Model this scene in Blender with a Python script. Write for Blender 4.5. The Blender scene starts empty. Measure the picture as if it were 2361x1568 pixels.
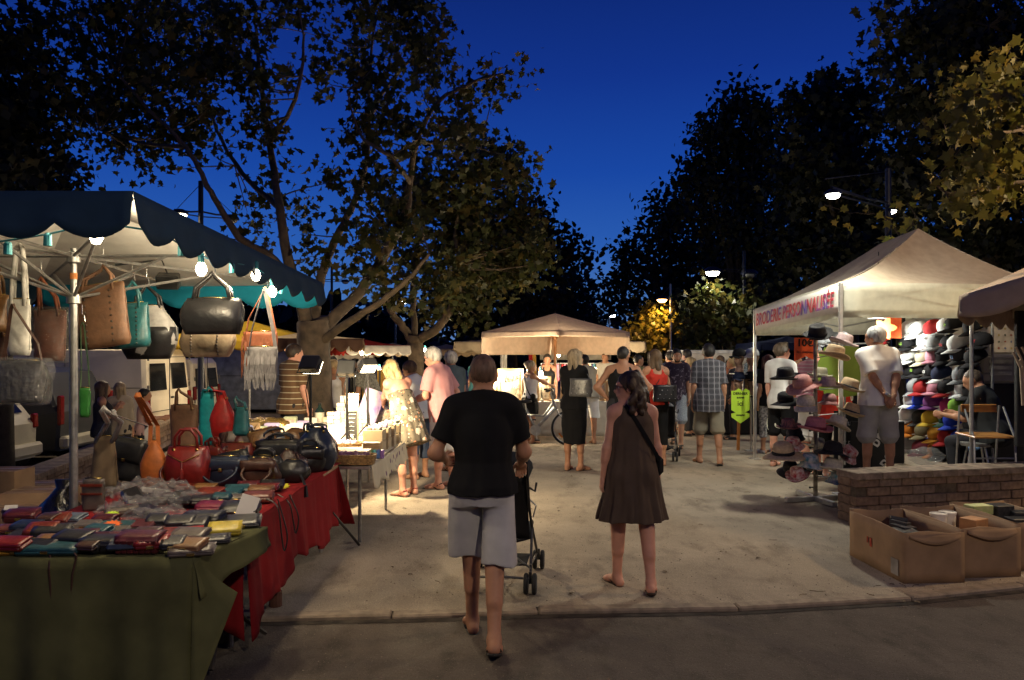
import bpy, math, random
import numpy as np
from mathutils import Vector, Matrix, Euler
random.seed(7); RNG = np.random.default_rng(7)
R_ = math.radians
SC = bpy.context.scene; COL = SC.collection
# ------------------------------------------------------------------ camera
F, CX, HV, CH = 1800.0, 1180.5, 808.0, 1.75      # focal length and horizon in the units of a 2361 px wide frame; eye height
cam_d = bpy.data.cameras.new('camera'); cam = bpy.data.objects.new('camera', cam_d); COL.objects.link(cam)
cam.location = (0, 0, CH); cam.rotation_euler = (R_(90), 0, 0)
cam_d.sensor_width = 36; cam_d.lens = F/2361*36; cam_d.shift_y = 24/2361
cam_d.clip_start = .05; cam_d.clip_end = 900
SC.camera = cam
# ------------------------------------------------------------------ world (dusk sky, sun below the horizon)
W = bpy.data.worlds.new('World'); SC.world = W; W.use_nodes = True
wn, wl = W.node_tree.nodes, W.node_tree.links
wn.clear()
wo = wn.new('ShaderNodeOutputWorld'); bg = wn.new('ShaderNodeBackground')
tcw = wn.new('ShaderNodeTexCoord'); sx = wn.new('ShaderNodeSeparateXYZ'); rw = wn.new('ShaderNodeValToRGB')
wl.new(tcw.outputs['Generated'], sx.inputs[0]); wl.new(sx.outputs['Z'], rw.inputs[0])
er = rw.color_ramp.elements
er[0].position = 0.0; er[0].color = (.105, .20, .42, 1)
er[1].position = 1.0; er[1].color = (.001, .004, .05, 1)
for p, c in ((.06, (.06, .165, .44, 1)), (.13, (.022, .105, .43, 1)), (.22, (.009, .062, .36, 1)), (.33, (.0055, .033, .25, 1)), (.45, (.0035, .018, .15, 1))):
    e = er.new(p); e.color = c
sky = wn.new('ShaderNodeTexSky'); sky.sky_type = 'NISHITA'; sky.sun_disc = False
sky.sun_elevation = R_(-4); sky.sun_rotation = R_(20); sky.ozone_density = 6
mxw = wn.new('ShaderNodeMix'); mxw.data_type = 'RGBA'; mxw.blend_type = 'ADD'; mxw.inputs[0].default_value = .05
wl.new(rw.outputs[0], mxw.inputs['A']); wl.new(sky.outputs[0], mxw.inputs['B'])
wl.new(mxw.outputs['Result'], bg.inputs[0]); bg.inputs[1].default_value = 1.0
wl.new(bg.outputs[0], wo.inputs[0])
# ------------------------------------------------------------------ exposure
SC.view_settings.view_transform = 'Standard'; SC.view_settings.look = 'None'
SC.view_settings.exposure = 0; SC.view_settings.gamma = 1; SC.view_settings.use_curve_mapping = False
try:
    SC.cycles.use_denoising = True; SC.cycles.sample_clamp_indirect = 3.0; SC.cycles.max_bounces = 6
    SC.cycles.use_light_tree = True; SC.cycles.caustics_reflective = False; SC.cycles.caustics_refractive = False
except Exception: pass

# ================================================================== helpers
def P(u, v, d): return Vector(((u-CX)/F*d, d, CH+(HV-v)/F*d))
def X(u, d): return (u-CX)/F*d
def Z(v, d): return CH+(HV-v)/F*d
def G(u, v):
    d = CH*F/(v-HV); return Vector(((u-CX)/F*d, d, 0))

MATS = {}
def M(name, col, rough=.8, metal=0., var=.18, scale=6., bump=0., bscale=60., emit=0., alpha=None, spec=.4, col2=None, trans=0., sheen=0., stretch=None, sss=0.):
    if name in MATS: return MATS[name]
    m = bpy.data.materials.new(name); m.use_nodes = True; MATS[name] = m
    n, l = m.node_tree.nodes, m.node_tree.links; b = n['Principled BSDF']
    b.inputs['Roughness'].default_value = rough; b.inputs['Metallic'].default_value = metal
    b.inputs['Specular IOR Level'].default_value = spec
    tc = n.new('ShaderNodeTexCoord'); vec = tc.outputs['Object']
    if stretch:
        mp = n.new('ShaderNodeMapping'); mp.inputs['Scale'].default_value = stretch; l.new(vec, mp.inputs[0]); vec = mp.outputs[0]
    nz = n.new('ShaderNodeTexNoise'); nz.inputs['Scale'].default_value = scale; nz.inputs['Detail'].default_value = 5
    l.new(vec, nz.inputs['Vector'])
    mx = n.new('ShaderNodeMix'); mx.data_type = 'RGBA'
    c2 = col2 or tuple(max(0, c*(1-2.2*var)) for c in col); c1 = col if col2 else tuple(min(1, c*(1+var)) for c in col)
    mr = n.new('ShaderNodeMapRange'); mr.inputs[1].default_value = .35; mr.inputs[2].default_value = .68
    l.new(nz.outputs['Fac'], mr.inputs[0]); l.new(mr.outputs[0], mx.inputs['Factor'])
    mx.inputs['A'].default_value = (*c1, 1); mx.inputs['B'].default_value = (*c2, 1)
    l.new(mx.outputs['Result'], b.inputs['Base Color'])
    if bump:
        n2 = n.new('ShaderNodeTexNoise'); n2.inputs['Scale'].default_value = bscale; n2.inputs['Detail'].default_value = 4
        l.new(vec, n2.inputs['Vector']); bp = n.new('ShaderNodeBump'); bp.inputs['Strength'].default_value = min(1, bump); bp.inputs['Distance'].default_value = .02*bump
        l.new(n2.outputs['Fac'], bp.inputs['Height']); l.new(bp.outputs[0], b.inputs['Normal'])
    if emit:
        b.inputs['Emission Color'].default_value = (*col, 1); b.inputs['Emission Strength'].default_value = emit
        m.cycles.emission_sampling = 'NONE'
    if trans:   # thin translucent cloth or leaf
        out = n['Material Output']; ms = n.new('ShaderNodeMixShader'); tr = n.new('ShaderNodeBsdfTranslucent')
        l.new(mx.outputs['Result'], tr.inputs[0]); ms.inputs[0].default_value = trans
        l.new(b.outputs[0], ms.inputs[1]); l.new(tr.outputs[0], ms.inputs[2]); l.new(ms.outputs[0], out.inputs[0])
    if alpha is not None: b.inputs['Alpha'].default_value = alpha
    if sheen: b.inputs['Sheen Weight'].default_value = sheen
    if sss:
        b.inputs['Subsurface Weight'].default_value = sss; b.inputs['Subsurface Scale'].default_value = .02
        b.inputs['Subsurface Radius'].default_value = (1, .4, .2)
    m['col'] = mx.name; m['bsdf'] = b.name
    return m

class MB:
    """collects shapes; build() links them as ONE mesh object"""
    def __init__(s): s.v = []; s.f = []; s.mi = []; s.cm = 0
    def add(s, vs, fs):
        o = len(s.v); s.v.extend([tuple(p) for p in vs]); s.f.extend([tuple(i+o for i in f) for f in fs]); s.mi.extend([s.cm]*len(fs)); return s
    def box(s, c, sz, rot=None, bev=0.):
        hx, hy, hz = (q/2 for q in sz); c = Vector(c)
        rot = rot if rot is None or isinstance(rot, Matrix) else Euler(rot).to_matrix()
        if bev <= 0:
            vs = [Vector((x, y, z)) for x in (-hx, hx) for y in (-hy, hy) for z in (-hz, hz)]
            fs = [(0, 1, 3, 2), (4, 6, 7, 5), (0, 4, 5, 1), (2, 3, 7, 6), (0, 2, 6, 4), (1, 5, 7, 3)]
        else:
            b = min(bev, hx*.9, hy*.9, hz*.9); vs = []; ix = {}
            for x in (-1, 1):
                for y in (-1, 1):
                    for z in (-1, 1):
                        for a in range(3):
                            e = [x*hx, y*hy, z*hz]
                            for q, h in enumerate((hx, hy, hz)):
                                if q != a: e[q] -= (x, y, z)[q]*b
                            ix[x, y, z, a] = len(vs); vs.append(Vector(e))
            fs = []
            for a in range(3):
                o1, o2 = [q for q in range(3) if q != a]
                for sg in (-1, 1):
                    q = []
                    for p1, p2 in ((-1, -1), (1, -1), (1, 1), (-1, 1)):
                        k = [0, 0, 0]; k[a] = sg; k[o1] = p1; k[o2] = p2; q.append(ix[(*k, a)])
                    fs.append(q if (sg > 0) == (a != 1) else q[::-1])
                for p1 in (-1, 1):
                    for p2 in (-1, 1):
                        q = []
                        for sg in (-1, 1):
                            k = [0, 0, 0]; k[a] = sg; k[o1] = p1; k[o2] = p2
                            q.append((ix[(*k, o1)], ix[(*k, o2)]))
                        fs.append((q[0][0], q[1][0], q[1][1], q[0][1]) if (p1*p2 > 0) == (a != 1) else (q[0][1], q[1][1], q[1][0], q[0][0]))
            for x in (-1, 1):
                for y in (-1, 1):
                    for z in (-1, 1):
                        t = [ix[x, y, z, a] for a in range(3)]; fs.append(t if x*y*z > 0 else t[::-1])
        vs = [(rot @ p if rot else p)+c for p in vs]
        return s.add(vs, fs)
    def tube(s, pts, r, n=8, cap=True, flat=None):
        pts = [Vector(p) for p in pts]; N = len(pts); rs = r if isinstance(r, (list, tuple)) else [r]*N
        vs, fs = [], []; up = None
        for i, p in enumerate(pts):
            t = (pts[min(i+1, N-1)]-pts[max(i-1, 0)])
            t = t.normalized() if t.length > 1e-9 else Vector((0, 0, 1))
            if up is None: up = Vector((0, 0, 1)) if abs(t.z) < .9 else Vector((1, 0, 0))
            a = t.cross(up); a = a.normalized() if a.length > 1e-6 else t.orthogonal().normalized(); b = a.cross(t); up = b
            for k in range(n):
                q = 2*math.pi*k/n; vs.append(p+(a*math.cos(q)*(flat or 1)+b*math.sin(q))*rs[i])
        for i in range(N-1):
            for k in range(n):
                fs.append((i*n+k, i*n+(k+1) % n, (i+1)*n+(k+1) % n, (i+1)*n+k))
        if cap: fs.append(tuple(range(n))[::-1]); fs.append(tuple((N-1)*n+k for k in range(n)))
        return s.add(vs, fs)
    def strap(s, pts, w, t, side):
        """flat band along pts, w wide in direction side"""
        pts = [Vector(p) for p in pts]; side = Vector(side).normalized(); vs, fs = [], []; N = len(pts)
        for i, p in enumerate(pts):
            tg = (pts[min(i+1, N-1)]-pts[max(i-1, 0)]).normalized(); nn = side.cross(tg)
            nn = nn.normalized() if nn.length > 1e-6 else Vector((0, 0, 1))
            for a, b in ((-1, -1), (1, -1), (1, 1), (-1, 1)): vs.append(p+side*w/2*a+nn*t/2*b)
        for i in range(N-1):
            for k in range(4): fs.append((i*4+k, i*4+(k+1) % 4, i*4+4+(k+1) % 4, i*4+4+k))
        fs += [(3, 2, 1, 0), tuple(N*4-4+k for k in range(4))]
        return s.add(vs, fs)
    def lathe(s, prof, c=(0, 0, 0), n=20, rot=None, sy=1., wob=None):
        vs, fs = [], []; c = Vector(c); N = len(prof)
        for r, z in prof:
            for k in range(n):
                q = 2*math.pi*k/n; rr = r*(1+(wob(q, z) if wob else 0)); p = Vector((rr*math.cos(q), rr*math.sin(q)*sy, z)); vs.append((rot @ p if rot else p)+c)
        for i in range(N-1):
            for k in range(n): fs.append((i*n+k, i*n+(k+1) % n, (i+1)*n+(k+1) % n, (i+1)*n+k))
        if prof[0][0] > 1e-4: fs.append(tuple(range(n))[::-1])
        if prof[-1][0] > 1e-4: fs.append(tuple((N-1)*n+k for k in range(n)))
        return s.add(vs, fs)
    def ball(s, c, r, n=10, m=6, rot=None):
        r = (r, r, r) if not isinstance(r, (tuple, list)) else r; vs, fs = [], []; c = Vector(c)
        for i in range(m+1):
            t = math.pi*i/m
            for k in range(n):
                q = 2*math.pi*k/n; p = Vector((r[0]*math.sin(t)*math.cos(q), r[1]*math.sin(t)*math.sin(q), r[2]*math.cos(t))); vs.append((rot @ p if rot else p)+c)
        for i in range(m):
            for k in range(n): fs.append((i*n+k, (i+1)*n+k, (i+1)*n+(k+1) % n, i*n+(k+1) % n))
        return s.add(vs, fs)
    def grid(s, fn, nu, nv):
        vs = [fn(i/nu, j/nv) for i in range(nu+1) for j in range(nv+1)]
        fs = [(i*(nv+1)+j, (i+1)*(nv+1)+j, (i+1)*(nv+1)+j+1, i*(nv+1)+j+1) for i in range(nu) for j in range(nv)]
        return s.add(vs, fs)
    def prism(s, poly, h, mat=None):
        """2D outline in xy extruded to z=h, then transformed"""
        n = len(poly); vs = [Vector((x, y, 0)) for x, y in poly]+[Vector((x, y, h)) for x, y in poly]
        if mat: vs = [mat @ p for p in vs]
        return s.add(vs, [tuple(range(n))[::-1], tuple(range(n, 2*n))]+[(i, (i+1) % n, n+(i+1) % n, n+i) for i in range(n)])
    def mesh(s, name, mats=(), smooth=False):
        me = bpy.data.meshes.new(name); me.from_pydata(s.v, [], s.f)
        for m in mats: me.materials.append(m)
        if len(mats) > 1: me.polygons.foreach_set('material_index', s.mi)
        if smooth: me.shade_smooth()
        me.update(); return me

def link(name, me, parent=None, loc=None, rot=None):
    o = bpy.data.objects.new(name, me); COL.objects.link(o)
    if parent is not None: o.parent = parent
    if loc is not None: o.location = loc
    if rot is not None: o.rotation_euler = rot
    return o
def wmat(o):
    m = Matrix.LocRotScale(o.location, o.rotation_euler, o.scale)
    return (wmat(o.parent) @ m) if o.parent else m
def ob(name, mb, mat, parent=None, smooth=False, world=True, solid=0., sub=0, auto=None):
    """link mb as one object; world=True: the shape was collected in world coordinates"""
    mats = mat if isinstance(mat, (list, tuple)) else (mat,)
    if parent is not None and world:
        inv = wmat(parent).inverted(); mb.v = [tuple(inv @ Vector(p)) for p in mb.v]
    me = mb.mesh(name, mats, smooth)
    if auto is not None:
        me.shade_smooth(); me.set_sharp_from_angle(angle=R_(auto))
    o = link(name, me, parent)
    if solid:
        md = o.modifiers.new('s', 'SOLIDIFY'); md.thickness = solid; md.offset = 0
    if sub:
        md = o.modifiers.new('b', 'SUBSURF'); md.levels = sub; md.render_levels = sub
    return o
def tag(o, label, cat, group=None, kind=None):
    if label: o['label'] = label
    if cat: o['category'] = cat
    if group: o['group'] = group
    if kind: o['kind'] = kind
    return o
def thing(name, label, cat, loc=(0, 0, 0), rz=0., group=None, rot=None):
    o = bpy.data.objects.new(name, None); COL.objects.link(o); o.location = loc
    o.rotation_euler = rot or (0, 0, rz); o.empty_display_size = .1
    return tag(o, label, cat, group)
def single(name, mb, mat, label, cat, group=None, loc=None, **k):
    """a thing that is one mesh; its origin is moved to loc (or its lowest centre)"""
    vs = np.array(mb.v); c = Vector(loc) if loc is not None else Vector((vs[:, 0].mean(), vs[:, 1].mean(), vs[:, 2].min()))
    mb.v = [tuple(Vector(p)-c) for p in mb.v]
    o = ob(name, mb, mat, None, **k); o.location = c
    return tag(o, label, cat, group)
def struct(name, mb, mat, **k):
    o = ob(name, mb, mat, None, **k); o['kind'] = 'structure'; return o
def dup(root, loc, rz=None, label=None, group=None, rot=None, scale=None):
    r = root.copy(); COL.objects.link(r); r.location = loc
    if rz is not None: r.rotation_euler = (0, 0, rz)
    if rot is not None: r.rotation_euler = rot
    if scale: r.scale = (scale,)*3
    if label: r['label'] = label
    if group: r['group'] = group
    def rec(a, b):
        for ch in a.children:
            c = ch.copy(); COL.objects.link(c); c.parent = b; rec(ch, c)
    rec(root, r); return r
def arc(a, b, sag, n=8, ax=Vector((0, 0, -1))):
    a, b = Vector(a), Vector(b)
    return [a.lerp(b, i/n)+ax*sag*4*(i/n)*(1-i/n) for i in range(n+1)]
def rz3(a): return Matrix.Rotation(a, 3, 'Z')
def text(name, body, size, mat, loc, rot, parent=None, extrude=.002, align='CENTER', bold=0., sx_=1., shear=0.):
    c = bpy.data.curves.new(name, 'FONT'); c.body = body; c.size = size; c.extrude = extrude; c.align_x = align; c.align_y = 'CENTER'; c.offset = bold; c.shear = shear
    c.resolution_u = 3
    o = bpy.data.objects.new(name, c); dg = bpy.context.evaluated_depsgraph_get(); COL.objects.link(o); dg.update()
    me = bpy.data.meshes.new_from_object(o.evaluated_get(bpy.context.evaluated_depsgraph_get())); bpy.data.objects.remove(o)
    me.materials.clear(); me.materials.append(mat)
    t = link(name, me, None); m = Matrix.LocRotScale(Vector(loc), rot if isinstance(rot, Euler) else Euler(rot), Vector((sx_, 1, 1)))
    if parent: t.parent = parent; m = wmat(parent).inverted() @ m
    t.matrix_local = m
    return t
def lamp(name, loc, power, col, size=.05, kind='POINT', target=None, angle=120, blend=.6, parent=None):
    l = bpy.data.lights.new(name, kind); l.energy = power; l.color = col; l.shadow_soft_size = size
    o = bpy.data.objects.new(name, l); COL.objects.link(o)
    if kind == 'SPOT': l.spot_size = R_(angle); l.spot_blend = blend
    q = (Vector(target)-Vector(loc)).to_track_quat('-Z', 'Y').to_matrix().to_4x4() if target is not None else Matrix.Identity(4)
    m = Matrix.Translation(Vector(loc)) @ q
    if parent: o.parent = parent; m = wmat(parent).inverted() @ m
    o.matrix_local = m
    return o
# ================================================================== figures: signed-distance bodies turned into one skin
def snets(S, org, h):
    """surface nets: mesh the zero level of the grid S"""
    ins = S < 0
    c = sum(ins[i:ins.shape[0]-1+i, j:ins.shape[1]-1+j, k:ins.shape[2]-1+k].astype(np.int8) for i in (0, 1) for j in (0, 1) for k in (0, 1))
    I = np.argwhere((c > 0) & (c < 8))
    if len(I) == 0: return np.zeros((0, 3)), np.zeros((0, 4), int)
    idx = -np.ones(c.shape, np.int32); idx[tuple(I.T)] = np.arange(len(I))
    corner = [(i, j, k) for i in (0, 1) for j in (0, 1) for k in (0, 1)]
    val = {q: S[I[:, 0]+q[0], I[:, 1]+q[1], I[:, 2]+q[2]] for q in corner}
    acc = np.zeros((len(I), 3)); cnt = np.zeros(len(I))
    for a in corner:
        for ax in range(3):
            if a[ax]: continue
            b = list(a); b[ax] = 1; b = tuple(b); va, vb = val[a], val[b]; m = (va < 0) != (vb < 0)
            t = np.where(m, va/np.where(m, va-vb, 1), 0); p = np.tile(np.array(a, float), (len(I), 1)); p[:, ax] = t
            acc[m] += p[m]; cnt[m] += 1
    V = org+(I+acc/cnt[:, None])*h
    Q = []
    for ax in range(3):
        sl = [slice(None)]*3; s2 = [slice(None)]*3; sl[ax] = slice(0, -1); s2[ax] = slice(1, None)
        a, b = ins[tuple(sl)], ins[tuple(s2)]; E = np.argwhere(a != b); o1, o2 = [q for q in range(3) if q != ax]
        ok = (E[:, o1] > 0) & (E[:, o2] > 0) & (E[:, o1] < c.shape[o1]) & (E[:, o2] < c.shape[o2]); E = E[ok]
        if len(E) == 0: continue
        def ix(d1, d2):
            T = E.copy(); T[:, o1] -= d1; T[:, o2] -= d2; return idx[tuple(T.T)]
        q = np.stack([ix(0, 0), ix(1, 0), ix(1, 1), ix(0, 1)], 1)
        fl = ins[tuple(E.T)] ^ (ax == 1); q[~fl] = q[~fl][:, ::-1]; Q.append(q[(q >= 0).all(1)])
    return V, np.concatenate(Q)
def nv(a): return np.array(a, float)
def unit(a): a = nv(a); return a/np.linalg.norm(a)
def rcone(a, b, ra, rb, clip=None, flat=None):
    a, b = nv(a), nv(b); d = b-a; L = max(d @ d, 1e-9)
    def f(x, y, z):
        px, py, pz = x-a[0], y-a[1], z-a[2]
        t = np.clip((px*d[0]+py*d[1]+pz*d[2])/L, 0, 1); qx, qy, qz = px-t*d[0], py-t*d[1], pz-t*d[2]
        r = np.sqrt(qx*qx+qy*qy+qz*qz)-(ra+(rb-ra)*t)
        if clip is not None:
            for (cp, cn) in clip: r = np.maximum(r, (x-cp[0])*cn[0]+(y-cp[1])*cn[1]+(z-cp[2])*cn[2])
        return r
    R = max(ra, rb); return f, np.minimum(a, b)-R, np.maximum(a, b)+R
def ell(c, r, Rm=None, clip=None):
    c, r = nv(c), nv(r); Rm = np.eye(3) if Rm is None else Rm
    def f(x, y, z):
        p = (x-c[0], y-c[1], z-c[2]); q = [Rm[0, i]*p[0]+Rm[1, i]*p[1]+Rm[2, i]*p[2] for i in range(3)]
        k0 = np.sqrt((q[0]/r[0])**2+(q[1]/r[1])**2+(q[2]/r[2])**2); k1 = np.sqrt((q[0]/r[0]**2)**2+(q[1]/r[1]**2)**2+(q[2]/r[2]**2)**2)+1e-6
        d = k0*(k0-1)/k1
        if clip is not None:
            for (cp, cn) in clip: d = np.maximum(d, (x-cp[0])*cn[0]+(y-cp[1])*cn[1]+(z-cp[2])*cn[2])
        return d
    m = max(r); return f, c-m, c+m
def prof(rings, O, T, folds=None):
    """stack of elliptic rings (z, rx, ry, y offset) in frame O,T with flat ends; folds=(count, amp at bottom, amp at top, phase)"""
    O = nv(O); zs = nv([q[0] for q in rings]); rx = nv([q[1] for q in rings]); ry = nv([q[2] for q in rings]); oy = nv([q[3] if len(q) > 3 else 0 for q in rings])
    def f(x, y, z):
        p = (x-O[0], y-O[1], z-O[2]); q = [T[0, i]*p[0]+T[1, i]*p[1]+T[2, i]*p[2] for i in range(3)]
        zz = q[2]+0*q[0]; a, b = np.interp(zz, zs, rx), np.interp(zz, zs, ry); yy = q[1]-np.interp(zz, zs, oy)
        if folds:
            n, A, B, ph = folds; ang = np.arctan2(yy/b, q[0]/a); w = np.clip((zz-zs[0])/(zs[-1]-zs[0]), 0, 1)
            am = 1+(A*(1-w)+B*w)*(np.sin(n*ang+ph+1.3*np.sin(9*zz+ph))+.6*np.sin((n*1.7//1)*ang+2*ph)); a, b = a*am, b*am
        d = (np.sqrt((q[0]/a)**2+(yy/b)**2)-1)*np.minimum(a, b)
        return np.maximum(d, np.maximum(zs[0]-zz, zz-zs[-1]))
    m = max(rx.max(), ry.max())+abs(oy).max(); cs = np.array([O+T @ nv((sx_*m, sy*m, zq)) for sx_ in (-1, 1) for sy in (-1, 1) for zq in (zs[0], zs[-1])])
    return f, cs.min(0), cs.max(0)
def infl(p, t): return (lambda x, y, z: p[0](x, y, z)-t), p[1]-t, p[2]+t
def field(prims, h, k=.03, pad=.05, sub=(), disp=None, clip=None):
    lo = np.min([p[1] for p in prims], 0)-pad; hi = np.max([p[2] for p in prims], 0)+pad
    n = np.ceil((hi-lo)/h).astype(int)+1; S = np.full(n, .08)
    ax = [lo[i]+h*np.arange(n[i]) for i in range(3)]
    def sub_eval(p, op):
        i0 = np.maximum(np.floor((p[1]-pad-lo)/h).astype(int), 0); i1 = np.minimum(np.ceil((p[2]+pad-lo)/h).astype(int)+1, n)
        if (i1 <= i0).any(): return
        g = [ax[q][i0[q]:i1[q]] for q in range(3)]; x, y, z = g[0][:, None, None], g[1][None, :, None], g[2][None, None, :]
        sl = tuple(slice(i0[q], i1[q]) for q in range(3)); S[sl] = op(S[sl], p[0](x, y, z))
    def smin(a, b): hh = np.maximum(k-np.abs(a-b), 0)/k; return np.minimum(a, b)-hh*hh*k*.25
    for p in prims: sub_eval(p, smin)
    for p in sub: sub_eval(p, lambda a, b: -smin(-a, b))
    X3, Y3, Z3 = ax[0][:, None, None], ax[1][None, :, None], ax[2][None, None, :]
    if disp: S += disp(X3, Y3, Z3)
    if clip:
        for cp, cn in clip: S = np.maximum(S, (X3-cp[0])*cn[0]+(Y3-cp[1])*cn[1]+(Z3-cp[2])*cn[2])
    return snets(S, lo, h)
def npmesh(name, parts, mats, smooth=True):
    V, Q, o = [], [], 0
    for v, q in parts: V.append(v); Q.append(q+o); o += len(v)
    V = np.concatenate(V); Q = np.concatenate(Q); me = bpy.data.meshes.new(name)
    me.vertices.add(len(V)); me.vertices.foreach_set('co', V.astype(np.float32).ravel())
    k = Q.shape[1]; me.loops.add(Q.size); me.loops.foreach_set('vertex_index', Q.astype(np.int32).ravel())
    me.polygons.add(len(Q)); me.polygons.foreach_set('loop_start', np.arange(len(Q), dtype=np.int32)*k)
    for m in mats: me.materials.append(m)
    me.update(); me.validate()
    if smooth: me.shade_smooth()
    return me
def wrink(a, ph=0., fz=16., fx=20.):
    return lambda x, y, z: a*(np.sin(fz*z+5*np.sin(fx*.3*x+ph)+6*y+ph)*.6+np.sin(fx*x+4*np.sin(fz*.4*z+ph)+9*y)*.6)
def strands(a, c, n=40):
    return lambda x, y, z: a*np.sin(n*np.arctan2(y-c[1], x-c[0])+3*np.sin(30*(z-c[2])))+a*.6*np.sin(55*x+20*z)*np.sin(48*y)
def curls(a): return lambda x, y, z: a*(np.sin(95*x+4*np.sin(50*z))*np.sin(90*y+3*np.sin(44*x))*np.sin(85*z+4*np.sin(47*y)))+a*.7*np.sin(44*x+1)*np.sin(41*y)*np.sin(46*z)
def rotm(yaw=0, pitch=0, roll=0):   # yaw + turns left, pitch + looks down, roll + leans to the right
    return np.array(Matrix.Rotation(R_(yaw), 3, 'Z') @ Matrix.Rotation(R_(-pitch), 3, 'X') @ Matrix.Rotation(R_(roll), 3, 'Y'))
SKIN = {'fair': (.56, .30, .19), 'tan': (.42, .21, .12), 'pink': (.58, .29, .20), 'dark': (.30, .15, .09)}
def skin(k): return M('skin_'+k, SKIN[k], rough=.55, var=.06, scale=14, sss=.06, spec=.35)
def person(label, pos, H=1.72, head=0., fem=False, skin_='tan', lean=0, side=0, twist=0, hd=(0, 0), fat=1., legs=None, arms=None,
           wear=(), hair=('short', (.05, .03, .02)), shoes=None, face=False, glasses=False, h=.014, seat=None, group=None):
    s = H/1.75; sw = (.152 if fem else .174)*s*(.94+.06*fat); hw = .088*s
    T = rotm(twist, lean, side)
    legs = legs or ((0, 3, 0, 8), (0, 3, 0, 8))       # per leg: forward flex, outward spread, knee bend, toe-out; left then right
    J = {}
    for i, sg in ((0, -1), (1, 1)):
        fl, ab, kn, yaw = legs[i][:4]; f1, f2, a = R_(fl), R_(fl-kn), R_(ab)
        hp = nv((sg*hw, 0, 0)); k_ = hp+.45*s*nv((sg*math.sin(a)*math.cos(f1), math.sin(f1)*math.cos(a), -math.cos(f1)*math.cos(a)))
        an = k_+.43*s*nv((sg*math.sin(a)*.3, math.sin(f2), -math.cos(f2)*math.cos(a*.3)))
        J['leg', sg] = (hp, k_, an, yaw, legs[i][4] if len(legs[i]) > 4 else 0)
    zmin = min(J['leg', sg][2][2] for sg in (-1, 1)) - .075*s
    O = nv((0, 0, -zmin)) if seat is None else nv((0, 0, seat+.09*s))
    for sg in (-1, 1):
        hp, k_, an, yaw, hl = J['leg', sg]; J['leg', sg] = (hp+O, k_+O, an+O, yaw, hl)
    def tp(x, y, z): return O+T @ (nv((x, y, z))*s)
    nb = tp(0, .0, .545); Hd = T @ rotm(hd[0], hd[1]) if False else rotm(hd[0]+twist*.5, hd[1]+lean*.45)
    hc = nb+.012*(T @ nv((0, 0, 1)))+Hd @ (nv((0, .022, .125))*s)
    for i, sg in ((0, -1), (1, 1)):
        sh = O+T @ nv((sg*sw, 0, .480*s)); a = (arms or ((('d', (.12, .0, -1), (.06, .16, -1)),)*2))[i]
        def loc(v): return nv((v[0]*sg, v[1], v[2]))
        if a[0] == 'd':
            el = sh+.295*s*(unit(loc(a[1]))); wr = el+.25*s*unit(loc(a[2]))
        else:           # reach the wrist to a point (in the figure's own frame), elbow towards a hint
            tg = nv(a[1]); d = tg-sh; L = np.linalg.norm(d); l1, l2 = .295*s, .25*s; L = min(L, (l1+l2)*.995); u_ = d/np.linalg.norm(d)
            ca = (l1*l1+L*L-l2*l2)/(2*l1*L); ca = max(-1, min(1, ca)); hi_ = loc(a[2]); pr = hi_-u_*(hi_ @ u_); pr = pr/np.linalg.norm(pr)
            el = sh+u_*l1*ca+pr*l1*math.sqrt(1-ca*ca); wr = sh+u_*L
        J['arm', sg] = (sh, el, wr, a[3] if len(a) > 3 else {})
    # ---- body primitives
    w = fat; B = []; tors = []
    tors += [ell(tp(0, 0, .03), nv((.160+.012*fem, .112, .13))*s*w, T), ell(tp(.075, -.05, -.025), nv((.088, .092, .10))*s*w, T), ell(tp(-.075, -.05, -.025), nv((.088, .092, .10))*s*w, T),
             ell(tp(0, .012, .17), nv((.138-.016*fem, .104*w**.7, .15))*s*w, T), ell(tp(0, 0, .35), nv((.158-.016*fem, .112, .19))*s*w**.8, T),
             rcone(tp(-.11, 0, .478), tp(.11, 0, .478), .072*s, .072*s), rcone(tp(0, -.012, .56), O+T @ nv((sw*.8, 0, .505*s)), .05*s, .044*s), rcone(tp(0, -.012, .56), O+T @ nv((-sw*.8, 0, .505*s)), .05*s, .044*s)]
    if fem: tors += [ell(tp(.075, .085, .36), nv((.072, .068, .072))*s*w), ell(tp(-.075, .085, .36), nv((.072, .068, .072))*s*w)]
    B += tors
    B.append(rcone(nb-.03*(T @ nv((0, 0, 1))), hc+Hd @ nv((0, -.02, -.045))*s, (.050 if fem else .058)*s, (.046 if fem else .055)*s))
    gs = 1 if not fem else .88
    for sg in (-1, 1):
        sh, el, wr, _ = J['arm', sg]
        B += [ell(sh+T @ nv((sg*.005, 0, -.01))*s, nv((.056, .06, .066))*s*gs*w**.5, T), rcone(sh, el, .048*s*gs*w**.7, .038*s*gs), rcone(el, wr, .040*s*gs, .026*s*gs), rcone(el, el+(wr-el)*.35, .040*s*gs, .041*s*gs)]
        hp, kn, an, yaw, hl = J['leg', sg]; bk = nv((0, -.022, 0))*s
        fd = np.array(Matrix.Rotation(R_(-sg*yaw), 3, 'Z')) @ nv((0, math.cos(R_(hl)), -math.sin(R_(hl))))
        up = unit(np.cross(np.cross(fd, nv((0, 0, 1))), fd)); ball_ = an+fd*.115*s-up*.052*s; heel = an-fd*.045*s-up*.048*s; toe = ball_+fd*.06*s*1-up*.004*s
        if hl > 12: toe = ball_+unit(nv((fd[0], fd[1], 0)))*.06*s
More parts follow.
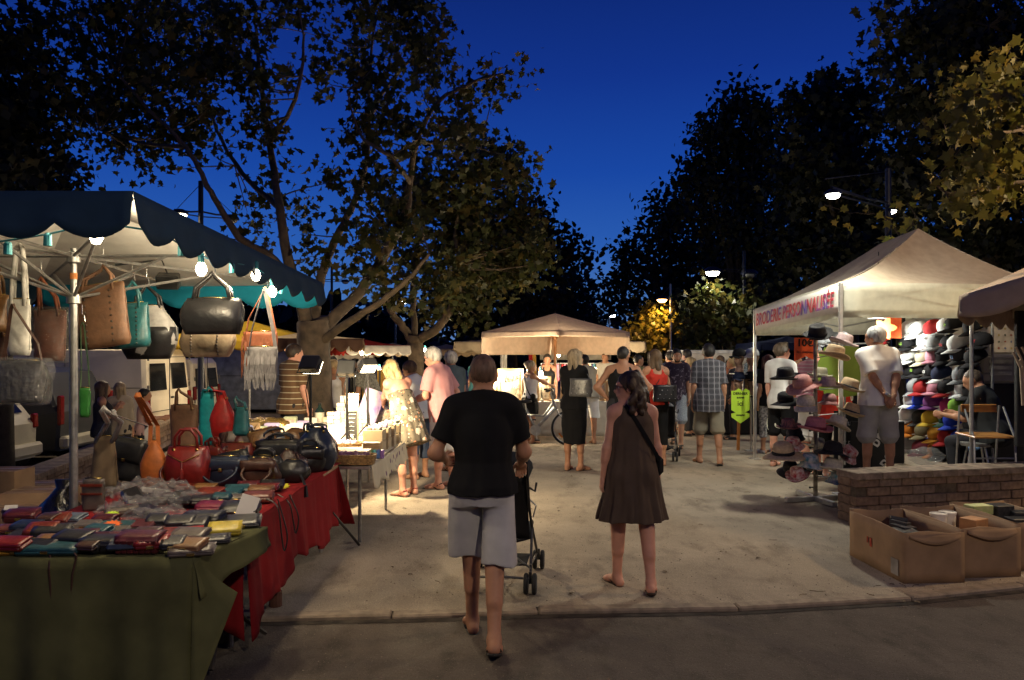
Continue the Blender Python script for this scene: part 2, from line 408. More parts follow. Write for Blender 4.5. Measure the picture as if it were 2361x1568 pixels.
        B += [rcone(hp, kn, .084*s*w**.7, .056*s*w**.5), rcone(kn, an, .053*s*w**.4, .037*s), rcone(kn+(an-kn)*.12+bk*.7, kn+(an-kn)*.5+bk, .050*s*w**.5, .043*s*w**.4),
              rcone(heel, an, .030*s, .036*s), rcone(an-up*.012*s, ball_, .034*s, .025*s), rcone(heel, ball_, .029*s, .027*s)]
        sd = unit(np.cross(fd, up))
        for q, (o_, r_) in enumerate(((-.030, .0145), (-.010, .0115), (.006, .011), (.020, .0105), (.032, .010))):
            B.append(rcone(ball_+sd*(-sg)*(-o_)*s*-1*-1, toe+sd*(-sg)*(-o_)*s*-1*-1-fd*(.0, .002, .008, .016, .026)[q]*s, r_*1.3*s, r_*s))
        J['foot', sg] = (an, heel, ball_, toe, fd, up, sd)
    hs = s*1.04
    def hp_(x, y, z): return hc+Hd @ (nv((x, y, z))*hs)
    Bh = [ell(hp_(0, -.012, .022), nv((.074, .094, .094))*hs, Hd), ell(hp_(0, .022, -.045), nv((.056, .066, .070))*hs, Hd), ell(hp_(0, .062, -.088), nv((.028, .024, .022))*hs, Hd), ell(hp_(0, .045, .02), nv((.060, .045, .055))*hs, Hd)]
    Bn = [rcone(hp_(0, .088, .012), hp_(0, .108, -.026), .010*hs, .0155*hs), ell(hp_(0, .088, -.058), nv((.026, .012, .011))*hs, Hd), rcone(hp_(-.035, .083, .024), hp_(.035, .083, .024), .010*hs, .010*hs)]
    Be = [ell(hp_(sg*.076, -.006, -.008), nv((.010, .021, .031))*hs, Hd @ rotm(-sg*14)) for sg in (-1, 1)]
    sub_ = [ell(hp_(sg*.032, .095, .004), nv((.017, .016, .012))*hs, Hd) for sg in (-1, 1)] if face else []
    parts = [field(B+Bh+Bn+Be, h, k=.028*s, sub=sub_)]
    # ---- hands, fine grid
    for sg in (-1, 1):
        sh, el, wr, opt = J['arm', sg]; a = unit(opt['dir']) if 'dir' in opt else unit(wr-el)
        if 'dir' in opt: a = unit(nv((opt['dir'][0]*sg, opt['dir'][1], opt['dir'][2])))
        pn = nv((opt.get('palm', (-1, .25, 0)))); pn = nv((pn[0]*sg, pn[1], pn[2])); pn = unit(pn-a*(pn @ a)); wd = np.cross(a, pn)
        if wd @ nv((0, 1, 0)) < 0 and 'palm' not in opt: wd = -wd
        if opt.get('flip'): wd = -wd
        hh = s*(.92 if fem else 1.); cu = opt.get('curl', .5); Fp = [rcone(wr-a*.03*hh, wr+a*.02*hh, .026*s*gs, .024*hh), ell(wr+a*.052*hh, nv((.040, .015, .050))*hh, np.stack([wd, pn, a], 1))]
        for q in range(4):
            off = (.028, .010, -.009, -.027)[q]; L = (.070, .079, .073, .056)[q]; b0 = wr+a*(.088-abs(off)*.25)*hh+wd*off*hh; dd = unit(a+wd*off*2.2)
            p0 = b0
            for sgm, fr in ((0, .45), (1, .32), (2, .23)):
                an_ = cu*(.55+.55*sgm)*1.15; dv = unit(dd*math.cos(an_)+pn*math.sin(an_)); p1 = p0+dv*L*fr*hh; Fp.append(rcone(p0, p1, (.0088, .0078, .007)[sgm]*hh, (.0078, .007, .006)[sgm]*hh)); p0 = p1
        t0 = wr+a*.022*hh+wd*.026*hh; t1 = t0+unit(a*.75+wd*.62+pn*.35)*.042*hh; t2 = t1+unit(a*.9+wd*.12+pn*(.3+cu*.4))*.034*hh
        Fp += [rcone(t0, t1, .013*hh, .0105*hh), rcone(t1, t2, .0105*hh, .0085*hh)]
        J['hand', sg] = wr+a*.085*hh+pn*.018*hh
        parts.append(field(Fp, .0058 if h < .013 else .0075, k=.008, pad=.02))
    root = thing('person', label, 'person', pos, R_(head), group)
    link('body', npmesh('body', parts, [skin(skin_)]), root)
    # ---- garments
    for gi, g in enumerate(wear):
        kind, mat, o = g[0], g[1], (g[2] if len(g) > 2 else {}); th = o.get('th', .014)*s; L = []; dz = o.get('w', 1.)*w; k = .03; clip = None; dsp = wrink(o.get('wr', .004), ph=gi*1.7+H*40, fz=o.get('fz', 15))
        if kind in ('tee', 'shirt', 'tank', 'jacket'):
            hem = o.get('hem', -.10); bl = 1+(.05 if kind != 'tank' else -.02); nk = o.get('neck', .55)
            rings = [(hem*s, .188*s*dz*bl, .164*s*dz*bl, -.012*s), (.02*s, .186*s*dz*bl, .160*s*dz*bl, -.010*s), (.16*s, (.156-.01*fem)*s*dz*bl, .128*s*dz*bl, .006*s), (.32*s, .172*s*dz, .132*s*dz, .004*s+.014*fem), (.42*s, .178*s*w**.5, .122*s*w**.6), (.495*s, .15*s, .088*s), (.535*s, .098*s, .074*s, -.006), (nk*s, .072*s, .066*s, -.008)]
            if kind == 'tank':
                tz = o.get('top', .43); rings = [q for q in rings if q[0] <= tz*s]
                tp_ = o.get('strap', .09)
                L.append(prof(rings, O, T, (9, .02, .004, gi)))
                bt = [infl(q, th*.8) for q in tors[:5]+tors[8:]]; L += [(lambda x, y, z, q=q, c=tp(0, 0, tz), n=T @ nv((0, 0, 1)), c2=tp(0, 0, hem): np.maximum(np.maximum(q[0](x, y, z), (x-c[0])*n[0]+(y-c[1])*n[1]+(z-c[2])*n[2]), -((x-c2[0])*n[0]+(y-c2[1])*n[1]+(z-c2[2])*n[2])), q[1], q[2]) for q in bt]
                for sg in (-1, 1):
                    for yy in (-.092, .098):
                        L.append(rcone(tp(sg*tp_*1.05, yy, tz-.03), tp(sg*tp_*.85, yy*.45, .512), .035*s, .024*s))
            else:
                L.append(prof(rings, O, T, (o.get('nf', 9), o.get('fa', .025), .004, gi+H*9)))
                L += [infl(q, th) for q in tors]; clip = [(tp(0, 0, hem), -(T @ nv((0, 0, 1)))), (tp(0, -.005, .574), T @ unit((0, .35, 1)))]
                L += [rcone(tp(0, -.012, .545), O+T @ nv((sg*sw*.85, 0, .5*s)), .052*s, .058*s) for sg in (-1, 1)]
                sl = o.get('sleeve', .6)
                for sg in (-1, 1):
                    sh, el, wr, _ = J['arm', sg]
                    if sl <= 1:
                        e = sh+(el-sh)*sl; L.append(rcone(sh, el, .070*s*w**.5, .066*s*w**.5*o.get('sw', 1), clip=[(e, unit(el-sh))]))
                    else:
                        e = el+(wr-el)*(sl-1); L += [rcone(sh, el, .068*s, .054*s), rcone(el, wr, .054*s, .042*s, clip=[(e, unit(wr-el))])]
        elif kind in ('shorts', 'pants'):
            ln = o.get('len', .95); fl = o.get('flare', 1.)
            top_ = O+nv((0, 0, .11*s)); clip = [(top_, nv((0, 0, 1)))]; L += [infl(q, th*.8) for q in tors[:3]]
            L += [prof([(-.10*s, .178*s*dz, .146*s*dz, -.012), (.0, .180*s*dz, .146*s*dz, -.012), (.10*s, .165*s*dz, .128*s*dz)], O, T)]
            for sg in (-1, 1):
                hp, kn, an, yaw, hl = J['leg', sg]
                L.append(ell(hp+nv((-sg*.012, -.045, -.02))*s, nv((.098, .10, .11))*s*dz))
                if ln <= 1: e = hp+(kn-hp)*ln; L.append(rcone(hp+nv((sg*.008*s, 0, 0)), kn+nv((sg*.028*s, 0, 0)), .100*s*dz, .096*s*fl*dz**.5, clip=[(e, unit((kn-hp)*nv((.2, .2, 1))))])); k = .016
                elif ln <= 1.2: e = kn+(an-kn)*(ln-1); L += [rcone(hp, kn, .106*s*dz, .09*s*fl), rcone(kn, an, .09*s*fl, .085*s*fl, clip=[(e, nv((0, 0, -1)))])]
                else: e = kn+(an-kn)*(ln-1); L += [rcone(hp, kn, .102*s*dz, .074*s*fl), rcone(kn, an, .074*s*fl, .062*s*fl, clip=[(e, unit(an-kn))])]
        elif kind in ('dress', 'skirt'):
            rings = [tuple(q*s for q in r) for r in o['rings']]; L.append(prof(rings, O, T if kind == 'dress' else np.eye(3), o.get('folds', (9, .05, .0, 1)))); tz_ = rings[-1][0]/s; L += [infl(q, th) for q in tors[:3]]+([(lambda x, y, z, q=infl(q, th), c=tp(0, 0, tz_), n=T @ nv((0, 0, 1)): np.maximum(q[0](x, y, z), (x-c[0])*n[0]+(y-c[1])*n[1]+(z-c[2])*n[2]), q[1], q[2]) for q in tors[3:5]+tors[8:]] if kind == 'dress' else []); fr_ = T if kind == 'dress' else np.eye(3); zt_ = O+fr_ @ nv((0, 0, rings[-1][0]))
            if kind == 'skirt': clip = [(zt_, nv((0, 0, 1)))]
            for st in o.get('straps', ()): L.append(rcone(tp(*st[0]), tp(*st[1]), st[2]*s, st[3]*s))
        elif kind == 'band':
            L.append(rcone(tp(*o['a']), tp(*o['b']), o['r']*s, o['r']*s)); dsp = None
        link(o.get('name', {'tee': 't_shirt', 'tank': 'tank_top'}.get(kind, kind)), npmesh(kind, [field(L, h*.95, k=k*s, disp=dsp, clip=clip)], [mat]), root)
    # ---- hair
    hk, hcol = hair[0], hair[1]
    if hk != 'bald':
        hm = hcol if not isinstance(hcol, tuple) else M('hair_%d_%d_%d' % tuple(int(c*255) for c in hcol), hcol, rough=.55, var=.25, scale=30, stretch=(1, 1, .25), bump=.5, bscale=80)
        t_ = .009 if hk in ('crop',) else .016
        cl = [(hp_(0, .070, .045), Hd @ unit(nv((0, .80, -.60)))), (hp_(0, -.02, -.060), Hd @ unit(nv((0, .2, -1))))]
        L = [ell(hp_(0, -.016, .024), nv((.074+t_, .095+t_, .092+t_))*hs, Hd, clip=cl)]
        if hk == 'crop': L = [ell(hp_(0, -.014, .022), nv((.078, .098, .098))*hs, Hd, clip=cl)]
        if hk in ('long', 'bob'):
            dn = .26 if hk == 'long' else .15
            L += [rcone(hp_(sg*.05, -.03, .02), hp_(sg*.07, -.035, -dn), .048*hs, .035*hs) for sg in (-1, 1)]
            L += [rcone(hp_(0, -.06, .02), hp_(0, -.075, -dn-.01), .055*hs, .045*hs), rcone(hp_(-.05, .05, .07), hp_(-.082, .03, -dn*.8), .028*hs, .02*hs), rcone(hp_(.05, .05, .07), hp_(.082, .03, -dn*.8), .028*hs, .02*hs)]
        if hk == 'curly':
            rr = random.Random(3)
            for q in range(95):
                an_ = rr.uniform(-2.0, 2.0); zz = rr.uniform(-.20, .11); r0 = (.080+.040*min(1, max(0, (.06-zz)/.14)))*rr.uniform(.9, 1.1)
                if zz > .06: r0 *= .7
                if abs(an_) > 1.5 and zz < .05: continue
                L.append(ell(hp_(r0*math.sin(an_)*1.12, -r0*math.cos(an_)-.008, zz), nv((.024, .024, .030))*hs*rr.uniform(.85, 1.2)))
        if hk == 'bun': L.append(ell(hp_(0, -.11, .06), nv((.042, .04, .04))*hs))
        if hk == 'pony': L += [rcone(hp_(0, -.10, .03), hp_(0, -.15, -.02), .026*hs, .035*hs), rcone(hp_(0, -.15, -.02), hp_(0, -.135, -.17), .035*hs, .016*hs)]
        if hk == 'quiff': L.append(ell(hp_(0, .045, .105), nv((.055, .045, .030))*hs, Hd @ rotm(0, -20)))
        link('hair', npmesh('hair', [field(L, min(h, .010) if hk != 'crop' else min(h, .0085), k=.018*hs, disp=curls(.0035) if hk == 'curly' else strands(.0024, hc))], [hm]), root)
    if face:
        for sg in (-1, 1):
            e = MB(); e.ball(hp_(sg*.031, .077, .004), .0100*hs, 8, 6); o = ob('eye', e, M('eyeball', (.75, .72, .68), rough=.2, var=0), root, True, world=False)
            i = MB(); i.ball(hp_(sg*.031, .0818, .004), .0068*hs, 8, 6); ob('iris', i, M('iris_brown', (.03, .018, .01), rough=.2), o, True, world=False)
        m_ = MB(); m_.ball(hp_(0, .0975, -.058), (.021*hs, .0055*hs, .0065*hs), 10, 6, Matrix(Hd.tolist())); ob('lips', m_, M('lips', (.40, .13, .10), rough=.4), root, True, world=False)
    if glasses:
        m_ = MB()
        for sg in (-1, 1):
            c = [hp_(sg*.033+.024*math.cos(q*.5236), .104, .004+.018*math.sin(q*.5236)) for q in range(13)]; m_.tube(c, .0026, 5); m_.tube([hp_(sg*.057, .104, .008), hp_(sg*.083, .03, .008), hp_(sg*.082, -.01, .004)], .0026, 5)
        m_.tube([hp_(-.010, .106, .008), hp_(.010, .106, .008)], .0022, 5); ob('glasses', m_, M('black_plastic', (.02, .02, .02), rough=.35), root, True, world=False)
    # ---- footwear
    if shoes:
        st, smat = shoes[0], shoes[1]; strap_m = shoes[2] if len(shoes) > 2 else smat
        for sg in (-1, 1):
            an, heel, ball_, toe, fd, up, sd = J['foot', sg]; m_ = MB()
            if st in ('flip', 'sandal'):
                L = [rcone(heel-up*.028*s, ball_-up*.026*s, .038*s, .046*s), rcone(ball_-up*.026*s, toe+fd*.012*s-up*.022*s, .046*s, .034*s)]
                cp = an-up*.079*s; V, Q = field(L, .009, k=.02, clip=[(cp+up*.008, up), (cp-up*.012, -up)])
                o = link('flip_flop' if st == 'flip' else 'sandal', npmesh('sole', [(V, Q)], [smat]), root)
                t0 = toe*.5+ball_*.5-up*.008*s
                for q in (-1, 1): m_.tube([t0+fd*.0, ball_+sd*q*.022*s+up*.016*s-fd*.03*s, an+sd*q*.040*s-up*.062*s+fd*.01*s], [.006*s, .008*s, .006*s], 6)
                if st == 'sandal': m_.tube([an+sd*.04*s-up*.03*s, an+sd*.03*s-fd*.045*s-up*.0*s, an-fd*.055*s, an-sd*.03*s-fd*.045*s, an-sd*.04*s-up*.03*s, an+fd*.04*s+up*.0, an+sd*.04*s-up*.03*s], .007*s, 6)
                ob('strap', m_, strap_m, o, True, world=False)
            else:
                L = [rcone(heel+fd*.004, ball_, .038*s, .036*s), rcone(ball_, toe+fd*.008*s-up*.002, .038*s, .028*s), rcone(an-up*.02*s, heel*.4+ball_*.6+up*.01*s, .046*s, .036*s)]
                if st == 'sock': L.append(rcone(an-up*.02, an+(J['leg', sg][1]-an)*.18, .044*s, .042*s))
                cp = an-up*.080*s; V, Q = field(L, .010, k=.025, clip=[(cp, -up)]); link('shoe', npmesh('shoe', [(V, Q)], [smat]), root)
    root['_'] = 0; del root['_']
    J['head'] = hc; J['Hd'] = Hd; J['tp'] = tp; J['O'] = O; J['T'] = T; J['s'] = s
    J['w'] = Matrix.Translation(Vector(pos)) @ Matrix.Rotation(R_(head), 4, 'Z'); J['root'] = root
    return J
def JW(J, p): return J['w'] @ Vector(p)     # a point of a figure's own frame in the world
# ================================================================== materials of the setting
def cloth(name, c, **k): return M(name, c, **{**dict(rough=.9, var=.05, scale=9, bump=.12, bscale=220, spec=.15), **k})
def leather(name, c, **k): return M(name, c, **{**dict(rough=.36, var=.14, scale=17, bump=.42, bscale=24, spec=.5), **k})
STEEL = M('galvanised_steel', (.42, .42, .41), rough=.38, metal=.85, var=.1, scale=25)
ALU = M('brushed_aluminium', (.55, .55, .54), rough=.34, metal=.8, var=.06, scale=20)
DARKM = M('dark_blue_paint', (.006, .009, .024), rough=.4, var=.1)
BLACKP = M('black_plastic', (.02, .02, .02), rough=.35)
RUBBER = M('rubber', (.018, .018, .018), rough=.8)
CARD = M('cardboard', (.30, .19, .105), rough=.85, var=.10, scale=5, bump=.12, bscale=120)
BRASS = M('brass', (.55, .40, .14), rough=.25, metal=1, var=.05)
CHROME = M('chrome_ring', (.6, .6, .6), rough=.2, metal=1, var=.03)
def ground_mat(name, c1, c2, c3, sc):
    m = bpy.data.materials.new(name); m.use_nodes = True; n, l = m.node_tree.nodes, m.node_tree.links; b = n['Principled BSDF']; b.inputs['Roughness'].default_value = .95; b.inputs['Specular IOR Level'].default_value = .15
    tc = n.new('ShaderNodeTexCoord')
    def nz(s_, d=6, st=(1, 1, 1)):
        mp = n.new('ShaderNodeMapping'); mp.inputs['Scale'].default_value = st; l.new(tc.outputs['Object'], mp.inputs[0])
        t = n.new('ShaderNodeTexNoise'); t.inputs['Scale'].default_value = s_; t.inputs['Detail'].default_value = d; t.inputs['Roughness'].default_value = .62; l.new(mp.outputs[0], t.inputs['Vector']); return t.outputs['Fac']
    def mixc(f, a, bb, lo, hi):
        r = n.new('ShaderNodeMapRange'); r.inputs[1].default_value = lo; r.inputs[2].default_value = hi; l.new(f, r.inputs[0])
        x = n.new('ShaderNodeMix'); x.data_type = 'RGBA'; l.new(r.outputs[0], x.inputs['Factor'])
        for s_, q in (('A', a), ('B', bb)):
            if isinstance(q, tuple): x.inputs[s_].default_value = (*q, 1)
            else: l.new(q, x.inputs[s_])
        return x.outputs['Result']
    a = mixc(nz(.7*sc), c1, c2, .38, .66); a = mixc(nz(3.1*sc, 8, (1, .45, 1)), a, c3, .50, .74)
    a = mixc(nz(130*sc, 3), a, tuple(q*.35 for q in c2), .56, .70); a = mixc(nz(90*sc, 2), a, tuple(min(1, q*1.45) for q in c1), .60, .72)
    l.new(a, b.inputs['Base Color'])
    bp = n.new('ShaderNodeBump'); bp.inputs['Strength'].default_value = .6; bp.inputs['Distance'].default_value = .012; l.new(nz(60*sc, 5), bp.inputs['Height'])
    b2 = n.new('ShaderNodeBump'); b2.inputs['Strength'].default_value = .5; b2.inputs['Distance'].default_value = .05; l.new(nz(3*sc, 4), b2.inputs['Height']); l.new(b2.outputs[0], bp.inputs['Normal'])
    l.new(bp.outputs[0], b.inputs['Normal']); return m
SAND = ground_mat('packed_sand', (.385, .32, .24), (.25, .21, .158), (.155, .126, .095), 1)
ASPH = ground_mat('worn_asphalt', (.125, .105, .085), (.085, .07, .058), (.055, .046, .038), 1.3)
CONC = M('kerb_concrete', (.27, .215, .155), rough=.9, var=.15, scale=12, bump=.4, bscale=70)
# ------------------------------------------------------------------ ground, kerb, car park
kerb = [(-9, 4.85), (-3.2, 5.02), (-1.815, 5.1), (-.8, 5.16), (.175, 5.25), (1.54, 5.32), (2.825, 5.53), (3.81, 5.81), (6.2, 6.75), (9.5, 8.3)]
wl_ = [(-4.62, 6.2), (-4.72, 7.2), (-5.25, 9.6), (-6.1, 13.4), (-7.6, 19.5), (-12, 36)]
m = MB(); far = 140
left = [(-9, 4.9), (-9, 5.6), (-4.45, 5.6)]+[(x+.15, y) for x, y in wl_]+[(-40, far)]
poly = [(x, y+.08) for x, y in kerb]+[(60, 30), (60, far)]+left[::-1]
m.add([(x, y, 0) for x, y in poly], [tuple(range(len(poly)))])
struct('plaza', m, SAND)
m = MB(); m.add([(-60, -25, -.028), (60, -25, -.028), (60, 40, -.028), (9.6, 8.5, -.028), (6.2, 6.95, -.028), (3.8, 6.0, -.028), (1.5, 5.5, -.028), (-3.2, 5.2, -.028), (-9, 5.1, -.028), (-60, 5.1, -.028)], [tuple(range(10))]); struct('road', m, ASPH)
m = MB(); m.add([(-90, 5.0, -.2), (-4.4, 5.0, -.2), (-4.4, 7.2, -.2), (-5.1, 9.6, -.2), (-5.9, 13.4, -.2), (-7.4, 19.5, -.2), (-11.5, 36, -.2), (-40, far, -.2), (-90, far, -.2)], [tuple(range(9))]); struct('car_park', m, ASPH)
m = MB(); m.add([(-400, far-2, -.5), (400, far-2, -.5), (400, 600, -.5), (-400, 600, -.5)], [(0, 1, 2, 3)])
m.add([(60, -25, -.5), (400, -25, -.5), (400, far, -.5), (60, far, -.5)], [(0, 1, 2, 3)]); m.add([(-400, -25, -.5), (-90, -25, -.5), (-90, far, -.5), (-400, far, -.5)], [(0, 1, 2, 3)])
m.add([(-400, -400, -.5), (400, -400, -.5), (400, -25, -.5), (-400, -25, -.5)], [(0, 1, 2, 3)])
struct('ground', m, M('far_soil', (.06, .055, .035), rough=1, var=.2))
kr = thing('kerb', None, None, (0, 5.2, 0)); kr['kind'] = 'structure'
rk = random.Random(5)
for (x0, y0), (x1, y1) in zip(kerb[1:-1], kerb[2:]):
    L = math.hypot(x1-x0, y1-y0); n = max(1, round(L/.98)); an = math.atan2(y1-y0, x1-x0)
    for i in range(n):
        t = (i+.5)/n; m = MB(); m.box((x0+(x1-x0)*t, y0+(y1-y0)*t+.045, -.028+rk.uniform(-.004, .004)), (L/n-.006, .11, .066), (rk.uniform(-.02, .02), 0, an+rk.uniform(-.008, .008)), .012)
        ob('kerb_stone', m, CONC, kr)
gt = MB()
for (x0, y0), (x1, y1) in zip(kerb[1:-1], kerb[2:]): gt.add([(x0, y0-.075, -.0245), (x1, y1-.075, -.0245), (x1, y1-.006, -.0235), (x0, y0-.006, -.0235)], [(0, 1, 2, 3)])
struct('gutter_dirt', gt, M('gutter_soil', (.05, .04, .03), rough=1, var=.3, scale=9))  # dark strip painting the shade line at the foot of the kerb
# leaf litter and small twigs on the ground
m = MB(); rl = random.Random(9)
for i in range(640):
    y = 3.2+17*rl.random()**1.5; x = rl.uniform(-.75, .8)*y; z = .006 if y > 5.4 else -.048
    if x < -1.2 and 3.2 < y < 9: continue
    a = rl.uniform(0, 6.3); s_ = rl.uniform(.008, .028)
    if i % 3: m.add([(x+s_*q*math.cos(a+k), y+s_*q*math.sin(a+k), z+(.006 if j % 2 else 0)) for j, (q, k) in enumerate(((1, 0), (.6, .9), (1, 1.9), (.7, 3.1), (.9, 4.1), (.5, 5.2)))], [(0, 1, 2, 3, 4, 5)])
    else: m.tube([(x, y, z+.003), (x+s_*2*math.cos(a), y+s_*2*math.sin(a), z+.004), (x+s_*4*math.cos(a+.3), y+s_*4*math.sin(a+.3), z+.003)], .0022, 4)
tag(ob('leaf_litter', m, M('dry_leaf', (.10, .065, .03), var=.3)), 'scattered dry leaves and small twigs on the sandy ground', 'leaf litter', kind='stuff')
m = MB()
for i in range(5200):
    y = 3.3+9*rl.random()**1.7; x = rl.uniform(-.7, .72)*y; z = 0 if y > 5.45 else -.028
    if x < -1.3 and y < 8.5: continue
    s_ = rl.uniform(.0025, .0075)*(1 if y > 5.4 else .8); m.add([(x-s_, y, z), (x, y-s_, z), (x+s_*.9, y, z), (x, y+s_, z), (x, y, z+s_*.8)], [(0, 1, 4), (1, 2, 4), (2, 3, 4), (3, 0, 4)])
tag(ob('gravel', m, M('gravel_grain', (.20, .165, .125), var=.4, scale=40)), 'fine loose gravel grains over the sand and asphalt', 'gravel', kind='stuff')

# ------------------------------------------------------------------ trees
def leafmat(name, c1, c2, c3):
    m = bpy.data.materials.new(name); m.use_nodes = True; n, l = m.node_tree.nodes, m.node_tree.links; b = n['Principled BSDF']
    g = n.new('ShaderNodeNewGeometry'); r = n.new('ShaderNodeValToRGB'); l.new(g.outputs['Random Per Island'], r.inputs[0])
    e = r.color_ramp.elements; e[0].color = (*c1, 1); e[1].color = (*c3, 1); q = e.new(.6); q.color = (*c2, 1)
    l.new(r.outputs[0], b.inputs['Base Color']); b.inputs['Roughness'].default_value = .55; b.inputs['Specular IOR Level'].default_value = .3
    t = n.new('ShaderNodeBsdfTranslucent'); l.new(r.outputs[0], t.inputs[0]); ms = n.new('ShaderNodeMixShader'); ms.inputs[0].default_value = .35
    l.new(b.outputs[0], ms.inputs[1]); l.new(t.outputs[0], ms.inputs[2]); l.new(ms.outputs[0], n['Material Output'].inputs[0]); return m
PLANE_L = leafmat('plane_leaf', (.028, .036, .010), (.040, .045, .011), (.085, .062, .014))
DARK_L = leafmat('dark_leaf', (.009, .013, .006), (.013, .017, .007), (.020, .021, .008))  # lack of light put into the colour: leaves darker than real foliage
LIT_GOLD_L = leafmat('light_plane_leaf', (.11, .12, .025), (.17, .155, .03), (.26, .19, .035))  # lamp light put into the colour: brighter, golden copy of the plane leaf
BARK = M('plane_bark', (.14, .10, .062), rough=.85, var=.3, scale=7, bump=.6, bscale=26, col2=(.07, .052, .034))
DBARK = M('dark_bark', (.03, .024, .017), rough=.9, var=.3, scale=6, bump=.5, bscale=25)
LOBE = [(0, -.12)]+[(math.sin(a)*r, -math.cos(a)*r+.38) for a, r in ((.5, .36), (1.05, .60), (1.45, .36), (1.95, .66), (2.5, .38), (3.14, .74), (3.78, .38), (4.33, .66), (4.83, .36), (5.23, .60), (5.78, .36))]
QUAD = [(0, 0), (.34, .30), (.22, .75), (0, 1.0), (-.25, .7), (-.33, .28)]
TRI = [(0, 0), (.42, .45), (0, 1.0), (-.42, .5)]
def leaf_arrays(pos, size, tmpl, rng, droop=.5):
    N = len(pos); t = np.array(tmpl); k = len(t)
    d = rng.normal(size=(N, 3)); d[:, 2] -= droop; d /= np.linalg.norm(d, axis=1)[:, None]
    a = rng.normal(size=(N, 3)); a[:, 2] += .6; s_ = np.cross(d, a); s_ /= np.linalg.norm(s_, axis=1)[:, None]; nn = np.cross(s_, d)
    bend = (t[:, 0]**2)*.5-(t[:, 1]-.4)**2*.25
    V = pos[:, None, :]+size[:, None, None]*(t[None, :, 0, None]*s_[:, None, :]+t[None, :, 1, None]*d[:, None, :]+bend[None, :, None]*nn[:, None, :])
    return V.reshape(-1, 3), np.arange(N*k).reshape(N, k)
def leaf_mesh(name, pos, size, tmpl, mat, rng, droop=.5):
    V, Q = leaf_arrays(np.asarray(pos), np.asarray(size), tmpl, rng, droop); return npmesh(name, [(V, Q)], [mat], smooth=False)
def smooth_path(pts, n=5, jit=0., rnd=None):
    out = []; P_ = [Vector(p) for p in pts]
    for i in range(len(P_)-1):
        p0, p1, p2, p3 = P_[max(i-1, 0)], P_[i], P_[i+1], P_[min(i+2, len(P_)-1)]
        for k in range(n):
            t = k/n; q = .5*((2*p1)+(p2-p0)*t+(2*p0-5*p1+4*p2-p3)*t*t+(3*p1-p0-3*p2+p3)*t**3)
            if jit and (i or k): q = q+Vector((rnd.uniform(-jit, jit), rnd.uniform(-jit, jit), rnd.uniform(-jit, jit)))
            out.append(q)
    out.append(P_[-1]); return out
def tree(name, label, base, limbs, blobs, d0, leaf, lmat, bmat, per=1., tmpl=LOBE, dd=1.6, seed=1, group=None, trunk_r=None, droop=.5, twig=True, dens=None, label_crown=None):
    """limbs: (pixel path with depth offsets, r0, r1); blobs: (u, v, radius px[, depth offset]) -> leaf clumps round d0"""
    rng = np.random.default_rng(seed); rnd = random.Random(seed); root = thing(name, label, 'tree', base, group=group)
    mb = MB(); nodes = []
    for path, r0, r1 in limbs:
        pts = smooth_path([P(p[0], p[1], d0+(p[2] if len(p) > 2 else 0)) for p in path], 6, .012*d0/13, rnd); n = len(pts)
        pts[0] = pts[0] if pts[0].z > .3 else Vector((pts[0].x, pts[0].y, min(pts[0].z, base[2]-.03)))
        mb.tube(pts, [r0+(r1-r0)*(i/(n-1))**.8 for i in range(n)], 10 if r0 > .08 else 6)
        nodes += pts[n//4:]
    POS, SZ = [], []
    for b in blobs:
        u, v, r = b[:3]; dz = b[3] if len(b) > 3 else rnd.uniform(-dd, dd); c = P(u, v, d0+dz); R = r/F*(d0+dz)
        nn = int(per*(R/leaf)**2*9*(b[4] if len(b) > 4 else 1)); cl = max(3, int(nn/26))
        g = rng.normal(size=(cl, 3)); g /= np.linalg.norm(g, axis=1)[:, None]; g *= (rng.random((cl, 1))**.45)*R; g[:, 1] *= 1.25
        ctr = np.array(c)+g
        if twig and nodes:
            nd = np.array([tuple(q) for q in nodes])
            for q in range(0, cl, 3):
                e = ctr[q]; j = np.argmin(((nd-e)**2).sum(1)); a = Vector(nd[j]); e = Vector(e)
                if (e-a).length < R*2.6+1.2: mb.tube(arc(a, e, (e-a).length*rnd.uniform(-.05, .12), 4), [.014*d0/13, .012*d0/13, .010*d0/13, .007*d0/13, .004*d0/13], 4, cap=False)
        w = rng.integers(0, cl, nn); p = ctr[w]+rng.normal(size=(nn, 3))*leaf*1.35
        POS.append(p); SZ.append(leaf*rng.uniform(.6, 1.25, nn))
    ob('trunk', mb, bmat, root, True)
    if POS:
        pos = np.concatenate(POS)-np.array(base); cr = link('crown', leaf_mesh('crown', pos, np.concatenate(SZ), tmpl, lmat, rng, droop), root); cr['kind'] = 'stuff'
    return root
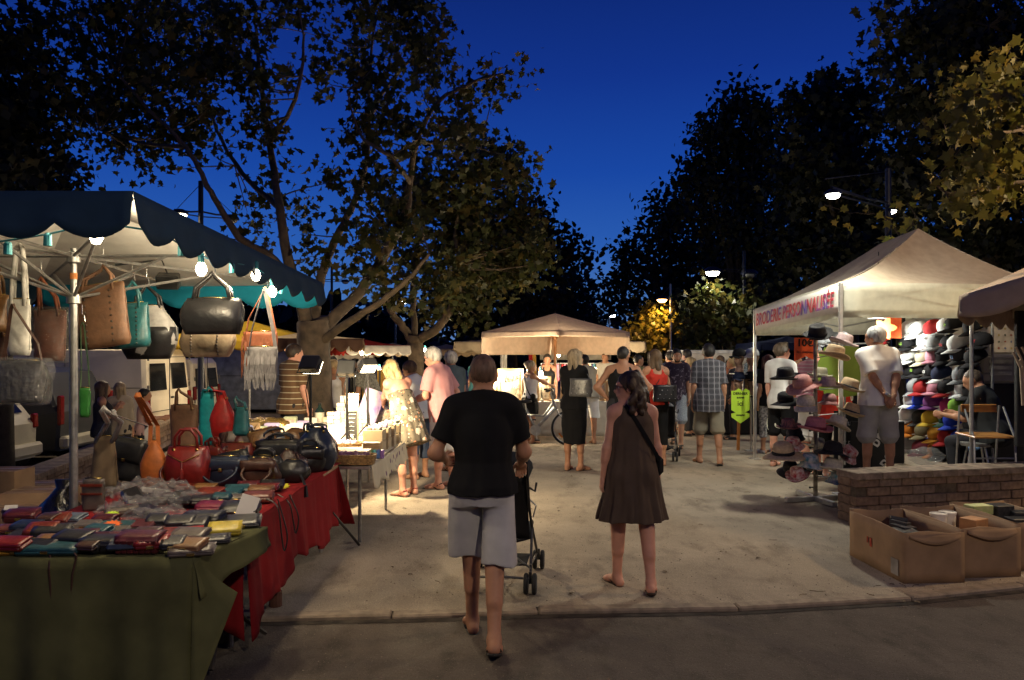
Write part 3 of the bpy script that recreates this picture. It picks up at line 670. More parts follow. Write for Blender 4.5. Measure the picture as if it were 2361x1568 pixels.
# plane tree beside the lavender stall
tree('plane_tree', 'big plane tree with pale spotted trunk behind the lavender stall', (X(728, 12.6), 12.6, 0), [
    ([(728, 1070), (728, 960), (724, 860), (722, 790), (722, 735)], .30, .255),
    ([(718, 770), (690, 690, -.2), (664, 600, -.3), (645, 480, -.3), (622, 330, .2), (603, 200, .4), (590, 60, .6)], .125, .022),
    ([(676, 650, -.2), (620, 590, -.6), (560, 555, -.9), (520, 500, -1.2), (480, 430, -1.4), (430, 340, -1.6), (350, 260, -1.6), (270, 170, -1.6)], .078, .016),
    ([(728, 770), (800, 705, .3), (850, 645, .4), (900, 565, .4), (938, 480, .3), (945, 420, .2), (960, 330, -.2), (1005, 240, -.5), (1090, 190, -.8), (1160, 170, -1)], .115, .014),
    ([(722, 760), (738, 650, .5), (770, 560, .8), (815, 470, 1), (843, 380, 1), (850, 270, 1), (852, 150, .8), (870, 30, .6)], .10, .016),
    ([(735, 790), (800, 745, -.5), (870, 700, -.9), (940, 645, -1.2), (990, 585, -1.4)], .085, .02),
    ([(850, 270, 1), (900, 190, 1.4), (960, 120, 1.5), (1010, 50, 1.6)], .05, .012), ([(645, 480, -.3), (560, 400, .5), (500, 300, 1), (470, 190, 1.2), (440, 60, 1.2)], .05, .012),
    ([(622, 330, .2), (680, 230, -.6), (700, 120, -.8), (690, 20, -1)], .05, .012), ([(945, 420), (900, 360, -.8), (830, 310, -1), (800, 210, -1)], .045, .012),
    ([(430, 340, -1.6), (330, 330, -1.3), (230, 300, -1.1)], .035, .01), ([(960, 330, -.2), (1040, 330, .3), (1130, 350, .5)], .03, .008),
    ], [(190, 60, 95), (310, 40, 110), (450, 50, 110), (175, 190, 70), (290, 170, 110), (420, 180, 105), (220, 290, 75), (330, 300, 70), (420, 290, 70), (560, 50, 85), (520, 150, 75), (600, 170, 55), (560, 270, 55), (620, 320, 45, 0, .7),
        (800, 60, 85), (760, 160, 45), (900, 60, 95), (970, 120, 70), (880, 190, 75), (1000, 190, 60, 0, .7), (1085, 175, 50, 0, .7), (1150, 175, 48, 0, .7), (1200, 160, 24), (1010, 290, 70), (920, 300, 70), (840, 330, 50), (1090, 290, 50, 0, .7), (690, 25, 60), (650, 160, 40, 0, .7),
        (880, 420, 60), (780, 440, 50, 0, .7), (700, 500, 45), (600, 490, 45), (560, 560, 45, 0, .7), (720, 590, 50, 0, .7), (820, 545, 60), (930, 520, 70), (870, 610, 50, 0, .7), (800, 640, 40, 0, .6), (90, 130, 45), (110, 50, 40), (330, 375, 35, 0, .7), (660, 400, 35, 0, .5), (1000, 60, 50, 0, .6), (480, 340, 40, 0, .6), (395, 400, 22, 0, .6)],
    12.6, .12, PLANE_L, BARK, per=1.4, seed=3)
tree('plane_tree', 'smaller plane tree with orange lit trunk left of the round tan parasol', (X(960, 19), 19, 0), [
    ([(962, 960), (960, 880), (958, 800), (958, 775)], .21, .19), ([(955, 790), (930, 755), (900, 715), (885, 640), (890, 560), (870, 480)], .12, .03),
    ([(962, 785), (1010, 755, -.3), (1050, 690, -.5), (1065, 620, -.5), (1050, 540), (1070, 450)], .13, .03), ([(957, 780), (952, 700, .5), (955, 620, .8), (970, 520, 1), (1000, 420, 1)], .10, .02)],
    [(1000, 430, 80), (1080, 420, 75), (1150, 400, 60), (1190, 430, 45), (900, 560, 55), (960, 620, 55), (1030, 540, 80), (1110, 510, 85), (1180, 520, 70), (1050, 620, 60), (1130, 620, 85), (1200, 600, 60), (900, 690, 40), (1010, 690, 45), (1090, 700, 50), (940, 470, 50), (1090, 350, 50), (1160, 350, 40), (1240, 570, 40)],
    19, .165, PLANE_L, BARK, per=2.1, seed=5)
# darker trees
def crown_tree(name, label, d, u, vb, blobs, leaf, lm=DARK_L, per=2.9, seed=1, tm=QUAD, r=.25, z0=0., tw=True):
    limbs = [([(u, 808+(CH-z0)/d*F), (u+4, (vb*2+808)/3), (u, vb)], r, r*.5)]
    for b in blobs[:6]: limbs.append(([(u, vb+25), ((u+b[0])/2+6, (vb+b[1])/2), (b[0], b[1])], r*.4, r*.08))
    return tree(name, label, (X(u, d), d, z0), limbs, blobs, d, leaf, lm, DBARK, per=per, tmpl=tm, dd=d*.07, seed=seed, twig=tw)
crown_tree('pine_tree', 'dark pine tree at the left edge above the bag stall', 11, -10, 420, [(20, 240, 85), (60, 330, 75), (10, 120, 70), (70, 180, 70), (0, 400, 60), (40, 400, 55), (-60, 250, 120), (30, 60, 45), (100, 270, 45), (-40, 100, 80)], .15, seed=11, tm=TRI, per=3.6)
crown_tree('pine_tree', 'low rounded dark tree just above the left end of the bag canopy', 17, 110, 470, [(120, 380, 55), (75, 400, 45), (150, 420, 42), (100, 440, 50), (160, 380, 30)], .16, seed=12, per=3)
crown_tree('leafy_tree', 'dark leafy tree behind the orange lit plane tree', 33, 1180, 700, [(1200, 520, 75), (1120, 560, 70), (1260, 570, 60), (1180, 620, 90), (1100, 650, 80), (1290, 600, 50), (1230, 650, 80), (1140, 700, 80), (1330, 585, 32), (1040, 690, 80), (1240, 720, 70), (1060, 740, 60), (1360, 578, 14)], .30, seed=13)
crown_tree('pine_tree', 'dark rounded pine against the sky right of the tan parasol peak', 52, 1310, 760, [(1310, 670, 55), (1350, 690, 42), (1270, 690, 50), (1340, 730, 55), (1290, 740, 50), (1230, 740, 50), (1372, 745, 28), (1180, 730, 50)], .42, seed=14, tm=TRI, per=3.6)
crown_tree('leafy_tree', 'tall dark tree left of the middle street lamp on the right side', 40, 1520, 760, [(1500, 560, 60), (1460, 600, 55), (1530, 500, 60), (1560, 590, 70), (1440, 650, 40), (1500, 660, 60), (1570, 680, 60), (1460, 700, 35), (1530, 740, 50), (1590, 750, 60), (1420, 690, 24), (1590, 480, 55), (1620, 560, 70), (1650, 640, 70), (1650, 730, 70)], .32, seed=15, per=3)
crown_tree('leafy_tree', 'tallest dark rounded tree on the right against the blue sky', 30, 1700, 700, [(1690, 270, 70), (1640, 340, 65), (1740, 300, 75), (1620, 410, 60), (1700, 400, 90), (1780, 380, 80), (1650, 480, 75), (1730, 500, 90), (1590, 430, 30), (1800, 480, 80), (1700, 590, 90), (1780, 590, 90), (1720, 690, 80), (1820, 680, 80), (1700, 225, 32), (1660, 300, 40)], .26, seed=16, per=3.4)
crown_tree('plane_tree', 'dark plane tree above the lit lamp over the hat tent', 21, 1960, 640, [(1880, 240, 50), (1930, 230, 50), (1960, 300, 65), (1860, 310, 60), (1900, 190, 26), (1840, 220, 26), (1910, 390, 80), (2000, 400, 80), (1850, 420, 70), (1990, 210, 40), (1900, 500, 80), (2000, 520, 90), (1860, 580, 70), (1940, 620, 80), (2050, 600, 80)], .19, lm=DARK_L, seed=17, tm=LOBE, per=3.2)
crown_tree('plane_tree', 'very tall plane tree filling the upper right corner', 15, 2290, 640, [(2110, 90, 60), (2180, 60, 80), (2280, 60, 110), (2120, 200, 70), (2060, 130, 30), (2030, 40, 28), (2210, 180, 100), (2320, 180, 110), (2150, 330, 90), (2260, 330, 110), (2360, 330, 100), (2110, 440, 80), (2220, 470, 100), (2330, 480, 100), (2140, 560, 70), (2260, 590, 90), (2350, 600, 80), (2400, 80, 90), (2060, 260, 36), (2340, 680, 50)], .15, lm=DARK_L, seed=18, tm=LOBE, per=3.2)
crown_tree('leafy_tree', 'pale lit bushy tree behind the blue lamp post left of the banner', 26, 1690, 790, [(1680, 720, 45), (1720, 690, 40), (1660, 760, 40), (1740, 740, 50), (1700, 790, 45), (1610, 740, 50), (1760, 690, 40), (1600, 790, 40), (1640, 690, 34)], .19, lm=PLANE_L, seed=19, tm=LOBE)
crown_tree('leafy_tree', 'small yellow lit tree under the orange street lamp', 36, 1500, 800, [(1490, 730, 30), (1470, 760, 30), (1520, 735, 28), (1545, 710, 24), (1455, 785, 22), (1500, 780, 35), (1540, 770, 40)], .21, lm=LIT_GOLD_L, seed=20, tm=LOBE)
# golden branch of a plane tree that stands outside the frame on the right; its nearest leaves one by one
gb = tree('plane_tree', 'overhanging golden lit plane branch at the right edge of the frame', (5.9, 7.3, 0), [
    ([(2640, 1130), (2640, 850), (2620, 500, .1)], .16, .12), ([(2620, 560), (2480, 420, .2), (2361, 300, .3), (2270, 230, .3), (2200, 200, .4)], .05, .008), ([(2480, 430, .2), (2361, 420, .2), (2270, 440, .1), (2190, 445, 0), (2150, 420, 0)], .03, .006),
    ([(2480, 420, .2), (2380, 200, .3), (2320, 110, .5)], .03, .006), ([(2361, 300, .3), (2270, 310, 0), (2190, 330, .2)], .02, .005)],
    [(2330, 140, 45), (2280, 190, 50), (2220, 235, 36), (2340, 240, 50), (2260, 290, 50), (2330, 340, 50), (2230, 350, 42), (2180, 300, 24), (2290, 400, 45), (2220, 430, 40), (2350, 420, 40), (2150, 420, 15), (2200, 470, 22), (2260, 470, 26)], 7.3, .082, LIT_GOLD_L, BARK, per=1.7, seed=21, dd=.5, droop=.9)
rng = np.random.default_rng(77); lv, lq = leaf_arrays(np.zeros((6, 3)), np.full(6, .10), LOBE, rng, .9); LM = []
for i in range(6): LM.append(npmesh('leaf', [(lv[i*len(LOBE):(i+1)*len(LOBE)], np.arange(len(LOBE))[None, :])], [LIT_GOLD_L], smooth=False))
for i in range(90):
    u, v, r = random.choice([(2330, 140, 45), (2280, 190, 50), (2220, 240, 36), (2340, 240, 50), (2260, 290, 50), (2330, 340, 50), (2230, 350, 40), (2290, 400, 45), (2220, 430, 36), (2250, 465, 26)])
    p = P(u+random.gauss(0, r*.6), v+random.gauss(0, r*.6), 6.75+random.uniform(-.1, .2)); link('leaf', LM[i % 6], gb, p-gb.location, (random.uniform(-.4, .4), random.uniform(-.4, .4), random.uniform(0, 6.3)))
gs_ = tree('plane_tree', 'small lit plane sprays hanging just below the big lamp on the right', (X(2060, 12.6), 12.6, 0), [([(2075, 1060), (2078, 700), (2085, 540)], .09, .05), ([(2085, 560), (2040, 500), (1960, 490), (1900, 470)], .02, .005), ([(2085, 540), (2110, 500), (2090, 470)], .02, .005)],
    [(1905, 470, 14), (1925, 490, 12), (1960, 500, 14), (1995, 490, 18), (2050, 520, 24), (2080, 540, 24), (2030, 545, 18), (2100, 480, 28), (2080, 490, 20), (2120, 520, 20)], 12.6, .12, LIT_GOLD_L, DBARK, per=.42, seed=23, dd=.3, droop=.9)
# far wood closing the view
m = MB(); rr = random.Random(31); POS, SZ = [], []
for i in range(330):
    a = i/330; x = -85+190*a+rr.uniform(-2, 2); y = 78+rr.uniform(-8, 8)-abs(a-.5)*10; hgt = 3.2+1.5*math.sin(x*.13)+1.0*math.sin(x*.37+1)+rr.uniform(-.5, .8)
    if 8 < x < 14: hgt = min(hgt, 3.2)
    if x > 16: hgt += 4
    if x < -10: hgt += 3
    c = np.array((x, y, hgt*.5)); g = RNG.normal(size=(95, 3))*np.array((1.5, 1.5, hgt*.32)); g[:, 2] = np.clip(g[:, 2], -hgt*.5, hgt*.55); POS.append(c+g); SZ.append(RNG.uniform(.9, 1.9, 95))
fw = link('far_wood', leaf_mesh('far_wood', np.concatenate(POS), np.concatenate(SZ), QUAD, DARK_L, RNG)); tag(fw, 'dark far line of trees behind the market stalls', 'wood', kind='stuff')

POS, SZ = [], []  # ring of trees added out of view to block the bright low sky
for i in range(300):
    a = -3.3+i/300*3.45; rr_ = 44+rr.uniform(-5, 5); hgt = 11+3*math.sin(i*.31)+rr.uniform(-1, 2); c = np.array((rr_*math.cos(a)*1.15, rr_*math.sin(a)-2, hgt*.5)); g = RNG.normal(size=(90, 3))*np.array((1.6, 1.6, hgt*.30)); g[:, 2] = np.clip(g[:, 2], -hgt*.5, hgt*.6); POS.append(c+g); SZ.append(RNG.uniform(1.2, 2.4, 90))
fw = link('far_wood', leaf_mesh('far_wood', np.concatenate(POS), np.concatenate(SZ), QUAD, DARK_L, RNG)); tag(fw, 'added unseen ring of dark trees that blocks low sky light', 'wood', kind='stuff')
# ------------------------------------------------------------------ street lamps
LENS = {}
def lens(c, e): return M('lamp_lens_%d_%d' % (int(c[1]*100), int(e)), c, emit=e, var=0)
def street_lamp(label, base, hgt, heads, lit, col, power, r=.055, ang=0., group='street lamps of the square', emit=30, soft=.12, blue=True, spot=140, hs=1.):
    """a post with horizontal twin-tube arms; heads = list of (dx, dy, lit)"""
    root = thing('street_lamp', label, 'street lamp', base, group=group); b = Vector(base); mb = MB()
    mb.lathe([(.09, 0), (.09, .35), (r*1.15, .4), (r, hgt*.6), (r*.85, hgt+.6), (0, hgt+.62)], b, 12); ob('post', mb, DARKM if blue else STEEL, root, auto=40)
    for dx, dy, on, *dz in heads:
        a = MB(); e = b+Vector((dx, dy, hgt+(dz[0] if dz else 0))); s_ = b+Vector((0, 0, hgt+.02))
        a.tube([s_, s_.lerp(e, .5)+Vector((0, 0, -.02)), e+Vector((dx, dy, 0)).normalized()*.1], .018, 6); a.tube([s_+Vector((0, 0, -.1)), e+Vector((0, 0, -.06))], .012, 6)
        a.tube([b+Vector((0, 0, hgt+.55)), e+Vector((dx*.1, dy*.1, .03))], .006, 4); ob('arm', a, DARKM if blue else STEEL, root)
        h_ = MB(); h_.lathe([(r_*hs, z_*hs) for r_, z_ in ((0, .06), (.08, .055), (.15, .01), (.165, -.035), (.15, -.04), (0, -.03))], e+Vector((0, 0, -.04)), 14); hd = ob('lamp_head', h_, DARKM, root, auto=40)
        q = MB(); q.lathe([(r_*hs, z_*hs) for r_, z_ in ((0, -.115), (.06, -.108), (.105, -.085), (.13, -.045), (.12, -.036), (0, -.032))], e+Vector((0, 0, -.045)), 14); ob('lens', q, lens(col, emit) if on else M('dull_lens', (.3, .3, .3), rough=.2), hd, True)
        if on: lamp('street_light', e+Vector((0, 0, -.15-.15*hs)), power, col, soft, 'POINT' if spot > 180 else 'SPOT', e+Vector((0, 0, -3)), min(spot, 180), .35, root)
    return root
WH, OR = (1., .93, .80), (1., .52, .14)
p = P(463, 490, 15); street_lamp('street lamp on a tall dark pole seen above the bag canopy', (p.x, p.y, -.2), p.z+.2, [(-.30, -.25, True), (.45, .35, False)], 1, (1, .80, .52), 420, emit=25)
p = P(2048, 470, 13.3); q = P(1921, 436, 9.2); street_lamp('brightest lamp, glowing in front of the dark trees above the hat tent', (p.x, p.y, 0), p.z, [(q.x-p.x, q.y-p.y, True, q.z-p.z), (.2, .3, True)], 1, (1., .97, .80), 300, emit=45, spot=150, hs=.62)
p = P(1715, 622, 25); street_lamp('street lamp on a blue post between banner and tan parasol', (p.x, p.y, 0), p.z, [(-1.08, -.3, True), (.3, .4, False)], 1, (1., .93, .74), 330, emit=40, spot=160, hs=1.7)
p = P(1546, 686, 35); street_lamp('orange sodium street lamp in front of the small yellow lit tree', (p.x, p.y, 0), p.z, [(-.42, -.2, True)], 1, OR, 420, emit=25, blue=False, spot=170, hs=1.7)
p = P(912, 690, 36); street_lamp('small distant street lamp between the two plane tree trunks', (p.x, p.y, 0), p.z, [(.4, -.2, True)], 1, (.85, .93, 1), 90, emit=30, hs=1.6)
p = P(765, 645, 30); street_lamp('unlit twin arm lamp post right of the bag canopy tip', (p.x, p.y, 0), p.z, [(-.5, -.1, False), (.5, .1, False)], 1, WH, 0)
p = P(1405, 723, 50); street_lamp('farthest white street lamp low in the gap of blue sky', (p.x, p.y, 0), p.z, [(.2, -.2, True)], 1, (.85, .93, 1), 40, emit=20, hs=1.8)
# two lamp posts outside the frame, the near square is lit by them
street_lamp('street lamp outside the frame to the right', (7.4, 6.6, 0), 4.5, [(-.6, 0, True)], 1, (1., .70, .38), 430, emit=20, blue=False, spot=360)
street_lamp('street lamp outside the frame behind the camera', (3.4, -2.6, -.05), 5.4, [(-.6, 0, True)], 1, (1., .80, .60), 700, emit=20, blue=False, spot=165)
m = MB(); m.tube(arc(P(1322, 641, 60), P(1420, 643, 60), .1, 4)+arc(P(1420, 643, 60), P(1600, 640, 60), .1, 4), .02, 4); m.tube([P(1322, 641, 60)-Vector((0, 0, 5)), P(1322, 641, 60)], .07, 6); m.tube([P(1600, 640, 60)-Vector((0, 0, 5)), P(1600, 640, 60)], .07, 6)
m.tube([P(1322, 641, 60)-Vector((0, 0, 7.4)), P(1322, 641, 60)-Vector((0, 0, 5))], .07, 6); m.tube([P(1600, 640, 60)-Vector((0, 0, 7.4)), P(1600, 640, 60)-Vector((0, 0, 5))], .07, 6)
single('overhead_wire', m, RUBBER, 'thin overhead wire between two poles across the gap of sky', 'wire')
# ================================================================== brick walls
BRK = [M('block_brick_%d' % i, c, rough=.9, var=.16, scale=18, bump=.5, bscale=60) for i, c in enumerate(((.19, .12, .078), (.215, .14, .09), (.155, .10, .07), (.20, .14, .10)))]
CAPM = M('wall_cap_block', (.25, .185, .13), rough=.9, var=.18, scale=14, bump=.5, bscale=50)
BRM = {}
def brick_mesh(sz, mat, key):
    if key not in BRM:
        m = MB(); m.box((0, 0, 0), sz, None, .006); BRM[key] = m.mesh('brick', (mat,))
    return BRM[key]
def brick_wall(label, p0, p1, hgt, bl, bh, th, capw, caph, limit=230, seed=1, z0=0., gaps=0., ends=()):
    rd = random.Random(seed); p0, p1 = Vector((*p0, z0)), Vector((*p1, z0)); L = (p1-p0).length; an = math.atan2(p1.y-p0.y, p1.x-p0.x)
    root = thing('brick_wall', label, 'wall', p0, an); rows = int(round((hgt-caph)/bh)); n = 0
    core = MB(); core.box((L/2, th/2, (hgt-caph)/2), (L-.03, th-.05, hgt-caph)); ob('mortar_core', core, M('mortar', (.10, .075, .05), rough=1, var=.2, scale=20, bump=.4), root, world=False)
    for r in range(rows):
        off = (r % 2)*bl/2
        for i in range(-1, int(L/bl)+1):
            x0, x1 = max(0, i*bl+off), min(L, (i+1)*bl+off)
            if x1-x0 < .05: continue
            if rd.random() < gaps and 0 < r: continue
            k = rd.randrange(4); w = round(x1-x0-.009, 3); o = link('brick', brick_mesh((w, .10, bh-.008), BRK[k], (w, bh, k)), root, ((x0+x1)/2, .05+rd.uniform(-.006, .006), bh*(r+.5)), (0, 0, rd.uniform(-.012, .012))); n += 1
    for r in range(rows):                                  # short return at each end
        for xe in ends:
            for j in range(max(1, int(th/bl+.5))):
                k = rd.randrange(4); link('brick', brick_mesh((.10, th-.11, bh-.008), BRK[k], ('e', bh, k)), root, (xe, .10+(th-.10)/2, bh*(r+.5)), (0, 0, rd.uniform(-.02, .02)))
    nc = int(round(L/capw))
    for i in range(nc):
        w = L/nc-.008; o = link('cap_block', brick_mesh((round(w, 3), th+.05, caph), CAPM, ('cap', round(w, 3), caph, th)), root, ((i+.5)*L/nc, th/2, hgt-caph/2), (rd.uniform(-.008, .008), rd.uniform(-.006, .006), rd.uniform(-.008, .008)))
    return root
brick_wall('low brown block wall behind the open cardboard boxes', (3.45, 7.83), (6.9, 8.62), .52, .268, .092, .30, .30, .072, seed=4, gaps=.045, ends=(.05,))
m = MB(); m.box((3.42, 7.77, .09), (.10, .10, .18), (0, 0, .2), .012); single('loose_block', m, BRK[2], 'single loose block standing against the left end of the wall', 'block')
brick_wall('long low block wall running back behind the bag stall', (-4.62, 6.3), (-5.25, 9.6), .46, .20, .085, .26, .26, .06, seed=6, ends=())
brick_wall('far end of the block wall beside the parked white van', (-5.25, 9.6), (-6.6, 15.6), .46, .26, .10, .26, .34, .06, seed=8)

# ================================================================== market parasol canopies
def panel(a, b, apex, sag, n=8, outward=0.):
    def f(s_, t):
        e = a.lerp(b, s_); p = e.lerp(apex, t); w = math.sin(math.pi*s_)*(1-t)
        return p+Vector((0, 0, -sag*4*t*(1-t)*(.4+.6*math.sin(math.pi*s_))-sag*.5*w+outward))
    return f
def valance(a, b, h, lobes, amp, flare, ph=0., ripple=.01):
    d = (b-a).normalized(); o = Vector((d.y, -d.x, 0))
    def f(s_, t):
        L = h-amp+amp*abs(math.sin(math.pi*lobes*s_+ph))**.8*1.6 if lobes else h
        return a.lerp(b, s_)+Vector((0, 0, -L*t))+o*(flare*t+ripple*math.sin(s_*lobes*6.28+1)*t)
    return f
def canopy(root, cor, apex, vh, lobes, amp, mo, mi, mv=None, sag=.06, flare=.02, lining=True, vh2=None, skip=()):
    cor = [Vector(c) for c in cor]; apex = Vector(apex)
    r = MB(); li = MB()
    for i in range(4):
        r.grid(panel(cor[i], cor[(i+1) % 4], apex, sag), 10, 8); li.grid(panel(cor[i], cor[(i+1) % 4], apex, sag, outward=-.008), 10, 8)
    ob('canopy', r, mo, root, True)
    if lining: ob('lining', li, mi, root, True)
    for i in range(4):
        if i in skip: continue
        a, b = cor[i], cor[(i+1) % 4]; L = (b-a).length; n = max(1, round(L/lobes)) if lobes else 0; m = MB(); m.grid(valance(a, b, vh2[i] if vh2 else vh, n, amp, flare), max(12, n*8), 4)
        ob('valance', m, (mv[i] if mv else mo), root, True, solid=.004)
def frame(root, c, cor, apexz, hubz, slz, r=.022, mat=STEEL, zb=0., mids=True):
    m = MB(); c = Vector(c); m.tube([(c.x, c.y, zb), (c.x, c.y, slz)], r*1.15, 12); m.tube([(c.x, c.y, slz), (c.x, c.y, hubz+.05)], r*.9, 12)
    ob('pole', m, mat, root, auto=40)
    m = MB(); m.lathe([(r*1.3, -.04), (r*2.0, -.035), (r*2.0, .02), (r*1.3, .03)], (c.x, c.y, slz), 12); ob('collar', m, mat, root, auto=40); m = MB(); m.lathe([(r*1.2, -.05), (r*1.9, -.04), (r*1.9, .02), (r, .03)], (c.x, c.y, hubz), 12); ob('hub', m, mat, root, auto=40)
    pts = [Vector(p) for p in cor]; pts += [(pts[i]+pts[(i+1) % 4])/2 for i in range(4)] if mids else []
    for p in pts:
        h_ = Vector((c.x, c.y, hubz)); e = p+Vector((0, 0, -.03)); e = h_.lerp(e, .985)
        m = MB(); m.tube([h_, e], .011, 6); ob('rib', m, mat, root)
        q = h_.lerp(e, .52); m = MB(); m.tube([(c.x, c.y, slz), q], .010, 6); ob('strut', m, mat, root)
BULBG = M('lit_bulb_glass', (1, .82, .55), emit=40, var=0); SOCK = M('teal_socket', (.02, .16, .19), rough=.5)
bulb_no = 0
def bulb(label, p, power=14, r=.032, light=True, col=(1, .80, .52), group='bulbs hung at the market stalls', off=None, sock=SOCK):
    root = thing('light_bulb', label, 'bulb', p, group=group); p = Vector(p); m = MB(); m.lathe([(0, -r*1.5), (r*.55, -r*1.35), (r, -r*.45), (r*.9, r*.2), (r*.5, r*.95), (r*.45, r*1.1)], p, 12); ob('glass', m, BULBG, root, True)
    m = MB(); m.lathe([(r*.55, r*.95), (r*.6, r*2.5), (r*.3, r*2.8), (0, r*2.8)], p, 10); ob('socket', m, sock, root)
    if light: lamp('bulb_light', p+Vector(off or (-.05, .02, -.075)), power, col, .03, parent=root)
    return root
# ------------------------------------------------------------------ bag stall canopy
SHADE_TURQ = cloth('blue_canvas', (.022, .050, .085), rough=.75); CREAMLIN = cloth('white_canvas_lining', (.78, .76, .70)); LIT_TURQ = cloth('turquoise_canvas', (.02, .30, .44), trans=.25)  # same fabric twice: shade darkens one colour, bulb light brightens the other
cN, cR, cL, cM = Vector((-1.70, 3.5, 2.465)), Vector((-1.60, 6.6, 2.32)), Vector((-4.0, 6.6, 2.32)), Vector((-4.05, 3.5, 2.465))
PA = (X(170, 5.05), 5.05, 0)
st = thing('market_parasol', 'big rectangular parasol with shade-dark blue scalloped valance and white underside over the bag stall', 'parasol', PA)
canopy(st, [cN, cR, cL, cM], (-2.83, 5.05, 2.74), .19, .345, .042, SHADE_TURQ, CREAMLIN, [SHADE_TURQ, LIT_TURQ, SHADE_TURQ, SHADE_TURQ], sag=.04)
frame(st, PA, [cN, cR, cL, cM], 2.7, 2.36, 2.09, .022)
m = MB(); m.lathe([(.0215, -.02), (.0225, -.02), (.0225, .02), (.0215, .02)], (PA[0], PA[1], 2.23), 12); ob('tape_band', m, M('orange_tape', (.75, .28, .08)), st)
m = MB()
for (x, y) in ((.4, 0), (-.4, 0), (0, .4), (0, -.4)): m.tube([(PA[0], PA[1], .04), (PA[0]+x, PA[1]+y, .03)], .02, 6)
ob('foot', m, STEEL, st)
for k, (u, v, d) in enumerate(((222, 541, 3.58), (464, 618, 4.25), (590, 632, 5.0), (628, 670, 5.35))):
    bulb(['lit bulb nearest the camera, left under the front of the blue valance', 'lit bulb just above the black duffel bag', 'lit bulb half hidden behind the right scalloped valance', 'lit bulb lowest in front of the turquoise far valance'][k], P(u, v, d), (20, 32, 30, 26)[k], .030, off=(-.10, .08, .10), group='bulbs under the bag stall parasol')
m = MB(); ep = [P(-20, 560, 3.6), P(110, 540, 3.6), P(222, 518, 3.6), P(357, 535, 3.75), P(418, 565, 4.0), P(464, 592, 4.25), P(530, 605, 4.6), P(590, 618, 5.0), P(628, 645, 5.35), P(665, 655, 5.9)]
m.tube(smooth_path(ep, 4), .005, 5)
fs = single('festoon_cable', m, SOCK, 'teal cable of the bulb string under the blue parasol', 'cable')
for (u, v, d) in ((18, 572, 3.6), (110, 552, 3.6), (357, 547, 3.75), (418, 577, 4.0), (535, 618, 4.6), (648, 668, 5.6)):
    m = MB(); p = P(u, v, d); m.lathe([(.016, -.03), (.018, -.03), (.017, .02), (.01, .03), (0, .03)], p, 10); ob('empty_socket', m, SOCK, fs)
fl = thing('flood_lamp', 'black flood lamp fixed under the white canopy lining', 'lamp', P(388, 648, 5.9)); m = MB(); p = P(388, 648, 5.9); m.box(p, (.16, .10, .11), (.4, 0, .2), .01); ob('housing', m, BLACKP, fl); m = MB(); m.tube([p+Vector((0, 0, .04)), p+Vector((-.05, 0, .16)), p+Vector((-.3, -.2, .1))], .008, 5); ob('cable', m, RUBBER, fl)

# ================================================================== bags
BC = {k: leather('leather_'+k, c, **kw) for k, c, kw in (('black', (0.016, 0.016, 0.018), {}), ('brown', (0.17, 0.085, 0.045), {'rough': .6}), ('teal', (0.02, 0.12, 0.135), {}), ('white', (0.7, 0.68, 0.62), {'rough': .5}), ('beige', (0.408, 0.315, 0.212), {}), ('rust', (0.216, 0.0612, 0.0216), {'rough': .7}), ('grey', (0.22, 0.21, 0.21), {'rough': .8}),
    ('green', (0.03, 0.16, 0.03), {}), ('orange', (0.425, 0.119, 0.0213), {'rough': .6}), ('red', (0.166, 0.0115, 0.0102), {}), ('navy', (0.014, 0.022, 0.045), {}), ('dbrown', (0.055, 0.026, 0.018), {}), ('tan', (0.196, 0.098, 0.035), {}), ('charcoal', (0.02, 0.02, 0.021), {}), ('coral', (0.139, 0.0198, 0.0099), {}), ('scarlet', (0.39, 0.015, 0.0112), {'rough': .5}),
    ('cyan', (0.016, 0.304, 0.336), {}), ('yellow', (0.468, 0.365, 0.0255), {}), ('mustard', (0.35, 0.182, 0.021), {}), ('pink', (0.176, 0.0168, 0.042), {}), ('maroon', (0.0728, 0.0101, 0.014), {}), ('lblue', (0.098, 0.133, 0.175), {}), ('dteal', (0.015, 0.06, 0.075), {}), ('taupe', (0.096, 0.078, 0.066), {}), ('salmon', (0.126, 0.036, 0.024), {}), ('olive', (0.12, 0.09, 0.05), {}), ('silver', (0.4, 0.39, 0.38), {}))}
def film_mat():
    m = M('clear_plastic_film', (.30, .30, .30), rough=.10, var=0, alpha=.26, spec=1., bump=1., bscale=34); return m
FILM = film_mat()
def ring_loft(m, rings, n=20, p=2.8, wob=.0, seed=1, z0=0.):
    """rings of (z, half width, half depth, x off, y off); superellipse sections with soft dents"""
    rd = random.Random(seed); a1, a2, a3 = (rd.uniform(0, 6) for _ in range(3)); vs, fs = [], []
    for z, w, d, xo, yo in rings:
        for k in range(n):
            q = 2*math.pi*k/n; c, s_ = math.cos(q), math.sin(q); x = w*math.copysign(abs(c)**(2/p), c); y = d*math.copysign(abs(s_)**(2/p), s_)
            g = 1+wob*(math.sin(3*q+a1+z*17)+.7*math.sin(5*q+a2-z*23)+.5*math.sin(8*q+a3+z*40)+.45*math.sin(14*q+a1)*min(1, abs(z)*9))
            vs.append((x*g+xo, y*g+yo, z+z0+wob*.25*w*math.sin(2*q+a3)))
    N = len(rings)
    for i in range(N-1):
        for k in range(n): fs.append((i*n+k, i*n+(k+1) % n, (i+1)*n+(k+1) % n, (i+1)*n+k))
    fs += [tuple(range(n))[::-1], tuple((N-1)*n+k for k in range(n))]
    return m.add(vs, fs)
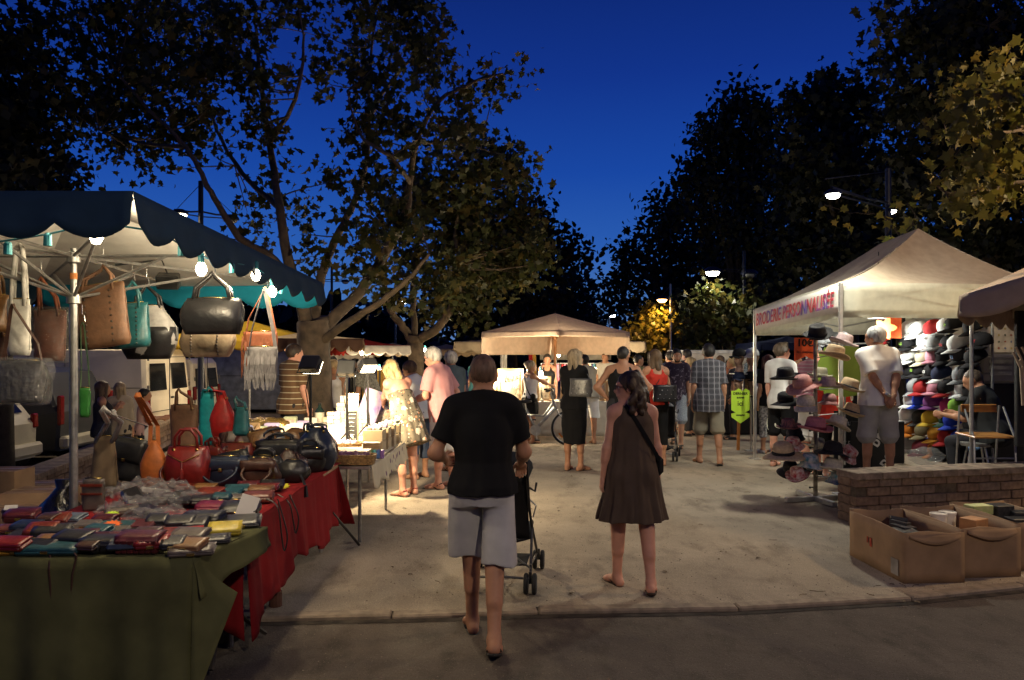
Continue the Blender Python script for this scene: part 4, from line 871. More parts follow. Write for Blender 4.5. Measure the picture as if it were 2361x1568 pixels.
def bag_rings(kind, w, h, d):
    out = []; K = 11
    for i in range(K):
        t = i/(K-1); b = min(1, (t/.08+.001))**.5 if t < .08 else 1
        if kind == 'tote': W, D = w/2*(.90+.10*t)*(.9+.1*b), d/2*(1-.72*t)*(.75+.25*b)
        elif kind == 'taper': W, D = w/2*(1-.30*t)*(.9+.1*b), d/2*(1-.7*t)*(.75+.25*b)
        elif kind == 'hobo': W, D = w/2*max(.16, (math.sin(math.pi*min(1, .16+t*.80))**.6)*(1 if t < .5 else 1-.45*(t-.5)*2)), d/2*max(.12, math.sin(math.pi*(.16+.78*t))**.8)
        elif kind == 'bucket': W, D = w/2*(.80+.34*math.sin(math.pi*min(1, t*1.05))-.35*max(0, t-.6)*2), d/2*(.80+.34*math.sin(math.pi*min(1, t*1.05))-.35*max(0, t-.6)*2)
        elif kind == 'bowl': W, D = w/2*(.80+.2*math.sin(math.pi*t*.9)), d/2*(math.sin(math.pi*(.16+.74*t))**.7)
        elif kind == 'duffel': W, D = w/2*(.86+.14*math.sin(math.pi*t)), d/2*max(.10, math.sin(math.pi*(.12+.80*t))**.7)
        elif kind == 'round': W, D = w/2*max(.2, math.sin(math.pi*(.10+.82*t))**.55), d/2*max(.2, math.sin(math.pi*(.10+.82*t))**.55)
        else: W, D = w/2*(.97+.03*b), d/2*(.8+.2*b)*(1-.25*t)
        out.append((h*t, W, D, 0, 0))
    return out
def make_bag(name, label, mat, base, w, h, d, kind='tote', rz=0., tilt=0., hand=None, hmat=None, hook=None, hh=.15, hr=.010, extra=None, group='handbags and purses of the bag stall', cat='bag', chain=False, wob=.02, seed=0, p=2.8, roll=0.):
    root = thing(name, label, cat, base, group=group, rot=(tilt, roll, rz)); seed = seed or int(abs(base[0]*1000+h*777)) % 997
    m = MB(); ring_loft(m, bag_rings(kind, w, h, d), 20, p, wob, seed); ob('body', m, mat, root, True, world=False)
    rg = bag_rings(kind, w, h, d)
    for s_ in (-1, 1): ob('seam', MB().tube([(s_*(r[1]+.001), 0, r[0]) for r in rg[1:-1]], .0035, 5), mat, root, True, world=False)
    ob('zip', MB().tube([(-rg[-1][1]*.8, 0, h+.003), (0, 0, h+.006), (rg[-1][1]*.8, 0, h+.003)], .004, 5), BRASS, root, True, world=False)
    hm = hmat or mat; inv = wmat(root).inverted(); rd = random.Random(seed)
    tw = bag_rings(kind, w, h, d)[-2][1]
    def handle(pts):
        m = MB(); m.tube(smooth_path(pts, 5) if len(pts) < 6 else pts, hr, 6, flat=1.0); ob('handle', m, hm, root, True, world=False)
    if hand == 'arch':
        for yy in (-1, 1):
            a = min(tw*.75, w*.26); y = yy*d*.16; handle([(-a, y, h*.90), (-a*.95, y*1.3, h+hh*.55), (-a*.45, y*1.3, h+hh*.95), (a*.45, y*1.3, h+hh*.95), (a*.95, y*1.3, h+hh*.55), (a, y, h*.90)])
            for xx in (-a, a): ob('buckle', MB().lathe([(.006, -.004), (.013, 0), (.006, .004)], (xx, y*1.25-.012*(yy < 0), h*.93), 8, Matrix.Rotation(1.57, 3, 'X')), BRASS, root, world=False)
    elif hand == 'hook':
        k = inv @ Vector(hook)
        for yy in (-1, 1):
            a = min(tw*.8, w*.30); y = yy*d*.13; handle([Vector((-a, y, h*.88)), Vector((-a*.85+k.x*.25, y*.9, h+(k.z-h)*.40)), k+Vector((-.018, y*.2, -.03)), k+Vector((0, y*.15, 0)), k+Vector((.018, y*.2, -.03)), Vector((a*.85+k.x*.25, y*.9, h+(k.z-h)*.40)), Vector((a, y, h*.88))])
            for xx in (-a, a): ob('buckle', MB().lathe([(.007, -.004), (.013, 0), (.007, .004)], (xx, y, h*.93), 8, Matrix.Rotation(1.57, 3, 'X')), BRASS, root, world=False)
    elif hand == 'strap':
        k = inv @ Vector(hook); m = MB()
        for s_ in (-1, 1): m.strap([(s_*tw*.9, 0, h*.9), (s_*tw*.7, 0, h+(k.z-h)*.3), (k.x+s_*.012, k.y, k.z-.03), (k.x, k.y, k.z)], hr*2, .004, (0, 1, .2) if rd.random() < .5 else (1, .3, 0))
        ob('strap', m, hm, root, world=False)
    elif hand == 'lay':
        handle([(-w*.3, -d*.3, h*.85), (-w*.38, -d*.8, h*.5), (0, -d*1.0, h*.2), (w*.36, -d*.75, h*.5), (w*.3, -d*.3, h*.85)])
    if chain:
        for s_ in (-1, 1):
            m = MB()
            for i in range(9): m.lathe([(.004, -.003), (.008, 0), (.004, .003)], (s_*w*.24, -bag_rings(kind, w, h, d)[min(10, i+1)][2]*1.02-.004, h*(.08+.1*i)), 6, Matrix.Rotation(1.57, 3, 'X'))
            ob('chain', m, M('dark_chain', (.25, .22, .2), rough=.3, metal=1), root, world=False)
    if extra: extra(root, w, h, d)
    return root
def hang(label, mat, u0, u1, vt, vb, d, hook, kind='tote', dep=.12, **k):
    c = P((u0+u1)/2, vb, d); return make_bag(k.pop('name', 'handbag'), label, mat, c, (u1-u0)/F*d, (vb-vt)/F*d, dep, kind, hand=k.pop('hand', 'hook'), hook=P(hook[0], hook[1], d) if hook else None, **k)
def x_flap(col, hf=.45, clasp=True):
    def f(root, w, h, d):
        m = MB(); m.grid(lambda s_, t: Vector(((s_-.5)*w*(.98-.1*t*t), -d*.40-.012-.012*math.sin(math.pi*t), h*(.97-hf*t)-.02*abs(s_-.5)*t)), 8, 5); ob('flap', m, col, root, True, world=False, solid=.006)
        if clasp: m = MB(); m.box((0, -d*.42-.028, h*(1-hf)), (.03, .008, .025), None, .003); ob('clasp', m, BRASS, root, world=False)
    return f
def x_fringe(col, rows=2):
    def f(root, w, h, d):
        rd = random.Random(4)
        for r in range(rows):
            m = MB(); z0 = h*(.80-.40*r)
            for i in range(30):
                x = (i/29-.5)*w*.98; L = h*(.55+.1*rd.random()); m.strap([(x, -d*.42-.006-.004*r, z0+.02*math.cos(i)), (x+rd.uniform(-.006, .006), -d*.5-.014+.004*r, z0-L*.5), (x+rd.uniform(-.014, .014), -d*.45-.01, z0-L)], .007, .003, (1, 0, 0))
            ob('fringe', m, col, root, world=False)
    return f
def x_film(root, w, h, d):
    m = MB(); ring_loft(m, [(z*1.12-h*.05, a*1.10+.012, b*1.25+.018, 0, 0) for z, a, b, _, _ in bag_rings('tote', w, h, d)], 28, 3.2, .05, 5); ob('plastic_wrap', m, FILM, root, True, world=False)
def x_tassel(root, w, h, d):
    m = MB(); m.tube([(0, -d*.5-.01, h*.66), (.004, -d*.5-.02, h*.52)], .006, 6); m.lathe([(.004, 0), (.012, -.01), (.015, -.07), (0, -.07)], (.004, -d*.5-.02, h*.52), 8); ob('tassel', m, BRASS if False else BC['red'], root, world=False)
    m = MB()
    for s_ in (-1, 1): m.tube([(0, -d*.52, h*.66), (s_*w*.36, -d*.40, h*.84)], .004, 5)
    ob('zip', m, BRASS, root, world=False)
# hanging under the parasol, left to right
hang('tan leather bag cut by the left edge of the frame', BC['tan'], -60, 22, 680, 765, 5.0, (-14, 600), dep=.16)
hang('slim white bag on long white straps at far left', BC['white'], 18, 70, 690, 820, 4.8, (45, 560), dep=.10, wob=.03, hr=.012)
hang('rust brown bag wrapped in clear film behind the white bag', BC['rust'], 78, 152, 716, 832, 5.4, (95, 640), dep=.12, extra=x_film, wob=.03)
hang('black gathered bag inside a clear plastic sack at far left', BC['black'], -6, 108, 832, 928, 4.6, (30, 700), 'bowl', dep=.13, extra=x_film, hand='strap', wob=.05, hmat=BC['dbrown'])
hang('large brown suede tote with chains beside the parasol pole', BC['brown'], 186, 308, 655, 800, 5.2, (238, 612), dep=.15, chain=True, roll=R_(-9), wob=.02)
hang('teal tote half hidden behind the brown tote', BC['teal'], 258, 352, 700, 802, 5.5, (305, 648), dep=.15, roll=R_(-6), chain=True)
b = hang('white and black two tone bag hanging behind the teal tote', BC['silver'], 286, 400, 705, 828, 5.8, (338, 655), 'bucket', dep=.2, hmat=BC['black'])
m = MB(); ring_loft(m, [(z, a*1.02, bb*1.02, 0, 0) for z, a, bb, _, _ in bag_rings('bucket', 114/F*5.8, 123/F*5.8, .2)[:7]], 20, 2.8, .02, 3, 0); ob('base_panel', m, BC['black'], b, True, world=False)
hang('shiny black duffel shaped handbag hanging under the bulb', BC['black'], 419, 562, 688, 771, 5.0, (490, 628), 'duffel', dep=.17, hr=.014, wob=.035)
hang('beige pleated bag with chains below the black duffel bag', BC['beige'], 417, 542, 752, 823, 5.3, None, 'bowl', dep=.14, hand=None, chain=True, wob=.045)
hang('rust orange fringed bag behind the grey fringed bag', BC['rust'], 562, 640, 765, 850, 5.5, (611, 662), dep=.06, hand='strap', extra=x_fringe(BC['rust'], 2), hr=.012)
hang('grey suede shoulder bag with two rows of long fringe', BC['grey'], 570, 640, 800, 880, 5.2, (608, 668), dep=.07, hand='strap', extra=x_fringe(BC['grey'], 2), hr=.012)
hang('small green pouch hanging on a thin chain by the pole', BC['green'], 184, 208, 895, 962, 5.0, (190, 742), dep=.04, hand='strap', hmat=M('green_chain', (.06, .12, .06), metal=.5, rough=.4), hr=.004)
hang('black strappy bags bundled below the tan bag at far left', BC['dbrown'], -20, 16, 770, 840, 5.3, (0, 740), dep=.1)
# hooks on the frame
for (u, v, d, w_) in ((45, 552, 4.8, 'slim white bag'), (238, 604, 5.2, 'large brown tote'), (305, 640, 5.5, 'teal tote'), (490, 620, 5.0, 'black duffel bag'), (611, 655, 5.5, 'rust fringed bag'), (95, 632, 5.4, 'rust bag in film'), (338, 648, 5.8, 'white and black bag'), (190, 735, 5.0, 'green pouch chain')):
    p = P(u, v, d); m = MB(); m.tube([p+Vector((0, 0, -.03)), p+Vector((.02, 0, -.02)), p+Vector((.012, 0, .02)), p+Vector((0, 0, .03)), p+Vector((0, 0, .09))], .003, 5); single('hanging_hook', m, CHROME, 'thin metal hook above the '+w_, 'hook', 'hooks on the parasol ribs')
# ------------------------------------------------------------------ tables of the bag stall
OLIVE = cloth('olive_cloth', (.095, .097, .042), var=.14, scale=4); REDC = cloth('red_cloth', (.20, .011, .013))
def table(label, x0, x1, y0, y1, h, trestle=True, mat=None, group='stall tables', yaw=0.):
    root = thing('trestle_table', label, 'table', ((x0+x1)/2, (y0+y1)/2, 0), group=group); m = MB(); m.box(((x0+x1)/2, (y0+y1)/2, h-.015), (x1-x0, y1-y0, .03), None, .004); ob('table_top', m, mat or M('plywood', (.38, .27, .16), rough=.7), root)
    for x in (x0+.12, x1-.12):
        for y in (y0+.15, y1-.15):
            m = MB(); dx = .0 if not trestle else (.09 if x < (x0+x1)/2 else -.09); m.tube([(x, y, 0), (x+dx*0, y, h-.03)], .016, 8); ob('leg', m, STEEL, root)
    return root
TZ = .75
table('front table under the olive cloth', -4.2, -1.56, 3.76, 4.40, TZ-.006); table('side table under the red cloth', -2.75, -1.54, 4.46, 6.92, TZ-.006)
def drape(a, b, ztop, hem, nf, amp, flare, ph=0.):
    a, b = Vector(a), Vector(b); d = (b-a).normalized(); o = Vector((d.y, -d.x, 0)); L = (b-a).length
    def f(s_, t):
        L_ = hem(s_); w = amp*t**.8*(math.sin(nf*s_*6.28+ph)+.5*math.sin(nf*2.3*s_*6.28+2*ph)); return a.lerp(b, s_)+Vector((0, 0, ztop-L_*t))+o*(flare*t**1.2+w)+d*.01*math.sin(t*5+s_*40)*t
    return f
m = MB(); m.grid(lambda s_, t: Vector((-4.3+(2.77+.145*t)*s_, 3.74+.68*t, TZ+.004*math.sin(s_*23)*math.sin(t*9)+.003)), 30, 10)
m.grid(drape((-4.3, 3.74, 0), (-1.53, 3.74, 0), TZ+.003, lambda s_: .74, 5.5, .034, .035), 90, 14)
m.grid(drape((-1.53, 3.74, 0), (-1.385, 4.42, 0), TZ+.003, lambda s_: .19-.085*s_, 1.5, .012, .035, 1), 18, 6)
m.grid(lambda s_, t: Vector((-1.53+.03*s_+.11*s_*t*(.4+t), 3.74+.02*s_-.03*t+.10*s_*t, TZ+.003-(.74-.55*s_)*t)), 6, 14)
single('olive_tablecloth', m, OLIVE, 'olive green cloth hanging to the ground over the front table', 'tablecloth', smooth=True, solid=.003)
m = MB(); m.grid(lambda s_, t: Vector((-2.77+1.25*s_, 4.44+2.5*t, TZ+.004+.003*math.sin(s_*19+t*30))), 12, 24)
hem = lambda s_: .50+.05*math.sin(s_*11)+.03*math.sin(s_*29)+(.16*max(0, 1-s_/.06))+.05*max(0, (s_-.93)/.07)
m.grid(drape((-1.52, 4.44, 0), (-1.55, 6.94, 0), TZ+.004, hem, 7, .016, .045), 90, 14)
m.grid(lambda s_, t: Vector((-1.55-.03*s_+(.15*t*(1-s_)), 6.94+.02*t, TZ+.004-.55*t)), 8, 8)
m.grid(drape((-2.77, 4.44, 0), (-1.52, 4.44, 0), TZ+.004, lambda s_: .50+.15*max(0, (s_-.8)/.2), 3, .012, .03), 30, 10)
single('red_tablecloth', m, REDC, 'dark red cloth with uneven hem over the side table of bags', 'tablecloth', smooth=True, solid=.003)
m = MB(); m.tube([(-1.75, 4.15, .55), (-1.50, 4.75, .03)], .014, 6); m.tube([(-1.70, 4.75, .62), (-1.62, 4.2, .03)], .014, 6); single('folding_trestle', m, M('dark_trestle', (.05, .045, .04), rough=.5, metal=.4), 'dark folding trestle leg slanting out under the olive cloth', 'trestle')
make_bag('holdall', 'black holdall lying in the dark under the front table', BC['black'], (-1.83, 4.7, 0), .42, .16, .30, 'duffel', group=None, rz=.2)
m = MB(); m.tube([(-1.52, 6.6, .38), (-1.36, 6.95, .02)], .012, 6); single('folding_trestle', m, M('dark_trestle', (.05, .045, .04)), 'slanted dark trestle leg below the far corner of the red cloth', 'trestle')
m = MB(); m.lathe([(.0, .0), (.045, 0), (.045, .10), (.03, .11), (0, .11)], (-1.62, 5.35, .0), 12); m.tube([(-1.62, 5.35, .1), (-1.66, 5.36, .3)], .012, 6); single('table_foot', m, M('worn_rust', (.12, .05, .03)), 'small rusty table foot just below the red hem', 'table foot')
# goods on the tables, placed by where they stand on the table top
def ontop(u, v, z=TZ): d = (CH-z)*F/(v-HV); return Vector((X(u, d), d, z+.006))
def stand(label, mat, u0, u1, vt, vb, kind, dep=.14, z=TZ, **k):
    b = ontop((u0+u1)/2, vb, z); b = b if b.y < 6.65 else P((u0+u1)/2, vb, 6.65); s_ = b.y/F; b = b+Vector((0, dep/2, 0)); return make_bag(k.pop('name', 'handbag'), label, mat, b, (u1-u0)*s_, (vb-vt)*s_, dep, kind, **k)
stand('orange soft shoulder bag with long orange straps', BC['orange'], 314, 378, 1020, 1128, 'hobo', .13, hand='strap', hook=P(318, 905, 5.35), hr=.014, p=2.3)
stand('grey and brown canvas satchel standing left of the orange bag', M('brown_canvas_bag', (.17, .12, .07), rough=.85, var=.2), 200, 262, 1010, 1130, 'taper', .12, hand='hook', hook=P(240, 938, 5.1), hmat=BC['silver'], hr=.014, wob=.05)
stand('silver grey messenger bag leaning on the canvas satchel', BC['charcoal'], 236, 318, 1012, 1110, 'box', .12, hand='strap', hook=P(262, 945, 4.9), hmat=BC['silver'], hr=.013, extra=x_flap(BC['charcoal'], .5), roll=.18)
stand('small tan pouch with red stripes below the canvas satchel', BC['taupe'], 186, 236, 1108, 1182, 'box', .05, extra=lambda r, w, h, d: ob('red_stripe', MB().box((0, -d/2-.004, h*.82), (w, .006, h*.08)).box((0, -d/2-.004, h*.55), (w, .006, h*.06)), BC['coral'], r, world=False))
stand('large glossy red handbag with gold zip and twin handles', BC['red'], 368, 472, 1035, 1132, 'duffel', .20, hand='arch', hh=.13, extra=x_tassel, hr=.011, wob=.03)
stand('brown leather tote with plaited handles behind the red bag', BC['brown'], 385, 450, 935, 1040, 'tote', .13, hand='hook', hook=P(412, 896, 6.65))
stand('turquoise glossy bag squeezed beside the scarlet bag', BC['cyan'], 452, 492, 905, 1030, 'taper', .10, hand='hook', hook=P(482, 892, 6.65), wob=.04)
stand('scarlet slouchy bag with rope handle', BC['scarlet'], 474, 536, 912, 1032, 'hobo', .16, hand='hook', hook=P(488, 892, 6.68), wob=.04)
stand('dark teal bag hanging low at the stall rear', BC['teal'], 532, 572, 940, 1005, 'taper', .10, z=.85, hand='hook', hook=P(545, 915, 6.7))
stand('crimson bag behind the large red handbag', BC['red'], 455, 510, 1030, 1080, 'duffel', .14, hand='arch', hh=.05)
stand('quilted coral red bag with chain strap', BC['coral'], 500, 582, 1025, 1085, 'duffel', .15, chain=True, hand='lay', hmat=M('dark_chain', (.25, .22, .2), rough=.3, metal=1), wob=.04)
stand('taupe suede bag slumped behind the coral bag', BC['taupe'], 515, 590, 996, 1040, 'bowl', .16, hand='arch', hh=.04, wob=.06)
stand('dark crumpled cloth bags heaped at the table rear', BC['charcoal'], 575, 665, 1000, 1045, 'round', .22, wob=.12)
stand('mustard brown suede bag on top of the dark heap', BC['tan'], 648, 702, 990, 1030, 'round', .15, wob=.12)
stand('black leather satchel with buckled front flap', BC['black'], 590, 692, 1018, 1098, 'box', .16, extra=x_flap(BC['black'], .55), hand='arch', hh=.05, wob=.02)
stand('navy drawstring bucket bag at the right end of the heap', BC['navy'], 684, 762, 992, 1090, 'bucket', .24, wob=.09, hand='arch', hh=.03)
stand('small round orange red bag behind the navy bucket bag', BC['coral'], 748, 775, 1014, 1064, 'round', .12)
stand('shiny navy bag folded over in the front of the heap', BC['navy'], 458, 560, 1058, 1126, 'bowl', .17, hand='lay', wob=.09, extra=x_flap(BC['navy'], .4))
stand('dark brown soft bag beside the navy bag', BC['dbrown'], 552, 636, 1062, 1128, 'round', .18, hand='lay', wob=.11, extra=x_flap(BC['dbrown'], .35, False))
stand('black bag with knotted straps hanging over the red cloth', BC['black'], 628, 708, 1066, 1118, 'round', .16, wob=.06, extra=lambda r, w, h, d: ob('tassel', MB().tube([(w*.3, -d*.4, h*.4), (w*.5, -d*.7, -.02), (w*.52, -d*.75, -.09)], [.01, .012, .018], 6), BC['black'], r, world=False))
m = MB(); m.box((-2.2, 6.72, TZ+.06), (1.0, .3, .10), None, .006); single('stock_carton', m, CARD, 'flat stock carton on the red table under the rearmost bags', 'box')
ry = random.Random(77)
for i, (u, v, kd, c_, nm, wd, hh_) in enumerate(((400, 1128, 'hobo', 'maroon', 'maroon', 70, 70), (448, 1118, 'bowl', 'red', 'dark red', 80, 60), (536, 1104, 'duffel', 'black', 'black', 84, 58), (600, 1112, 'bowl', 'charcoal', 'charcoal', 84, 56), (668, 1106, 'hobo', 'dbrown', 'dark brown', 76, 66), (706, 1094, 'bowl', 'black', 'black', 70, 60), (566, 1072, 'hobo', 'maroon', 'maroon', 80, 72), (640, 1070, 'duffel', 'navy', 'navy', 90, 66), (540, 1050, 'bowl', 'dbrown', 'dark brown', 76, 60), (720, 1062, 'hobo', 'charcoal', 'charcoal', 64, 70), (610, 1040, 'bowl', 'tan', 'tan', 70, 50), (484, 1090, 'hobo', 'coral', 'coral', 66, 60))):
    stand('slouched %s leather bag, %s of those squeezed into the heap' % (nm, ('leftmost', 'second from the left', 'sixth from the left', 'eighth from the left', 'tenth from the left', 'eleventh from the left', 'seventh from the left', 'tall middle one', 'fifth from the left', 'rightmost', 'highest tan one', 'third from the left')[i]), BC[c_], u-wd/2, u+wd/2, v-hh_, v, kd, .15, wob=.10, roll=ry.uniform(-.3, .3), rz=ry.uniform(-.5, .5), hand=('lay', 'arch')[i % 2], hh=.06, extra=x_flap(BC[c_], .4, i % 3 == 0) if i % 2 else None)
# black refuse bag and boxes behind on the left
m = MB(); ring_loft(m, [(0, .20, .18, 0, 0), (.1, .23, .2, 0, 0), (.35, .21, .19, .01, 0), (.55, .16, .15, .02, 0), (.66, .07, .08, .03, 0), (.72, .05, .04, .05, .02), (.78, .08, .03, .06, .02)], 26, 2.2, .07, 8); m.v = [tuple(Vector(q)+Vector((-3.42, 5.85, 0))) for q in m.v]
single('refuse_bag', m, M('black_plastic_bag', (.012, .012, .013), rough=.22, bump=1., bscale=11, spec=.7), 'black plastic refuse bag behind the parasol pole', 'bag', smooth=True)
def carton(label, c, sz, rz, open_=False, mat=CARD, group='cardboard boxes', prints=None, flaps=(), wall=.006):
    root = thing('cardboard_box', label, 'box', c, rz, group); w, d, h = sz
    if not open_:
        m = MB(); m.box((0, 0, h/2), sz, None, .004); ob('carton', m, mat, root, world=False)
        m = MB(); m.box((0, 0, h+.0015), (w, .05, .001)); m.box((0, -d/2-.0015, h*.86), (.05, .001, h*.28)); ob('tape', m, M('parcel_tape', (.36, .24, .12), rough=.3), root, world=False)
    else:
        m = MB(); m.box((0, 0, .004), (w, d, .008)); ob('bottom', m, mat, root, world=False)
        for s_ in (-1, 1):
            m = MB(); rd = random.Random(int(c[0]*100)+s_)
            m.grid(lambda a, t: Vector(((a-.5)*w, s_*(d/2)+s_*.012*math.sin(math.pi*a)*t*rd.uniform(.95, 1.05), h*t+.010*math.sin(a*7+s_)*t)), 10, 5); ob('side', m, mat, root, True, world=False, solid=wall)
            m = MB(); m.grid(lambda a, t: Vector((s_*(w/2)+s_*.006*math.sin(math.pi*a)*t, (a-.5)*d, h*t+.008*math.sin(a*5+s_)*t)), 10, 5); ob('side', m, mat, root, True, world=False, solid=wall)
    for s_, ang, ln in flaps:
        m = MB(); q = Vector((0, s_*math.cos(ang), math.sin(ang)))
        m.grid(lambda a, t: Vector(((a-.5)*w*.98, s_*d/2, h))+q*ln*t, 4, 2); ob('flap', m, mat, root, world=False, solid=wall)
    return root
b = carton('open brown carton with red R6 R180 print beside the black refuse bag', (X(88, 6.3), 6.35, .28), (.46, .36, .34), .1, flaps=((-1, -.9, .18),))
m = MB(); m.box((0, 0, 0), (.20, .002, .13)); wp = wmat(b) @ Vector((.05, -.183, .10)); ob('white_panel', MB().box((.05, -.1815, .10), (.22, .003, .15)), M('white_print', (.60, .56, .5)), b, world=False)
RT = M('red_print', (.45, .05, .03))
for i, (t_, z) in enumerate((('R6', .13), ('R180', .075))): text('print_text', t_, .052, RT, wmat(b) @ Vector((.06, -.1845, z)), (R_(90), 0, .1), b, extrude=.0004, bold=.002)
carton('plain brown carton standing on the low wall at far left', (X(16, 6.6), 6.6, .47), (.30, .3, .28), .05)
carton('flat tan carton left of the refuse bag below the printed carton', (X(18, 6.0), 6.0, .25), (.44, .3, .30), -.05)
carton('long flat carton lying on top of the block wall', (X(150, 7.0), 7.0, .47), (.9, .3, .10), .15)
carton('pale carton behind the orange bag', (X(330, 6.6), 6.75, .30), (.4, .3, .38), .1)
carton('tall brown carton under the pale table left of the orange bag', (X(360, 7.2), 7.3, 0), (.42, .35, .5), .1)
m = MB(); m.box((X(60, 5.9)+.1, 6.15, .12), (1.2, .9, .24)); single('pallet_stack', m, M('old_pallet_wood', (.14, .10, .065), var=.3, scale=20, stretch=(1, 6, 1)), 'low stack of boards under the cartons at far left', 'boards')

# ------------------------------------------------------------------ purses and wallets lying on the front tables
def purse(label, mat, u, v, w, d, h, rz=0., flap=True, clasp=True, tilt=0., extra=None, z=TZ, ribs=False, cat='purse'):
    d *= 1.25; h *= .95; tilt = tilt or random.uniform(.05, .22); b = ontop(u, v, z)+Vector((0, d*.5, d*.5*math.sin(tilt)+.002)); root = thing('purse', label, cat, b, group='purses and wallets laid out on the tables', rot=(tilt, 0, rz))
    m = MB(); m.box((0, 0, h/2), (w, d, h), None, min(.014, h*.42)); ob('body', m, mat, root, world=False, auto=50)
    if flap: m = MB(); m.grid(lambda s_, t: Vector(((s_-.5)*w*.99, d*.46-(d*.93)*t, h+.004+.004*math.sin(3.14*t)-(.35*h if t > .93 else 0))), 6, 8); ob('flap', m, mat, root, True, world=False, solid=.005)
    if clasp: m = MB(); m.box((0, -d*.5-.002, h*.62), (.035, .006, .016), None, .002); ob('clasp', m, BRASS, root, world=False)
    if ribs:
        m = MB()
        for i in range(7): m.box(((i-3)*w/7.4, -d*.5-.001, h*.5), (w/9.5, .008, h*.82), None, .004)
        ob('ribs', m, mat, root, world=False)
    if extra: extra(root, w, d, h)
    return root
stripd = lambda c: (lambda r, w, d, h: ob('wrist_strap', MB().tube([(w*.4, -d*.3, h*.6), (w*.55, -d*.62, h*.3), (w*.5, -d*.72, -.08), (w*.46, -d*.72, -.22), (w*.3, -d*.7, -.30), (w*.16, -d*.72, -.20), (w*.12, -d*.66, -.05), (w*.1, -d*.5, h*.3)], .005, 5), c, r, world=False))
purse('mustard yellow pouch at the left edge of the front table', BC['mustard'], 22, 1286, .20, .13, .03, .25)
purse('dark teal pouch with bow and dangling wrist strap', BC['dteal'], 100, 1288, .30, .13, .035, .03, extra=stripd(BC['dbrown']))
purse('black pouch with fabric rose on its front', BC['black'], 220, 1282, .18, .10, .06, 0, extra=lambda r, w, d, h: ob('rose', MB().lathe([(.028, 0), (.024, .012), (.012, .016), (.015, .008), (0, .012)], (0, -d*.5-.002, h*.55), 9, Matrix.Rotation(1.57, 3, 'X')), BC['black'], r, True, world=False))
purse('maroon crocodile clutch with silver clasp', BC['maroon'], 313, 1284, .215, .10, .085, 0, ribs=True)
purse('red leather wallet leaning at an angle in the middle', BC['scarlet'], 415, 1252, .19, .09, .035, .35)
purse('bright yellow wallet near the table corner', BC['yellow'], 508, 1244, .175, .11, .035, .25)
purse('slim black wallet between the red and yellow wallets', BC['black'], 390, 1270, .2, .07, .02, .4)
purse('slate wallet under the yellow wallet', BC['charcoal'], 470, 1262, .22, .09, .02, .25)
purse('taupe wallet at the front right corner of the olive cloth', BC['taupe'], 432, 1290, .21, .10, .025, .22)
purse('grey wallet right of the yellow wallet', BC['charcoal'], 548, 1222, .2, .14, .02, .25)
purse('black leather clutch with flap behind the red wallet', BC['charcoal'], 462, 1224, .22, .10, .07, -.05, extra=stripd(BC['black']) if False else None)
purse('raspberry pink purse behind the black clutch', BC['pink'], 486, 1194, .20, .10, .06, .0)
purse('dark red long wallet behind the crocodile clutch', BC['red'], 360, 1246, .2, .08, .03, .1)
purse('chestnut long wallet in the middle left', BC['rust'], 262, 1238, .26, .08, .035, .02)
purse('orange tan wallet left of the chestnut wallet', BC['tan'], 150, 1248, .28, .07, .02, 0)
purse('sky blue envelope purse in the second row', BC['lblue'], 178, 1230, .2, .08, .02, .05)
purse('periwinkle blue purse further back on the left', BC['lblue'], 140, 1208, .22, .09, .02, -.1)
purse('plum pouch at the far left of the second row', BC['maroon'], 36, 1212, .17, .1, .05, .2)
purse('dusky pink pouch at the left edge', BC['salmon'], 20, 1236, .18, .07, .02, 0)
purse('wine red pouch behind the sky blue purse', BC['maroon'], 110, 1220, .14, .07, .03, .1)
purse('brown wallet at the rear left of the front table', BC['dbrown'], 40, 1194, .2, .07, .03, 0)
purse('salmon red purse with chain on the red table', BC['salmon'], 588, 1166, .19, .12, .05, .15)
purse('coral wallet in the front row of the red table', BC['coral'], 510, 1146, .16, .09, .03, .2)
purse('orange tan purse between the coral wallets', BC['tan'], 470, 1136, .15, .08, .03, .1)
purse('deep coral pouch beside the price tag', BC['coral'], 478, 1160, .17, .1, .05, -.2)
purse('dark teal wallet behind the salmon purse', BC['dteal'], 546, 1144, .2, .09, .035, .15)
purse('charcoal purse with trailing strap at the red table edge', BC['charcoal'], 620, 1138, .17, .10, .05, .1)
purse('brick red wallet nearest the heap of bags', BC['coral'], 430, 1134, .18, .08, .03, .05)
purse('plum wallet beside the salmon purse', BC['taupe'], 540, 1162, .17, .09, .03, .2)
purse('black purse under the white price tag', BC['black'], 545, 1200, .22, .12, .06, .1)
rx = random.Random(41); KX = ['black', 'charcoal', 'dbrown', 'maroon', 'dteal', 'navy', 'red', 'taupe', 'black', 'tan', 'charcoal', 'coral']; NX = ['black', 'charcoal', 'dark brown', 'maroon', 'dark teal', 'navy', 'dark red', 'taupe', 'black', 'tan', 'charcoal', 'coral']
for i in range(40):
    a, b = divmod(i, 10); k = rx.randrange(12)
    if a < 3: u, v = 14+46*b+rx.uniform(-16, 16)+a*14, 1272-24*a+rx.uniform(-8, 8); wh = ('front', 'second', 'third')[a]+' row of the front table'
    else: u, v = 420+22*b+rx.uniform(-8, 8), 1172-4*b+rx.uniform(-10, 10); wh = 'near rows of the red table'
    purse('small %s wallet, %s from left in the %s' % (NX[k], ('first', 'second', 'third', 'fourth', 'fifth', 'sixth', 'seventh', 'eighth', 'ninth', 'tenth')[b], wh), BC[KX[k]], u, v, rx.uniform(.10, .19), rx.uniform(.07, .10), rx.uniform(.018, .04), rx.uniform(-.22, .22), rx.random() < .7, rx.random() < .6, rx.uniform(.1, .3), z=TZ+.02)
